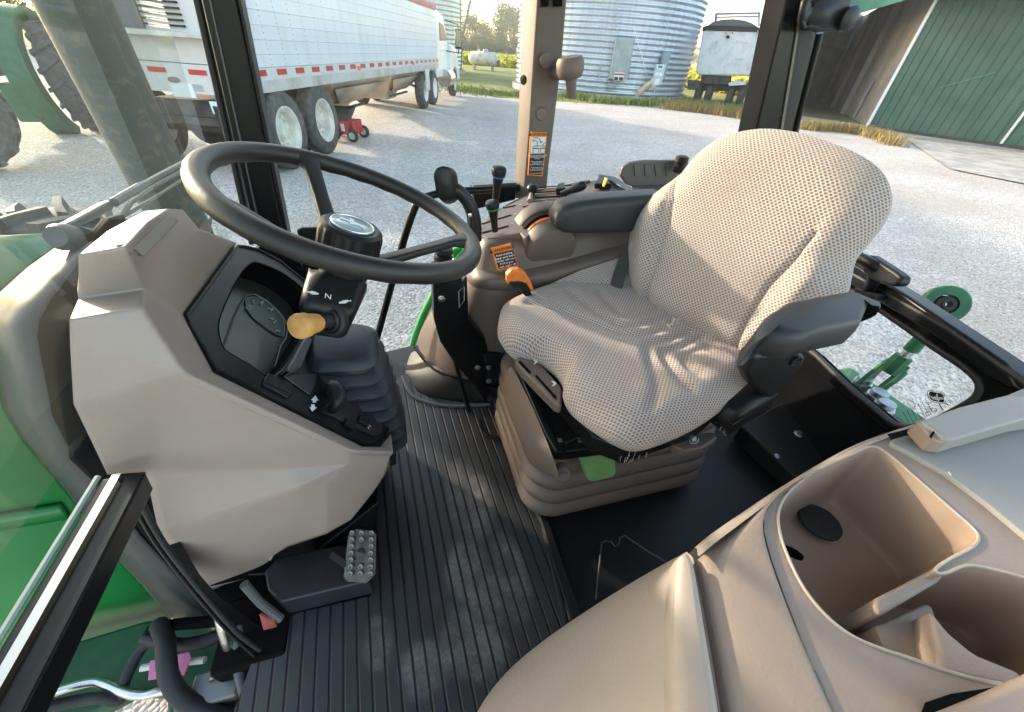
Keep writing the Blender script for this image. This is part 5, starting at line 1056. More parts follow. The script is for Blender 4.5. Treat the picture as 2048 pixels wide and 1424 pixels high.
# =================================================================== FLOOR MAT
def m_mat():
    m = bpy.data.materials.new('ribbed_mat'); m.use_nodes = True; t = m.node_tree; b = t.nodes['Principled BSDF']; b.inputs['Roughness'].default_value = .55
    tc = nd(t, 'ShaderNodeTexCoord'); P = tc.outputs['Object']; sx = nd(t, 'ShaderNodeSeparateXYZ'); t.links.new(P, sx.inputs[0]); x, y = sx.outputs[0], sx.outputs[1]
    u = math_(t, 'DIVIDE', math_(t, 'ADD', x, math_(t, 'MULTIPLY', y, .06)), .0265)
    f = math_(t, 'ABSOLUTE', math_(t, 'SUBTRACT', math_(t, 'FRACT', u), .5))
    mr = nd(t, 'ShaderNodeMapRange'); mr.inputs['From Min'].default_value = .05; mr.inputs['From Max'].default_value = .115; t.links.new(f, mr.inputs['Value']); rib = mr.outputs['Result']
    def blob(cx, cy, rx, ry):
        dx = math_(t, 'DIVIDE', math_(t, 'SUBTRACT', x, cx), rx); dy = math_(t, 'DIVIDE', math_(t, 'SUBTRACT', y, cy), ry)
        d = math_(t, 'SQRT', math_(t, 'ADD', math_(t, 'MULTIPLY', dx, dx), math_(t, 'MULTIPLY', dy, dy))); q = nd(t, 'ShaderNodeMapRange'); q.inputs['From Min'].default_value = 1.15; q.inputs['From Max'].default_value = .75; t.links.new(d, q.inputs['Value']); return q.outputs['Result']
    bl = None
    for a in ((.10, .60, .065, .12), (.055, .405, .05, .075), (.10, .34, .06, .075), (.155, .37, .045, .10), (.02, .27, .045, .07), (.065, .24, .05, .06), (-.06, .24, .05, .05), (-.15, .31, .03, .05)):
        q = blob(*a); bl = q if bl is None else math_(t, 'MAXIMUM', bl, q)
    n = nd(t, 'ShaderNodeTexNoise', Scale=14.0, Detail=6.0, Roughness=.7); t.links.new(P, n.inputs['Vector'])
    vo = nd(t, 'ShaderNodeTexVoronoi', Scale=85.0); vo.feature = 'DISTANCE_TO_EDGE'; wv = nd(t, 'ShaderNodeVectorMath', operation='MULTIPLY_ADD'); wv.inputs[1].default_value = (.04, .04, .04); t.links.new(n.outputs['Color'], wv.inputs[0]); t.links.new(P, wv.inputs[2]); t.links.new(wv.outputs[0], vo.inputs['Vector'])
    ve = nd(t, 'ShaderNodeMapRange'); ve.inputs['From Min'].default_value = .03; ve.inputs['From Max'].default_value = .14; t.links.new(vo.outputs['Distance'], ve.inputs['Value'])
    nm = nd(t, 'ShaderNodeMapRange'); nm.inputs['From Min'].default_value = .42; nm.inputs['From Max'].default_value = .62; t.links.new(n.outputs['Fac'], nm.inputs['Value'])
    dust = math_(t, 'MULTIPLY', math_(t, 'MULTIPLY', bl, math_(t, 'ADD', math_(t, 'MULTIPLY', nm.outputs['Result'], .75), .2)), math_(t, 'ADD', math_(t, 'MULTIPLY', ve.outputs['Result'], .35), .65))
    n2 = nd(t, 'ShaderNodeTexNoise', Scale=3.0, Detail=7.0, Roughness=.75); t.links.new(P, n2.inputs['Vector'])
    n2m = nd(t, 'ShaderNodeMapRange'); n2m.inputs['From Min'].default_value = .45; n2m.inputs['From Max'].default_value = .8; t.links.new(n2.outputs['Fac'], n2m.inputs['Value'])
    dust = math_(t, 'MINIMUM', math_(t, 'ADD', dust, math_(t, 'MULTIPLY', n2m.outputs['Result'], .25)), 1.0)
    c = mixc(t, dust, (.028, .031, .035), (.165, .158, .148)); c = mixc(t, rib, (.006, .006, .007), c); t.links.new(c, b.inputs['Base Color'])
    rr = nd(t, 'ShaderNodeMapRange'); rr.inputs['To Min'].default_value = .42; rr.inputs['To Max'].default_value = .85; t.links.new(dust, rr.inputs['Value']); t.links.new(rr.outputs[0], b.inputs['Roughness'])
    h = math_(t, 'ADD', rib, math_(t, 'MULTIPLY', n2.outputs['Fac'], .15))
    bp = nd(t, 'ShaderNodeBump', Strength=1.0, Distance=.004); t.links.new(h, bp.inputs['Height']); t.links.new(bp.outputs[0], b.inputs['Normal']); return m
mz = FL + .006
mo = [V(-.45, -.15, mz), at(440, 1500, z=mz), at(512, 1300, z=mz), at(560, 1235, z=mz), at(650, 1213, z=mz), at(742, 1192, z=mz), at(748, 1100, z=mz), at(752, 1000, z=mz), at(760, 900, z=mz), at(785, 790, z=mz), at(795, 756, z=mz), at(815, 748, z=mz), at(835, 783, z=mz), at(880, 806, z=mz), at(985, 803, z=mz), at(1002, 850, z=mz), at(1040, 965, z=mz), at(1085, 1045, z=mz), at(1128, 1232, z=mz), V(.24, .15, mz), V(.24, -.15, mz)]
mt = MB().prism(mo, V(0, 0, -.006)).build('floor_mat', m_mat(), None, smooth=0)
tag(mt, 'black ribbed rubber mat with pale dusty boot prints on the cab floor', 'floor mat')
mb = MB(); mb.tube([at(1002, 850, z=mz + .002), at(1040, 965, z=mz + .002), at(1085, 1045, z=mz + .002), at(1128, 1232, z=mz + .002), V(.24, .15, mz + .002)], .006, 6)
mb.build('mat_edge', M['rubber'], mt)
mb = MB(); mb.tube(smoothpath([at(805, 752, z=mz + .004), at(820, 785, z=mz + .004), at(850, 803, z=mz + .004), at(900, 812, z=mz + .004), at(980, 809, z=mz + .004)], 4), .006, 6); mb.build('mat_edge', mat('mat_edge_grey', (.10, .11, .11), .6), mt)
# floor channel right of the mat and details on the black floor
MB().prism([at(*p, z=FL + .0) for p in ((1075, 1030), (1090, 1030), (1160, 1240), (1140, 1250))], V(0, 0, .018)).build('floor_channel', M['black'], TR, bevel=.004)
MB().tube([at(1092, 1040, z=FL + .01), at(1140, 1240, z=FL + .01)], .004, 6).build('channel_edge', M['zinc'], TR)
wr = MB(); wr.tube([at(*p, z=FL + .02) for p in ((1192, 1198), (1202, 1100), (1203, 1086), (1212, 1082), (1222, 1083), (1230, 1092), (1237, 1090), (1240, 1076), (1250, 1071), (1270, 1085), (1298, 1104), (1330, 1122))], .0022, 6)
tag(wr.build('bent_wire', mat('dull_wire', (.12, .11, .10), .5, metal=.6), None), 'thin bent wire lying on the black floor behind the seat base', 'wire')
MB().tube(smoothpath([at(960, 838, z=-.96), at(966, 860, z=-.985), at(978, 873, z=-.985), at(998, 873, z=-.985)], 5), .006, 8).build('seat_rail_handle', sat, TR, smooth=60)

# =================================================================== SEAT
SE = MB(); 
def dist_poly(p, pl):
    best = 9
    for i in range(len(pl) - 1):
        a, b = pl[i], pl[i + 1]; ab = b - a; t = max(0, min(1, (p - a).dot(ab) / max(1e-9, ab.dot(ab)))); best = min(best, (p - a - ab * t).length)
    return best
def patch(outline, C, ex, ey, en, prof, extra, n, m, back):
    """outline: closed list of 3D points on a plane (C, ex, ey), surface lifted along en"""
    mb = MB(); mb.uv = []; N = len(outline); acc = 0
    O2 = [((p - C).dot(ex), (p - C).dot(ey)) for p in outline]
    cx0 = [0.0] * N; prev = [None] * N; arc0 = [0.0] * N
    for k in range(m + 1):
        r = k / m
        for i in range(N):
            a, b = O2[i][0] * r, O2[i][1] * r; h = prof(r) + extra(a, b, r)
            mb.v.append(C + ex * a + ey * b + en * h); L_i = max(math.hypot(*O2[i]), 1e-4)
            if prev[i] is not None: arc0[i] += math.hypot(L_i / m, prof(r) - prev[i])
            prev[i] = prof(r); mb.uv.append((O2[i][0] / L_i * arc0[i] + 1, O2[i][1] / L_i * arc0[i] + 1))
    for st_ in back:
        for i in range(N):
            a, b = O2[i][0] * st_[0], O2[i][1] * st_[0]; mb.v.append(C + ex * a + ey * b + en * st_[1])
            l = max(math.hypot(*O2[i]), 1e-3); e = (arc0[i] + st_[2]) / l; mb.uv.append((O2[i][0] * e + 1, O2[i][1] * e + 1))
    M_ = m + len(back)
    for k in range(M_):
        for i in range(N):
            j = (i + 1) % N; mb.f.append((k * N + i, k * N + j, (k + 1) * N + j, (k + 1) * N + i))
    return mb
def sm(a, b, x): t = max(0, min(1, (x - a) / (b - a))); return t * t * (3 - 2 * t)
# cushion -----------------------------------------------------------------
CZ = -.53
co_px = ((997, 642), (1010, 606), (1050, 586), (1110, 566), (1170, 553), (1225, 552), (1262, 558), (1310, 585), (1365, 615), (1420, 648), (1470, 675), (1508, 705), (1503, 750), (1480, 790), (1432, 835), (1380, 872), (1322, 902), (1268, 920), (1226, 908), (1180, 875), (1140, 838), (1124, 806), (1124, 778), (1106, 748), (1074, 724), (1045, 714), (1020, 700), (1003, 672))
zz = [-.55] * 12 + [-.57, -.595, -.605, -.61, -.615, -.62, -.62, -.615, -.61, -.605, -.60, -.595, -.59, -.585, -.58, -.565]
OC = smoothpath([at(p[0], p[1], z=z) for p, z in zip(co_px, zz)], 9, True)
CC = V(0, 0, 0)
for p in OC: CC += p
CC /= len(OC); CC.z = -.56
grooves = [((1056, 609), (1126, 624), (1221, 658), (1275, 671), (1317, 661), (1353, 651)), ((1137, 586), (1188, 621), (1233, 647), (1264, 652), (1303, 644), (1339, 634)), ((1199, 586), (1227, 616), (1255, 633), (1289, 628), (1320, 620)),
    ((1379, 664), (1331, 680), (1297, 689), (1295, 708), (1309, 751), (1309, 793), (1297, 821)), ((1401, 675), (1359, 694), (1328, 703), (1331, 720), (1354, 756), (1379, 784)), ((1418, 694), (1387, 706), (1367, 717), (1376, 738), (1394, 752))]
GV = [[Vector(((at(*p, z=CZ) - CC).x, (at(*p, z=CZ) - CC).y)) for p in smoothpath_in] for smoothpath_in in grooves]
GV = [[Vector((q.x, q.y)) for q in smoothpath([V(a.x, a.y, 0) for a in g], 4)] for g in GV]
dpts_ = [0.009, .008, .007, .011, .011, .008]
def cext(a, b, r):
    if r > .99: return 0
    p = Vector((a, b)); h = 0
    for g, dpt in zip(GV, dpts_):
        d = dist_poly(p, g)
        if d < .045: h -= dpt * math.exp(-(d / .0125) ** 2)
    return h * (1 - sm(.8, .97, r))
def cprof(r): return .034 + .006 * sm(.35, .75, r) - .034 * (max(0, r - .80) / .20) ** 2.2
cb = patch(OC, CC, V(1, 0, 0), V(0, 1, 0), up0, cprof, cext, 0, 60, [(1.006, -.014, .014), (1.0, -.03, .032), (.97, -.045, .048), (.90, -.05, .07)])
seat = MB()   # the seat's pan is the part, cushions and the rest are its pieces
def Zp(px, z): return [at(a, b, z=z) for a, b in px]
pan = seat.prism(Zp(((1040, 722), (1078, 728), (1130, 806), (1185, 872), (1255, 900), (1400, 850), (1470, 790), (1420, 690), (1240, 590), (1060, 612)), -.615), V(0, 0, -.05)).build('operator_seat', M['black_s'], TR, bevel=.006)
cu = cb.build('seat_cushion', M['fabric'], pan, smooth=180)
# backrest ----------------------------------------------------------------
LA, LB = at(1262, 575, z=-.52), at(1500, 716, z=-.54)
bx_ = (LA - LB); bx_.z = 0; bx_.normalize(); bfr = up0.cross(bx_).normalized()
if bfr.dot(V(-1, 0, 0)) < 0: bfr = -bfr
tilt = R(15); bup = (up0 * math.cos(tilt) - bfr * math.sin(tilt)).normalized(); bnm = (bfr * math.cos(tilt) + up0 * math.sin(tilt)).normalized()
bpx = ((1258, 560), (1254, 505), (1260, 458), (1280, 412), (1318, 378), (1355, 350), (1392, 308), (1440, 274), (1510, 257), (1580, 261), (1650, 280), (1718, 308), (1764, 346), (1780, 392), (1768, 436), (1738, 478), (1706, 518), (1696, 556), (1686, 590), (1640, 650), (1580, 700), (1520, 735), (1480, 722), (1420, 690), (1360, 658), (1305, 625), (1272, 595))
BPt = V(LB.x, LB.y, LB.z)
OB = smoothpath([onp(p[0], p[1], BPt, bnm) for p in bpx], 9, True)
BC_ = V(0, 0, 0)
for p in OB: BC_ += p
BC_ /= len(OB)
def b2_(px, py): q = onp(px, py, BPt, bnm) - BC_; return Vector((q.dot(bx_), q.dot(bup)))
sm1 = [b2_(*p) for p in ((1356, 352), (1359, 400), (1352, 450), (1330, 520), (1303, 592), (1292, 618))]
sm2 = [b2_(*p) for p in ((1640, 470), (1597, 521), (1549, 570), (1510, 630), (1478, 692), (1466, 720))]
def side(p, l): a, b = l[0], l[-1]; return (b.x - a.x) * (p.y - a.y) - (b.y - a.y) * (p.x - a.x)
c0_ = Vector((0, 0)); s1s = side(c0_, sm1); s2s = side(c0_, sm2)
def bext(a, b, r):
    p = Vector((a, b)); h = 0
    for l, ss in ((sm1, s1s), (sm2, s2s)):
        d = dist_poly(p, l); outside = side(p, l) * ss < 0
        h -= .009 * math.exp(-(d / .005) ** 2) * (1 - sm(.85, .98, r))
        if outside: h += .020 * sm(0, .06, d) * (1 - sm(.70, 1, r)) * (1 - sm(l[0].y - .10, l[0].y + .02, p.y))
        else: h -= .004 * math.exp(-(d / .03) ** 2)
    return h
def bprof(r): return .045 - .05 * (max(0, r - .62) / .38) ** 2.4
bb = patch(OB, BC_, bx_, bup, bnm, bprof, bext, 0, 50, [(1.005, -.02, .015), (1.0, -.045, .04), (.95, -.065, .07), (.8, -.07, .11)])
bk_ = bb.build('backrest', M['fabric'], pan, smooth=180)
MB().loft([[BC_ + (p - BC_) * .97 - bnm * .05 for p in OB], [BC_ + (p - BC_) * .85 - bnm * .09 for p in OB]]).build('back_shell', M['black'], pan, smooth=40)
# frayed threads and torn wrapper at the joint
rnd = random.Random(11)
def threads(px, py, z, n, ln, dirs, parent):
    mb = MB(); c = at(px, py, z=z)
    for _ in range(n):
        p = c + V(rnd.gauss(0, .012), rnd.gauss(0, .006), 0); d = Vector(dirs) + V(rnd.gauss(0, .35), rnd.gauss(0, .35), rnd.gauss(0, .3)); q = p + d * ln * rnd.uniform(.5, 1)
        mb.tube([p + V(0, 0, .01), p, q], .0005, 4)
    mb.build('frayed_thread', mat('thread', (.42, .38, .34), .8), parent)
threads(1255, 918, -.60, 10, .006, (-.2, -.4, -.8), cu); threads(1440, 868, -.61, 4, .005, (.2, -.6, -.5), cu)
wrp = MB(); 
for _ in range(9):
    c = at(1345 + rnd.gauss(0, 10), 648 + rnd.gauss(0, 6), z=-.505); a = V(rnd.gauss(0, 1), rnd.gauss(0, 1), rnd.gauss(0, 1)).normalized() * .012; b = V(rnd.gauss(0, 1), rnd.gauss(0, 1), rnd.gauss(0, 1)).normalized() * .009; wrp.add([c - a, c + b, c + a * .8, c - b], [(0, 1, 2), (0, 2, 3)])
wrp.build('torn_lining', mat('clear_wrap', (.55, .5, .46), .35), cu, smooth=0)
# armrests ----------------------------------------------------------------
ar = []
for px, t_, b_ in ((1114, 436, 452), (1118, 424, 461), (1130, 413, 468), (1160, 404, 469), (1210, 398, 468), (1260, 394, 466), (1330, 390, 466)):
    pt, pb = at(px, t_, y=.93), at(px, b_, y=.93); c = (pt + pb) / 2 + V(0, .035, 0); hh_ = (pt - pb).length; ar.append(rrect(c, V(0, 1, 0), (pt - pb).normalized(), .085 if px > 1120 else .06, hh_, min(.022, hh_ * .45), 4))
MB().loft(ar).build('armrest', M['pad'], pan, smooth=50)
az_ = -.30
tp2 = Zp(((1503, 688), (1508, 662), (1530, 632), (1572, 606), (1630, 594), (1700, 582), (1716, 583), (1768, 604), (1766, 612), (1712, 632), (1655, 668), (1600, 712), (1570, 722), (1530, 716), (1510, 705)), az_)
lowpx = {9: (1712, 640), 10: (1690, 690), 11: (1610, 708), 12: (1570, 722), 13: (1530, 716), 14: (1510, 705)}
for k_, q_ in lowpx.items(): q3 = at(*q_, z=az_ - .045); tp2[k_] = V(q3.x, q3.y, az_)
lw = [p + V(0, .004, -.045 + (.018 if k in (6, 7, 8) else 0)) for k, p in enumerate(tp2)]
cen = sum(tp2, V(0, 0, 0)) / len(tp2)
mb = MB(); mb.loft([[cen + (p - cen) * .0 + up0 * .0 for p in tp2], tp2, lw, [cen + (p - cen) * .75 - up0 * .06 for p in lw]])
mb = MB().loft([[cen + (p - cen) * .80 + up0 * .004 for p in tp2], [cen + (p - cen) * .93 + up0 * .001 for p in tp2], [cen + (p - cen) * .985 - up0 * .006 for p in tp2], [p - up0 * .018 for p in tp2], lw, [cen + (p - cen) * .88 - up0 * .008 for p in lw]])
mb.build('armrest', M['pad'], pan, smooth=75)
MB().prism([at(*p, y=.42) for p in ((1506, 712), (1600, 705), (1615, 716), (1600, 742), (1562, 786), (1540, 800), (1502, 772), (1492, 745))], V(0, .035, 0)).build('armrest_bracket', blk, pan, bevel=.01, seg=3)
MB().lathe(at(1592, 722, y=.418), (0, -1, 0), [(0, .012), (.003, .012), (.003, .009), (.001, .008), (.001, .0005)], 16).build('bracket_bolt', blk, pan)
# belt reel / height box at the seat corner
rx_, ry_ = at(1440, 835, z=-.60), at(1525, 785, z=-.60)
dd = (ry_ - rx_).normalized()
MB().loft([rrect(rx_ - dd * .0, dd.cross(up0), up0, .040, .055, .012), rrect(rx_ + dd * .012, dd.cross(up0), up0, .062, .075, .016), rrect(ry_ - dd * .015, dd.cross(up0), up0, .066, .085, .018), rrect(ry_, dd.cross(up0), up0, .05, .07, .018)]).build('belt_retractor', M['black'], pan, smooth=50)
MB().prism(Zp(((1478, 776), (1500, 768), (1512, 777), (1508, 790), (1488, 798), (1474, 788)), -.565), V(0, 0, -.02)).build('retractor_cap', mat('smoky_plastic', (.12, .12, .11), .3), pan, bevel=.006)
MB().tube([rx_ + V(0, -.03, .01), ry_ + V(0, -.03, .02)], .003, 6).build('retractor_seam', sat, pan)
# front tilt handle with arrows
fh_ = MB().prism(Zp(((1029, 722), (1036, 711), (1064, 707), (1124, 772), (1124, 812), (1110, 806), (1066, 762)), -.588), V(0, 0, -.03)).build('tilt_handle', tand, pan, bevel=.008, seg=3)
MB().prism(Zp(((1036, 724), (1041, 722), (1062, 744), (1058, 748)), -.5865), V(0, 0, .001)).build('handle_slot', pit, fh_)
MB().prism(Zp(((1070, 752), (1073, 750), (1114, 795), (1110, 798)), -.5865), V(0, 0, .001)).build('handle_line', pit, fh_)
for px, py in ((1068, 722), (1105, 766)):
    MB().prism(Zp(((px - 2, py - 4), (px + 4, py - 3), (px + 8, py + 2), (px + 1, py + 7), (px - 1, py + 6), (px + 3, py + 1), (px - 1, py - 1)), -.5865), V(0, 0, .001)).build('arrow_mark', M['white'], fh_)
# slide frame under the cushion
mb = MB(); mb.prism(Zp(((1030, 728), (1040, 722), (1108, 870), (1118, 900), (1112, 904), (1090, 866)), -.655), V(0, 0, -.03)); mb.build('slide_rail', sat, pan, bevel=.004)
mb = MB(); mb.prism(Zp(((1094, 872), (1200, 840), (1262, 880), (1262, 888), (1124, 904), (1108, 902)), -.665), V(0, 0, -.03)); mb.build('front_rail', sat, pan, bevel=.004)
MB().prism(Zp(((1060, 780), (1120, 820), (1190, 880), (1110, 885)), -.672), V(0, 0, -.004)).build('slide_plate', sat, pan, bevel=.002)
for k, (px, py) in enumerate(((1085, 812), (1088, 838), (1120, 880), (1128, 902), (1160, 880), (1090, 860))):
    MB().prism(Zp(((px - 5, py - 4), (px + 4, py - 3), (px + 5, py + 5), (px - 4, py + 4)), -.6635 if k > 1 else -.653), V(0, 0, .0012)).build('rail_slot', M['zinc'] if k in (2, 4) else pit, pan, bevel=.0008)
MB().tube(Zp(((1128, 886), (1160, 872), (1190, 868)), -.655), .004, 6).build('rail_wire', sat, pan)
# suspension bellows
rings = []; bc_ = V(.505, .69, 0)
nf = 5
for k in range(nf):
    for t, q in ((0, -.018), (.12, -.004), (.35, .004), (.6, .005), (.85, .0), (.98, -.010)):
        f = (k + t) / nf; z = -.695 - .285 * f; g_ = .018 * f
        hx, hy = .265 + g_ + q, .200 + g_ + q * 1.0; rings.append(rrect(V(bc_.x + .01 * f, bc_.y, z), V(1, 0, 0), V(0, 1, 0), hx * 2, hy * 2, .085, 7))
rings.append([p * 1.0 for p in rings[-1]]); MB().loft(rings).build('suspension_bellows', tand, pan, smooth=48)
# draped skirt of the bellows at the front corner
sk = MB(); sk.grid([Zp(((1022, 720), (1040, 760), (1070, 820), (1098, 890), (1118, 950)), -.66), Zp(((1010, 752), (1030, 800), (1060, 860), (1085, 920), (1122, 958)), -.69), Zp(((1002, 775), (1012, 820), (1038, 880), (1068, 925), (1112, 960)), -.735)])
sk.build('bellows_skirt', tand, pan, smooth=60, solid=.003, sub=2)
# controls on the base
kb_ = at(1122, 940, z=-.72); MB().lathe(kb_, (-.2, -.9, .5), [(0, .016), (.004, .021), (.016, .020), (.022, .016), (.024, .001)], 24).build('lumbar_knob', tand, pan, smooth=40)
mb = MB()
for k in range(7): a = k * .9; mb.sphere(kb_ + V(-.2, -.9, .5).normalized() * .023 + V(math.cos(a) * .009, 0, math.sin(a) * .009), .0013, 6, 4)
mb.build('knob_dots', pit, pan); MB().prism([at(*p, z=-.705) for p in ((1130, 932), (1138, 930), (1136, 940), (1128, 940), (1128, 937), (1133, 937))], V(0, -.002, 0)).build('seat_mark', M['white'], pan)
MB().prism([at(*p, z=z) for p, z in (((1158, 916), -.70), ((1222, 906), -.70), ((1231, 915), -.70), ((1232, 945), -.745), ((1226, 955), -.755), ((1186, 965), -.76), ((1176, 960), -.755), ((1166, 935), -.73))], V(0, .02, -.006)).build('green_handle', M['kgreen'], pan, bevel=.007, seg=3)
lv = MB().prism([at(*p, y=.66) for p in ((1031, 860), (1036, 849), (1050, 847), (1057, 860), (1056, 880), (1036, 883), (1030, 876))], V(0, .035, 0)).build('slide_lever', M['black'], pan, bevel=.005)
MB().prism([at(*p, y=.658) for p in ((1040, 854), (1047, 853), (1048, 862), (1041, 863))], V(0, .01, 0)).build('lever_mark', M['yellow'], lv)
hl = MB().prism(Zp(((1338, 882), (1360, 868), (1430, 862), (1436, 876), (1405, 896), (1372, 902), (1348, 894)), -.665), V(0, 0, -.022)).build('height_handle', tand, pan, bevel=.007, seg=3)
mb = MB(); mb.prism(Zp(((1383, 874), (1392, 873), (1393, 882), (1385, 883)), -.6635), V(0, 0, .001))
mb.build('seat_symbol', M['white'], hl); MB().tube(Zp(((1379, 878), (1381, 886), (1390, 887), (1396, 884), (1397, 876)), -.6635), .0008, 4).build('seat_symbol_outline', M['white'], hl)
# second small seat, belt strap and red buckle behind the cushion
sp_ = [at(*p, y=y) for p, y in (((1062, 596), .945), ((1100, 568), .94), ((1160, 541), .94), ((1240, 515), .94), ((1262, 510), .94))]
mb = MB(); mb.uv = []
rw_ = [sp_, [p + V(0, -.03, -.03) for p in sp_], [p + V(0, -.07, -.075) for p in sp_]]
for j, r_ in enumerate(rw_):
    for i, p in enumerate(r_): mb.v.append(p); mb.uv.append((p.x + 1, j * .06 + 1))
for j in range(2):
    for i in range(4): mb.f.append((j * 5 + i, j * 5 + i + 1, j * 5 + 6 + i, j * 5 + 5 + i))
mb.build('passenger_seat', M['fabric'], TR, smooth=60)
MB().tube([at(1258, 500, y=.93), at(1240, 545, y=.90), at(1228, 590, y=.86)], .018, 8, flat=.15).build('belt_strap', mat('belt_grey', (.05, .052, .045), .7), pan)
MB().box(at(1184, 556, y=.93), (.03, .02, .02), Matrix.Rotation(R(-20), 3, 'Y')).build('belt_buckle', mat('buckle_red', (.6, .06, .05), .4), pan, bevel=.003)

# =================================================================== SIDE CONSOLE
rows = [
 ((972, 436, 1.36), (990, 424, 1.34), (1030, 398, 1.34), (1090, 376, 1.34), (1180, 364, 1.34), (1262, 376, 1.33), (1340, 384, 1.33)),
 ((961, 452, 1.25), (972, 448, 1.18), (1010, 427, 1.17), (1080, 409, 1.17), (1170, 399, 1.17), (1265, 404, 1.17), (1350, 412, 1.17)),
 ((957, 464, 1.20), (958, 471, 1.07), (985, 475, 1.04), (1060, 468, 1.03), (1140, 455, 1.03), (1265, 440, 1.03), (1360, 445, 1.03)),
 ((953, 478, 1.18), (953, 490, 1.04), (985, 495, 1.00), (1060, 490, 1.00), (1145, 478, 1.00), (1265, 462, 1.00), (1360, 462, 1.00)),
 ((943, 522, 1.17), (946, 540, 1.035), (976, 551, .99), (1055, 548, .985), (1140, 525, .985), (1255, 492, .985), (1360, 478, .985)),
 ((936, 530, 1.18), (938, 552, 1.03), (972, 567, .970), (1055, 564, .962), (1140, 543, .962), (1255, 510, .962), (1360, 496, .962)),
 ((925, 545, 1.20), (930, 572, 1.03), (968, 588, .965), (1055, 586, .958), (1140, 565, .958), (1255, 530, .958), (1360, 512, .958)),
 ((888, 588, 1.26), (908, 610, 1.05), (965, 632, .965), (1055, 632, .958), (1140, 615, .958), (1255, 580, .958), (1360, 560, .958)),
 ((850, 640, 1.31), (885, 668, 1.06), (965, 690, .960), (1055, 695, .955), (1140, 690, .955), (1255, 660, .955), (1360, 640, .955)),
 ((826, 690, 1.34), (868, 738, 1.07), (960, 765, .955), (1055, 780, .95), (1140, 780, .95), (1255, 760, .95), (1360, 740, .95))]
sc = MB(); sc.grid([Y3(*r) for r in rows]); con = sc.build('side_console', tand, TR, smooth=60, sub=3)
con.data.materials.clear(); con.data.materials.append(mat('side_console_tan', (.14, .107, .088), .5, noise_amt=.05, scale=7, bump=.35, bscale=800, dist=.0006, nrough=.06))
ld = [[(936, 528, 1.16), (942, 546, 1.02), (974, 556, .962), (1055, 553, .955), (1140, 531, .955), (1255, 498, .955), (1360, 484, .955)],
      [(930, 536, 1.16), (937, 556, 1.012), (972, 568, .952), (1055, 565, .945), (1140, 543, .945), (1255, 510, .945), (1360, 496, .945)],
      [(926, 546, 1.16), (933, 568, 1.016), (970, 580, .955), (1055, 577, .948), (1140, 555, .948), (1255, 521, .948), (1360, 506, .948)],
      [(928, 552, 1.18), (936, 576, 1.04), (972, 590, .985), (1055, 586, .975), (1140, 564, .975), (1255, 530, .975), (1360, 514, .975)]]
g2 = [Y3(*r) for r in ld]; g2.insert(0, [p + V(0, .035, .004) for p in g2[0]])
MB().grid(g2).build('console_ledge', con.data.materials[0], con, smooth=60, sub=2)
kr = [rows[-1], ((812, 735, 1.36), (850, 775, 1.07), (950, 800, .95), (1055, 815, .94), (1140, 815, .94), (1255, 800, .94), (1360, 790, .94))]
k0r = [at(a, b, y=c) + V(0, -.004, 0) for a, b, c in kr[0]]; k1r = [at(*p, z=FL) for p in ((806, 752), (828, 785), (905, 806), (985, 806), (1100, 815), (1255, 800), (1360, 790))]
MB().grid([k0r, [a.lerp(b, .5) for a, b in zip(k0r, k1r)], k1r]).build('kick_panel', mat('kick_black', (.018, .0175, .016), .55, noise_amt=.2, scale=8, nrough=.1, spec=.3), TR, smooth=60, sub=2)
MB().tube(smoothpath(k0r, 4), .004, 6).build('panel_seam', pit, TR)
# top control panel
T0 = at(962, 452, y=1.20); T1 = at(1170, 397, y=1.17); T2 = at(1090, 374, y=1.34)
tn_ = (T1 - T0).cross(T2 - T0).normalized(); tn_ = tn_ if tn_.z > 0 else -tn_
def tq_(px, py, d=0): return onp(px, py, T0 + tn_ * (d + .032), tn_)
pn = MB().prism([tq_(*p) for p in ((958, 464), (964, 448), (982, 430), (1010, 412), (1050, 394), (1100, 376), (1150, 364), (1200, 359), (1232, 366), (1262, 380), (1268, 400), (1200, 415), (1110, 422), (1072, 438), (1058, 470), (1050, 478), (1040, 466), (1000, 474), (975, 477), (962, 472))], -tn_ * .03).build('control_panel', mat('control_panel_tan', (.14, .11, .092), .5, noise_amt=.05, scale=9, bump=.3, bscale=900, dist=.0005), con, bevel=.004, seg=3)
def slot(a, b, wd, m=pit, d=.0005, nm='lever_slot', th=.001, par=None):
    a, b = tq_(*a, d), tq_(*b, d); dr = (b - a).normalized(); sd = tn_.cross(dr) * wd
    return MB().prism([a - sd, b - sd, b + sd, a + sd], tn_ * th).build(nm, m, par or pn)
for a, b, wd in (((964, 466), (1017, 452), .004), ((960, 449), (1022, 430), .003), ((1006, 416), (1031, 411), .003), ((1079, 375), (1143, 370), .003), ((1067, 386), (1126, 381), .0035), ((1059, 396), (1146, 391), .0035)): slot(a, b, wd)
slot((1068, 389), (1126, 384), .003, tand, .001, 'slot_rib'); slot((1068, 379), (1130, 375), .003, tand, .001, 'slot_rib')
for a, b, wd in (((1046, 412), (1074, 409), .008), ((1100, 408), (1128, 404), .009), ((1158, 366), (1180, 363), .005)): slot(a, b, wd, tand, .001, 'raised_pad', .004)
slot((1062, 401), (1138, 396), .0022, mat('scale_mark', (.33, .29, .25), .5), .001, 'scale_strip')
o = slot((1106, 408), (1122, 404), .006, M['black'], .004, 'rocker_switch', .004)
for px, py in ((1024, 447), (1031, 428), (1041, 410), (1046, 431)): slot((px - 2, py), (px + 2, py), .0008, M['label_w'], .001, 'mark')
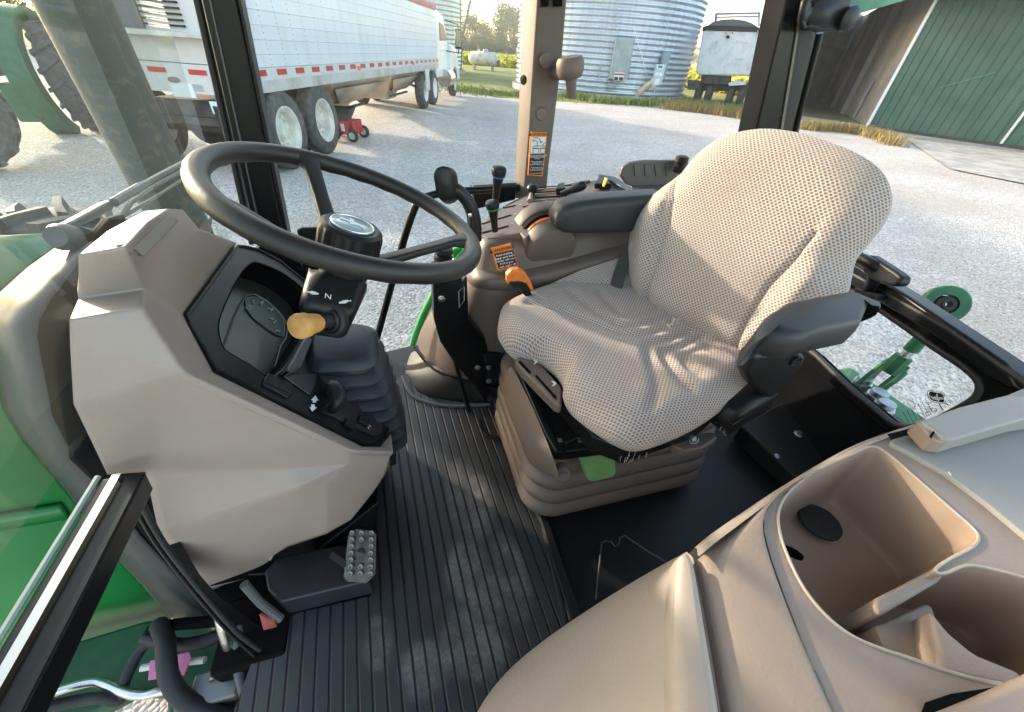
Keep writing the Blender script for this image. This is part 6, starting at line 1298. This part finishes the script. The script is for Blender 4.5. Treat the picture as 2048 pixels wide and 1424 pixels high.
# twin knobs
c = tq_(1065, 379, .02); MB().lathe(c - tn_ * .02, tn_, [(0, .005), (.012, .006), (.014, .015), (.030, .017), (.036, .012), (.038, .001)], 10).build('hand_knob', blk, con, smooth=30)
MB().tube([tq_(1060, 402, .004), tq_(1062, 388, .012)], [.009, .006], 8).build('lever_stem', tan, con)
a, b = tq_(1122, 388, .02), tq_(1158, 374, .035)
MB().prism([tq_(*p, .004) for p in ((1112, 392), (1132, 390), (1130, 378), (1118, 380))], tn_ * .022).build('lever_base', blk, con, bevel=.003)
MB().lathe(a, b - a, [(0, .008), (.03, .010), (.055, .014), (.068, .014), (.078, .009), (.08, .001)], 20).build('hand_lever', blk, con, smooth=40)
tr_ = MB().prism([tq_(*p, .004) for p in ((1188, 378), (1222, 380), (1212, 362), (1200, 360))], tn_ * .018).build('pto_switch', blk, con, bevel=.004)
MB().prism([tq_(*p, .028) for p in ((1204, 374), (1209, 376), (1216, 360), (1209, 357))], tn_ * .006).build('yellow_cap', mat('signal_yellow', (.85, .72, .02), .4), tr_, bevel=.003)
MB().prism([tq_(*p, .004) for p in ((1196, 352), (1230, 358), (1262, 378), (1258, 388), (1222, 366), (1196, 362))], tn_ * .008).build('panel_lid', mat('lid_grey', (.075, .08, .09), .45), con, bevel=.003)
# rounded hump with the orange wheel behind it
hc = at(1100, 496, y=1.0); rr2 = 52 * pxsize(hc)
MB().lathe(V(hc.x, .977, hc.z), (0, 1, .38), [(0, rr2 * .84), (.004, rr2 * .95), (.014, rr2), (.045, rr2)], 48).build('wheel_cover', tand, con, smooth=40).data.materials[0] = con.data.materials[0]
MB().lathe(V(hc.x, 1.02, hc.z), (0, 1, 0), [(0, rr2 * 1.05), (.012, rr2 * 1.05)], 48).build('throttle_wheel', M['orange'], con, smooth=40)
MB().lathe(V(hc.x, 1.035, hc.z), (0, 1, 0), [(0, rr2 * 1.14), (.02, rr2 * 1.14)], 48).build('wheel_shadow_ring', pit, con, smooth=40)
MB().lathe(V(hc.x + .004, 1.06, hc.z), (0, 1, 0), [(0, rr2 * 1.20), (.008, rr2 * 1.26), (.05, rr2 * 1.28)], 48).build('wheel_housing', tand, con, smooth=40).data.materials[0] = con.data.materials[0]
MB().tube(smoothpath([V(hc.x + .03, 1.025, hc.z + rr2), V(hc.x + .04, 1.02, hc.z + rr2 + .012), V(hc.x + .044, 1.01, hc.z + rr2 + .03)], 4), .008, 8).build('orange_tab', M['orange'], con)
# warning label on the console side
wc_ = at(1009, 514, y=.968); wlb = [at(*p, y=.969) for p in ((982, 497), (1022, 488), (1037, 532), (996, 542))]
wl2 = MB().prism(wlb, V(0, .006, 0)).build('warning_decal', M['label_o'], con, bevel=.001)
MB().prism([at(*p, y=.9675) for p in ((988, 508), (1026, 500), (1034, 530), (998, 538))], V(0, .001, 0)).build('text_panel', M['label_k'], wl2)
wux = (at(1022, 488, y=.969) - at(982, 497, y=.969)).normalized(); wuy = (at(982, 497, y=.969) - at(996, 542, y=.969)).normalized()
text('\u25b2WARNING', at(1004, 499, y=.9665), wux, wuy, .0125, M['label_k'], 'lettering', wl2, .0003)
for i, ln in enumerate(('Avoid crushing', 'Engage park brake', 'Tractor will move', 'if left in gear', 'with engine off')):
    text(ln, at(1008 + 1.8 * i, 508.5 + 5.7 * i, y=.9665), wux, wuy, .0078, M['label_w'], 'lettering', wl2, .0003, font_bold=.0002)
# levers rising in front of the console
def lever(nm, p0, p1, p2, r0, m2=None):
    L0_, L1_, L2_ = p0, p1, p2; ax = L2_ - L0_; ln = ax.length
    o = MB().lathe(L0_, ax, [(0, r0 * .5), (ln * .3, r0 * .55), (ln * .45, r0 * .62), (ln * .72, r0 * .8), (ln * .78, r0), (ln * .9, r0 * 1.12), (ln * .97, r0 * 1.0), (ln, r0 * .6), (ln * 1.01, .001)], 24).build(nm, blk, con, smooth=40)
    if m2: MB().lathe(L0_ + ax * .745, ax, [(0, r0 * .93), (.003, r0 * 1.04), (.005, r0 * 1.02)], 24).build('colour_ring', m2, o)
    return o
lever('gear_lever', at(990, 408, y=1.12), 0, at(999, 333, y=1.10), .019, M['blue'])
lever('range_lever', at(990, 462, y=1.06), 0, at(984, 402, y=1.05), .018, mat('green_ring', (.03, .25, .06), .4))
jm = MB(); jp = [at(950, 480, y=1.02), at(948, 440, y=1.02), at(938, 408, y=1.02), at(918, 384, y=1.02), at(896, 378, y=1.02)]
jk = jm.tube(smoothpath(jp, 5), [.019] * 6 + [.018] * 5 + [.017] * 5 + [.018] * 5, 14).build('grab_handle', blk, con, smooth=60)
MB().loft([rrect(at(898, 372, y=1.03), V(1, 0, .12).normalized(), V(-.1, 0, 1).normalized(), .045, .078, .018), rrect(at(896, 372, y=1.015), V(1, 0, .12).normalized(), V(-.1, 0, 1).normalized(), .052, .088, .024), rrect(at(889, 368, y=.995), V(1, 0, .12).normalized(), V(-.1, 0, 1).normalized(), .046, .080, .022), rrect(at(889, 368, y=.990), V(1, 0, .12).normalized(), V(-.1, 0, 1).normalized(), .034, .066, .016)]).build('handle_paddle', blk, jk, smooth=60)
MB().prism(Y3((938, 430, .995), (950, 432, .995), (953, 480, .995), (941, 478, .995)), V(0, .02, 0)).build('handle_plate', blk, jk, bevel=.005)
for py in (430, 463): MB().lathe(at(940, py, y=.993), (0, -1, 0), [(0, .005), (.003, .005), (.004, .001)], 10).build('plate_screw', M['chrome'], jk)
# flexible boot of the outside hose below the wheel rim
MB().lathe(at(884, 540, y=1.2), at(888, 500, y=1.2) - at(884, 540, y=1.2), [(0, .030), (.02, .030), (.024, .024), (.035, .031), (.05, .031), (.054, .024), (.066, .031), (.078, .028), (.08, .018)], 20).build('hose_boot', M['rubber'], TR, smooth=40)
# black bracket tower between wheel and console
fr2 = Y3((866, 552, .93), (925, 568, .93), (934, 552, .955), (938, 642, .955), (968, 676, .955), (976, 700, .955), (974, 742, .955), (986, 790, .955), (962, 790, .94), (905, 722, .92), (880, 684, .92), (868, 640, .92))
MB().prism(fr2, V(.0, .06, 0)).build('control_bracket', sat, TR, bevel=.007, seg=3)
MB().prism(Y3((864, 556, .925), (926, 572, .925), (922, 545, .925), (866, 536, .925)), V(0, .05, 0)).build('bracket_head', M['black'], TR, bevel=.006)
MB().prism(Y3((966, 708, .945), (1020, 712, .945), (1016, 792, .945), (984, 796, .945)), V(0, .02, 0)).build('base_bracket', M['black'], TR, bevel=.004)
for px, py in ((883, 597), (955, 735), (977, 735), (977, 762)):
    MB().lathe(at(px, py, y=.925 if px < 900 else .94), (0, -1, 0), [(0, .010), (.002, .010), (.003, .006), (.007, .006), (.008, .001)], 16).build('bracket_bolt', M['zinc'] if px > 900 else M['chrome'], TR, smooth=30)
lp = Y3((917, 582, .926), (928, 572, .926), (928, 600, .926), (918, 614, .926)); MB().tube([p + V(0, -.003, 0) for p in lp] + [lp[0] + V(0, -.003, 0)], .0007, 4).build('printed_frame', M['label_w'], TR)
mb = MB(); mb.tube([at(908, 712, y=.915), at(938, 822, z=FL + .01)], .007, 8); mb.build('floor_rod', sat, TR); mb = MB(); mb.tube([at(930, 735, y=.93), at(972, 800, z=-.97)], .006, 8); mb.build('floor_rod', sat, TR)
# orange lever beside the cushion
ol = MB().prism([at(*p, y=.87) for p in ((1014, 566), (1014, 551), (1024, 541), (1040, 539), (1052, 546), (1061, 560), (1068, 580), (1062, 583), (1052, 566), (1044, 568), (1030, 566), (1018, 570))], V(0, .022, 0)).build('park_lever', M['orange'], TR, bevel=.008, seg=3)
MB().prism([at(*p, y=.866) for p in ((1017, 566), (1030, 563), (1046, 564), (1055, 572), (1066, 592), (1060, 604), (1048, 590), (1040, 578), (1026, 576))], V(0, .02, 0)).build('lever_underside', sat, ol, bevel=.004)
MB().lathe(at(1030, 556, y=.869), (0, -1, 0), [(0, .010), (.001, .0095), (.0012, .001)], 20).build('lever_button', M['orange'], ol)
# phone and tool tray behind the console
tb = [at(*p, y=1.27) for p in ((1241, 352), (1246, 335), (1262, 325), (1290, 321), (1370, 321), (1384, 330), (1380, 352), (1360, 375), (1266, 374), (1252, 368))]
tray = MB().prism(tb, V(0, .02, 0)).build('side_tray', mat('tray_brown', (.11, .095, .085), .55), con, bevel=.006, seg=3)
for k in range(4): MB().prism([at(1273 + k * 21 + dx, dy, y=1.266) for dx, dy in ((-5, 330), (6, 330), (8, 352), (-3, 353))], V(0, .006, 0)).build('tray_rib', mat('tray_rib', (.12, .105, .095), .55), tray, bevel=.002)
MB().prism([at(*p, y=y) for p, y in (((1262, 372), 1.26), ((1370, 366), 1.26), ((1340, 396), 1.15), ((1262, 392), 1.15))], V(0, 0, -.012)).build('tray_floor', mat('tray_brown2', (.11, .095, .085), .55), tray, bevel=.004)
MB().lathe(at(1356, 345, y=1.24), up0, [(0, .016), (.03, .018), (.034, .022), (.05, .022), (.054, .012), (.055, .001)], 18).build('socket_knob', M['black'], con, smooth=40)

# =================================================================== DOOR SIDE STORAGE CONSOLE
PZ = -.38
def zrow(L): return [at(a, b, z=c) for a, b, c in L]
rows = [
 [(1372, 1102, -.46), (1374, 1104, -.425), (1378, 1108, -.405), (1386, 1112, -.392)],
 [(1342, 1112, -.52), (1352, 1122, -.45), (1372, 1135, -.41), (1392, 1142, -.390)],
 [(1240, 1165, -.55), (1290, 1185, -.465), (1340, 1195, -.415), (1404, 1200, -.390)],
 [(1120, 1240, -.60), (1215, 1275, -.50), (1325, 1295, -.42), (1421, 1300, -.390)],
 [(1015, 1318, -.66), (1140, 1365, -.53), (1320, 1395, -.42), (1438, 1400, -.390)],
 [(945, 1410, -.70), (1090, 1455, -.56), (1330, 1495, -.42), (1452, 1500, -.390)],
 [(910, 1520, -.73), (1070, 1570, -.58), (1340, 1600, -.42), (1462, 1600, -.390)]]
g_ = [zrow(r) for r in rows]; g_ = [[V(r[0].x, r[0].y, FL), V(r[0].x, r[0].y, r[0].z - .08)] + r for r in g_]
stc = MB().grid(g_).build('storage_console', M['tan_wall'], TR, smooth=70, sub=3)
MB().prism([V(*q, FL) for q in ((.10, .0), (.24, .05), (.40, .11), (.60, .15), (.95, .16), (1.12, .14), (1.12, -.55), (.30, -.55), (.12, -.2))], V(0, 0, .455)).build('console_body', M['tan_wall'], stc, bevel=.01)
# raised lip beside the split line
lip = [at(*p, z=-.386) for p in ((1374, 1110), (1388, 1118), (1400, 1180), (1416, 1270), (1434, 1370), (1450, 1470), (1460, 1600))]
lip2 = [at(*p, z=-.388) for p in ((1352, 1118), (1348, 1150), (1342, 1210), (1340, 1290), (1344, 1380), (1350, 1470), (1358, 1600))]
MB().grid([[p - up0 * .02 for p in lip2], lip2, [a.lerp(b, .8) + up0 * .006 for a, b in zip(lip2, lip)], lip, [p - up0 * .03 for p in lip]]).build('end_lip', mat('lip_tan', (.38, .30, .25), .42, noise_amt=.04, scale=5, bump=.4, bscale=500, dist=.0006), stc, smooth=50, sub=2)
# main top: sloping outer band, ridge, rim with opening
sil = [(1390, 1092), (1412, 1072), (1450, 1045), (1500, 1012), (1545, 982), (1600, 948), (1660, 912), (1720, 882), (1770, 866), (1836, 846)]
rid = [(1393, 1120), (1420, 1092), (1462, 1062), (1512, 1024), (1556, 992), (1606, 962), (1664, 926), (1724, 895), (1774, 876), (1838, 852)]
o2 = MB(); s_ = [at(*p, z=-.400) for p in sil]; r_ = [at(*p, z=PZ - .002) for p in rid]
o2.grid([[V(p.x + .0, p.y - .01, FL) for p in s_], [p - up0 * .12 + V(0, .006, 0) for p in s_], [p - up0 * .02 for p in s_], s_, [a.lerp(b, .5) + up0 * .007 for a, b in zip(s_, r_)], r_])
o2.build('inner_rail', mat('rail_tan', (.34, .27, .225), .42, noise_amt=.04, scale=5, bump=.4, bscale=500, dist=.0006), stc, smooth=60, sub=2)
band_o = [(1388, 1112), (1420, 1088), (1462, 1059), (1512, 1022), (1540, 1000), (1398, 1160), (1414, 1250), (1430, 1340), (1446, 1430), (1462, 1530), (1474, 1640)]
ridge = [(1640, 935), (1585, 966), (1548, 996), (1527, 1030), (1526, 1062), (1540, 1115), (1565, 1185), (1600, 1275), (1640, 1365), (1675, 1440), (1720, 1540), (1750, 1640)]
outer_b = [(1600, 966), (1548, 996), (1500, 1032), (1450, 1070), (1410, 1100), (1392, 1118), (1399, 1165), (1420, 1275), (1442, 1395), (1458, 1480), (1470, 1560), (1478, 1640)]
ob_, rg_ = [at(*p, z=-.394) for p in outer_b], [at(*p, z=PZ) for p in ridge]
MB().grid([[p - up0 * .03 for p in ob_], ob_, [a.lerp(b, .5) + up0 * .004 for a, b in zip(ob_, rg_)], [a.lerp(b, .93) + up0 * .001 for a, b in zip(ob_, rg_)], rg_, [p + (p - o_) * .02 - up0 * .006 for p, o_ in zip(rg_, ob_)]]).build('outer_band', M['tan_gloss'], stc, smooth=60, sub=2)
# rim plate with pocket opening
PP = -.384
plate = [(1640, 937), (1585, 968), (1549, 998), (1529, 1030), (1528, 1062), (1542, 1115), (1567, 1185), (1602, 1275), (1642, 1365), (1677, 1440), (1722, 1540), (1752, 1640), (2300, 1640), (2300, 1100), (2120, 1095), (2048, 1078), (1960, 1000), (1880, 940), (1800, 885), (1776, 872), (1720, 886), (1680, 908)]
pk = [(1745, 893), (1702, 909), (1650, 932), (1605, 960), (1573, 990), (1557, 1025), (1560, 1068), (1578, 1120), (1608, 1178), (1650, 1230), (1700, 1270), (1760, 1297), (1830, 1320), (1900, 1344), (1970, 1362), (2060, 1372), (2160, 1340), (2200, 1260), (2140, 1195), (2060, 1160), (1990, 1140), (1935, 1131), (1888, 1147), (1870, 1140), (1900, 1118), (1945, 1094), (1956, 1075), (1940, 1052), (1890, 1008), (1830, 955), (1780, 912)]
po = smoothpath([at(*p, z=PP) for p in plate], 1, True); ph = smoothpath([at(*p, z=PP) for p in pk], 4, True)
v_, f_ = ngon_fill([at(*p, z=PP) for p in plate], [ph]); mb = MB(); mb.add(v_, f_)
mb.build('pocket_rim', M['tan_gloss'], stc, smooth=0)
cpk = sum(ph, V(0, 0, 0)) / len(ph)
mb = MB()
def dn(s, z): return [V(cpk.x + (p.x - cpk.x) * s, cpk.y + (p.y - cpk.y) * s, z) for p in ph]
mb.loft([dn(1.0, PP), dn(.993, PP - .003), dn(.985, PP - .012), dn(.95, PP - .06), dn(.925, PP - .095), dn(.90, PP - .108), dn(.86, PP - .112)], caps=False); mb.add(dn(.86, PP - .112), [tuple(range(len(ph)))]); mb.build('storage_pocket', mat('pocket_tan', (.34, .235, .175), .45, noise_amt=.05, scale=5, bump=.4, bscale=500, dist=.0006, nrough=.05), stc, smooth=50)
MB().tube(dn(1.0, PP + .0005) + [dn(1.0, PP + .0005)[0]], .0016, 6).build('pocket_edge', mat('edge_tan', (.40, .33, .27), .35), stc, smooth=60)
# speaker disc and shadowed plug on the pocket wall
c = at(1642, 1042, z=PP - .098); MB().lathe(c - up0 * .004, up0, [(0, .026), (.003, .026), (.004, .024), (.003, .018), (.004, .012), (.003, .001)], 32).build('rubber_disc', M['rubber'], stc, smooth=40)
c = at(1583, 1108, z=PP - .09); MB().lathe(c, (.6, .4, .3), [(0, .012), (.004, .012), (.005, .001)], 20).build('round_plug', pit, stc, smooth=40)
# divider between pocket and cup holder, cup floor
cup = [(1745, 1238), (1752, 1196), (1870, 1136), (1888, 1149), (1800, 1200), (1852, 1206), (1868, 1216), (1885, 1305), (1872, 1334), (1800, 1316), (1760, 1290)]
dv = MB().prism([at(*p, z=PP - .030) for p in ((1752, 1250), (1852, 1206), (1866, 1214), (1895, 1300), (1890, 1345), (1840, 1335), (1775, 1310))], V(0, 0, -.10)).build('cup_divider', M['tan_gloss'], stc, bevel=.004, seg=3)
MB().prism([at(*p, z=PP - .014) for p in ((1748, 1214), (1752, 1196), (1866, 1137), (1892, 1148), (1880, 1162), (1785, 1218), (1760, 1232))], V(0, 0, -.11)).build('divider_wall', M['tan_gloss'], stc, bevel=.004, seg=3)
MB().prism([at(*p, z=PP - .004) for p in ((1862, 1214), (1898, 1262), (1950, 1305), (2048, 1345), (2048, 1385), (1880, 1345), (1876, 1300))], V(0, 0, -.10)).build('cup_shoulder', M['tan_gloss'], stc, bevel=.006, seg=3)
cf_ = at(2010, 1225, z=PP - .108); MB().lathe(cf_, up0, [(0, .05), (.004, .05), (.005, .047), (.003, .001)], 32).build('cup_floor', mat('cup_floor', (.12, .095, .075), .5), stc)
# dark gap and foreground rim at the bottom right corner
MB().prism([at(*p, z=PP + .03) for p in ((1880, 1424), (1960, 1392), (2048, 1352), (2100, 1330), (2100, 1460), (1860, 1470))], V(0, 0, -.02)).build('front_rim', M['tan_gloss'], stc, bevel=.008, seg=3)
MB().prism([at(*p, z=PP + .002) for p in ((1850, 1405), (1900, 1388), (1985, 1375), (1960, 1395), (1880, 1424), (1840, 1430))], V(0, 0, .001)).build('rim_gap', pit, stc)
# tray surface and lid block, their tan greyed for the reflected sky
tl_ = MB().prism([at(*p, z=-.388) for p in ((1776, 886), (1772, 896), (1790, 905), (1880, 955), (1960, 1015), (2048, 1090), (2120, 1120), (2400, 1100), (2400, 800), (2048, 780), (1880, 850), (1842, 858))], V(0, 0, -.01)).build('tray_top', M['tan_lid'], stc, bevel=.003)
tl_.location.z = .010
MB().grid([[at(*p, z=-.372) for p in ((1774, 868), (1800, 862), (1842, 850))], [at(*p, z=-.372) for p in ((1782, 880), (1810, 872), (1862, 862))]]).build('tray_step', pit, stc)
MB().prism([at(*p, z=-.345) for p in ((1842, 840), (1852, 836), (1920, 812), (2018, 787), (2040, 792), (2300, 760), (2300, 800), (2048, 838), (1908, 878), (1890, 876), (1872, 862))], V(0, 0, -.030)).build('hinged_lid', M['tan_lid'], stc, bevel=.005, seg=3)
MB().prism([at(*p, z=-.350) for p in ((1834, 842), (1846, 836), (1905, 868), (1898, 884), (1870, 880))], V(0, 0, -.024)).build('lid_hinge', M['tan_gloss'], stc, bevel=.004)
MB().prism([at(*p, z=-.3485) for p in ((1858, 872), (1866, 862), (1870, 863), (1862, 878))], V(0, 0, .001)).build('hinge_gap', pit, stc)
MB().tube([at(1897, 944, z=-.376), at(1902, 950, z=-.376)], .0008, 4).build('scratch', M['label_w'], stc)

# =================================================================== PEDAL, STEP, LOOSE PARTS BELOW THE DASH
pz = [((703, 1062), -.85), ((712, 1056), -.848), ((745, 1060), -.848), ((754, 1068), -.85), ((752, 1148), -.895), ((742, 1158), -.90), ((703, 1155), -.90), ((694, 1145), -.895)]
pedm = mat('worn_steel_pedal', (.075, .07, .065), .38, metal=.5, noise_amt=.4, scale=40, nrough=.15)
studm = mat('stud_metal', (.28, .26, .24), .4, metal=.6)
ped = MB().prism([at(*p, z=z) for p, z in pz], V(-.01, -.004, -.010)).build('brake_pedal', pedm, TR, bevel=.003)
pA, pB = at(725, 1062, z=-.85), at(722, 1150, z=-.897); pv = (pB - pA).normalized(); pu = (at(752, 1100, z=-.87) - at(696, 1100, z=-.87)).normalized(); pn_ = pu.cross(pv).normalized(); pn_ = pn_ if pn_.z > 0 else -pn_
for k in range(7):
    for j in (-1, 0, 1):
        if j == 0 and k in (2, 3, 4): continue
        c = pA.lerp(pB, .04 + k * .153) + pu * (j * .021) + pn_ * .003
        MB().lathe(c, pn_, [(0, .0055), (.002, .0055), (.0035, .0045), (.003, .0032), (-.002, .003), (-.002, .0003)], 14).build('grip_stud', studm, ped, smooth=30)
MB().sphere(pA.lerp(pB, .45) - pn_ * .002, .010, 14, 8, (1, 1.2, .5)).build('pedal_boss', pedm, ped)
MB().tube([pB - pn_ * .012, pB - pn_ * .012 + V(-.06, .05, .02)], .011, 8).build('pedal_arm', blk, ped)
stp = MB().prism(Z3((528, 1142, -.93), (560, 1108, -.93), (690, 1088, -.93), (700, 1095, -.93), (738, 1155, -.93), (740, 1162, -.93), (560, 1205, -.93), (535, 1180, -.93)), V(.0, 0, -.07)).build('foot_step', mat('step_black', (.018, .020, .024), .45, noise_amt=.2, scale=12), TR, bevel=.006)
MB().prism(Z3((520, 1150, -.95), (640, 1095, -.95), (760, 1000, -.92), (750, 1060, -.99), (560, 1150, -.99)), V(-.05, .02, -.02)).build('under_dash_panel', blk, TR, bevel=.006)
MB().prism([at(*p, z=-.995) for p in ((400, 1200), (520, 1120), (620, 1150), (600, 1240), (540, 1330), (460, 1310))], V(0, 0, -.02)).build('toe_board', pit, TR)
MB().tube([at(488, 1168, z=-.86), at(520, 1205, z=-.92), at(562, 1238, z=-.97)], .0085, 10).build('steel_link', mat('link_grey', (.10, .11, .11), .45), TR)
bt = MB(); 
for k in range(7): bt.tube([at(522 + k * 4, 1228 + k * 2, z=-.955), at(530 + k * 3.5, 1258 - k, z=-.985)], .0032, 6)
bt.build('striped_boot', mat('faded_red', (.42, .10, .09), .6), TR)
MB().box(at(520, 1262, z=-1.02), (.14, .14, .06)).build('boot_base', pit, TR, bevel=.01)
MB().tube([at(792, 768, z=-.99), at(796, 800, z=-.99), at(799, 830, z=-.99)], .0025, 6).build('yellow_tag', M['yellow'], TR)
MB().tube([at(786, 764, z=-.98), at(790, 780, z=-.98)], .004, 6).build('red_tag', M['red'], TR)
# hoses and steel pipes seen below the window rail
def hose(nm, L, r, m, n=6): return MB().tube(smoothpath([at(a, b, z=c) for a, b, c in L], n), r, 12).build(nm, m, TR, smooth=60)
hose('hydraulic_hose', [(318, 1250, -1.03), (330, 1280, -1.0), (333, 1320, -1.0), (340, 1360, -1.02), (370, 1400, -1.05), (440, 1430, -1.08), (520, 1440, -1.1)], .017, M['rubber'])
hose('steel_pipe', [(438, 1230, -.92), (446, 1262, -.95), (458, 1300, -1.0), (458, 1325, -1.02), (447, 1348, -1.04), (428, 1358, -1.06)], .0095, M['chrome'])
hose('steel_pipe', [(60, 1405, -1.1), (120, 1380, -1.1), (180, 1364, -1.1), (205, 1366, -1.1), (250, 1384, -1.1), (285, 1390, -1.1), (320, 1382, -1.1), (360, 1376, -1.12)], .0095, M['chrome'])
hose('black_cable', [(478, 1250, -.98), (474, 1300, -1.0), (480, 1350, -1.02), (500, 1420, -1.04)], .010, mat('cable_grey', (.07, .085, .10), .5))
hose('black_cable', [(100, 1412, -1.08), (160, 1400, -1.1), (205, 1395, -1.1), (240, 1400, -1.12), (250, 1360, -1.1), (290, 1290, -1.08), (340, 1280, -1.06)], .011, M['rubber'])
hose('black_cable', [(290, 1275, -1.06), (350, 1290, -1.05), (400, 1285, -1.05), (440, 1270, -1.05)], .014, M['rubber'])
hose('black_cable', [(300, 1262, -1.05), (345, 1250, -1.04), (400, 1245, -1.04), (452, 1240, -1.02)], .012, pit)
tgp = MB().prism([at(*p, z=-1.06) for p in ((300, 1322), (378, 1304), (382, 1316), (368, 1350), (336, 1354), (296, 1360))], V(0, 0, -.002)).build('paper_tag', M['pink'], TR)
hose('white_tube', [(282, 1336, -1.07), (330, 1328, -1.075), (410, 1320, -1.07)], .007, M['rim'])
# engine side frame behind them
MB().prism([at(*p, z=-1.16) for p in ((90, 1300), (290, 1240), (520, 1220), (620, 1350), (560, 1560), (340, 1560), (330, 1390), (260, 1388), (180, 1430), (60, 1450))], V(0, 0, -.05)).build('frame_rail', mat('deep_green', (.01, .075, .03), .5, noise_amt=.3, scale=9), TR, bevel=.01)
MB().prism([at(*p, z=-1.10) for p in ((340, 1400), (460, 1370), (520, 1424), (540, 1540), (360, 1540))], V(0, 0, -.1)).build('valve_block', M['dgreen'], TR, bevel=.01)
MB().box(at(440, 1375, z=-1.08), (.09, .06, .05)).build('valve_body', mat('dull_alloy', (.22, .22, .21), .5, metal=.6), TR, bevel=.006)
for px, py in ((150, 1310), (185, 1304)): pass

# =================================================================== MORNING AIR
hz_ = MB().box((20, 180, G - 1 + 21), (620, 620, 42)).build('haze', None, None, smooth=0)
hm = bpy.data.materials.new('haze'); hm.use_nodes = True; ht = hm.node_tree; ht.nodes.clear(); ho = nd(ht, 'ShaderNodeOutputMaterial'); hv = nd(ht, 'ShaderNodeVolumePrincipled', Density=.0011)
hv.inputs['Color'].default_value = (.92, .94, .97, 1); ht.links.new(hv.outputs[0], ho.inputs['Volume']); hz_.data.materials.clear(); hz_.data.materials.append(hm); tag(hz_, 'thin pale morning haze over the yard and field', None, kind='stuff')
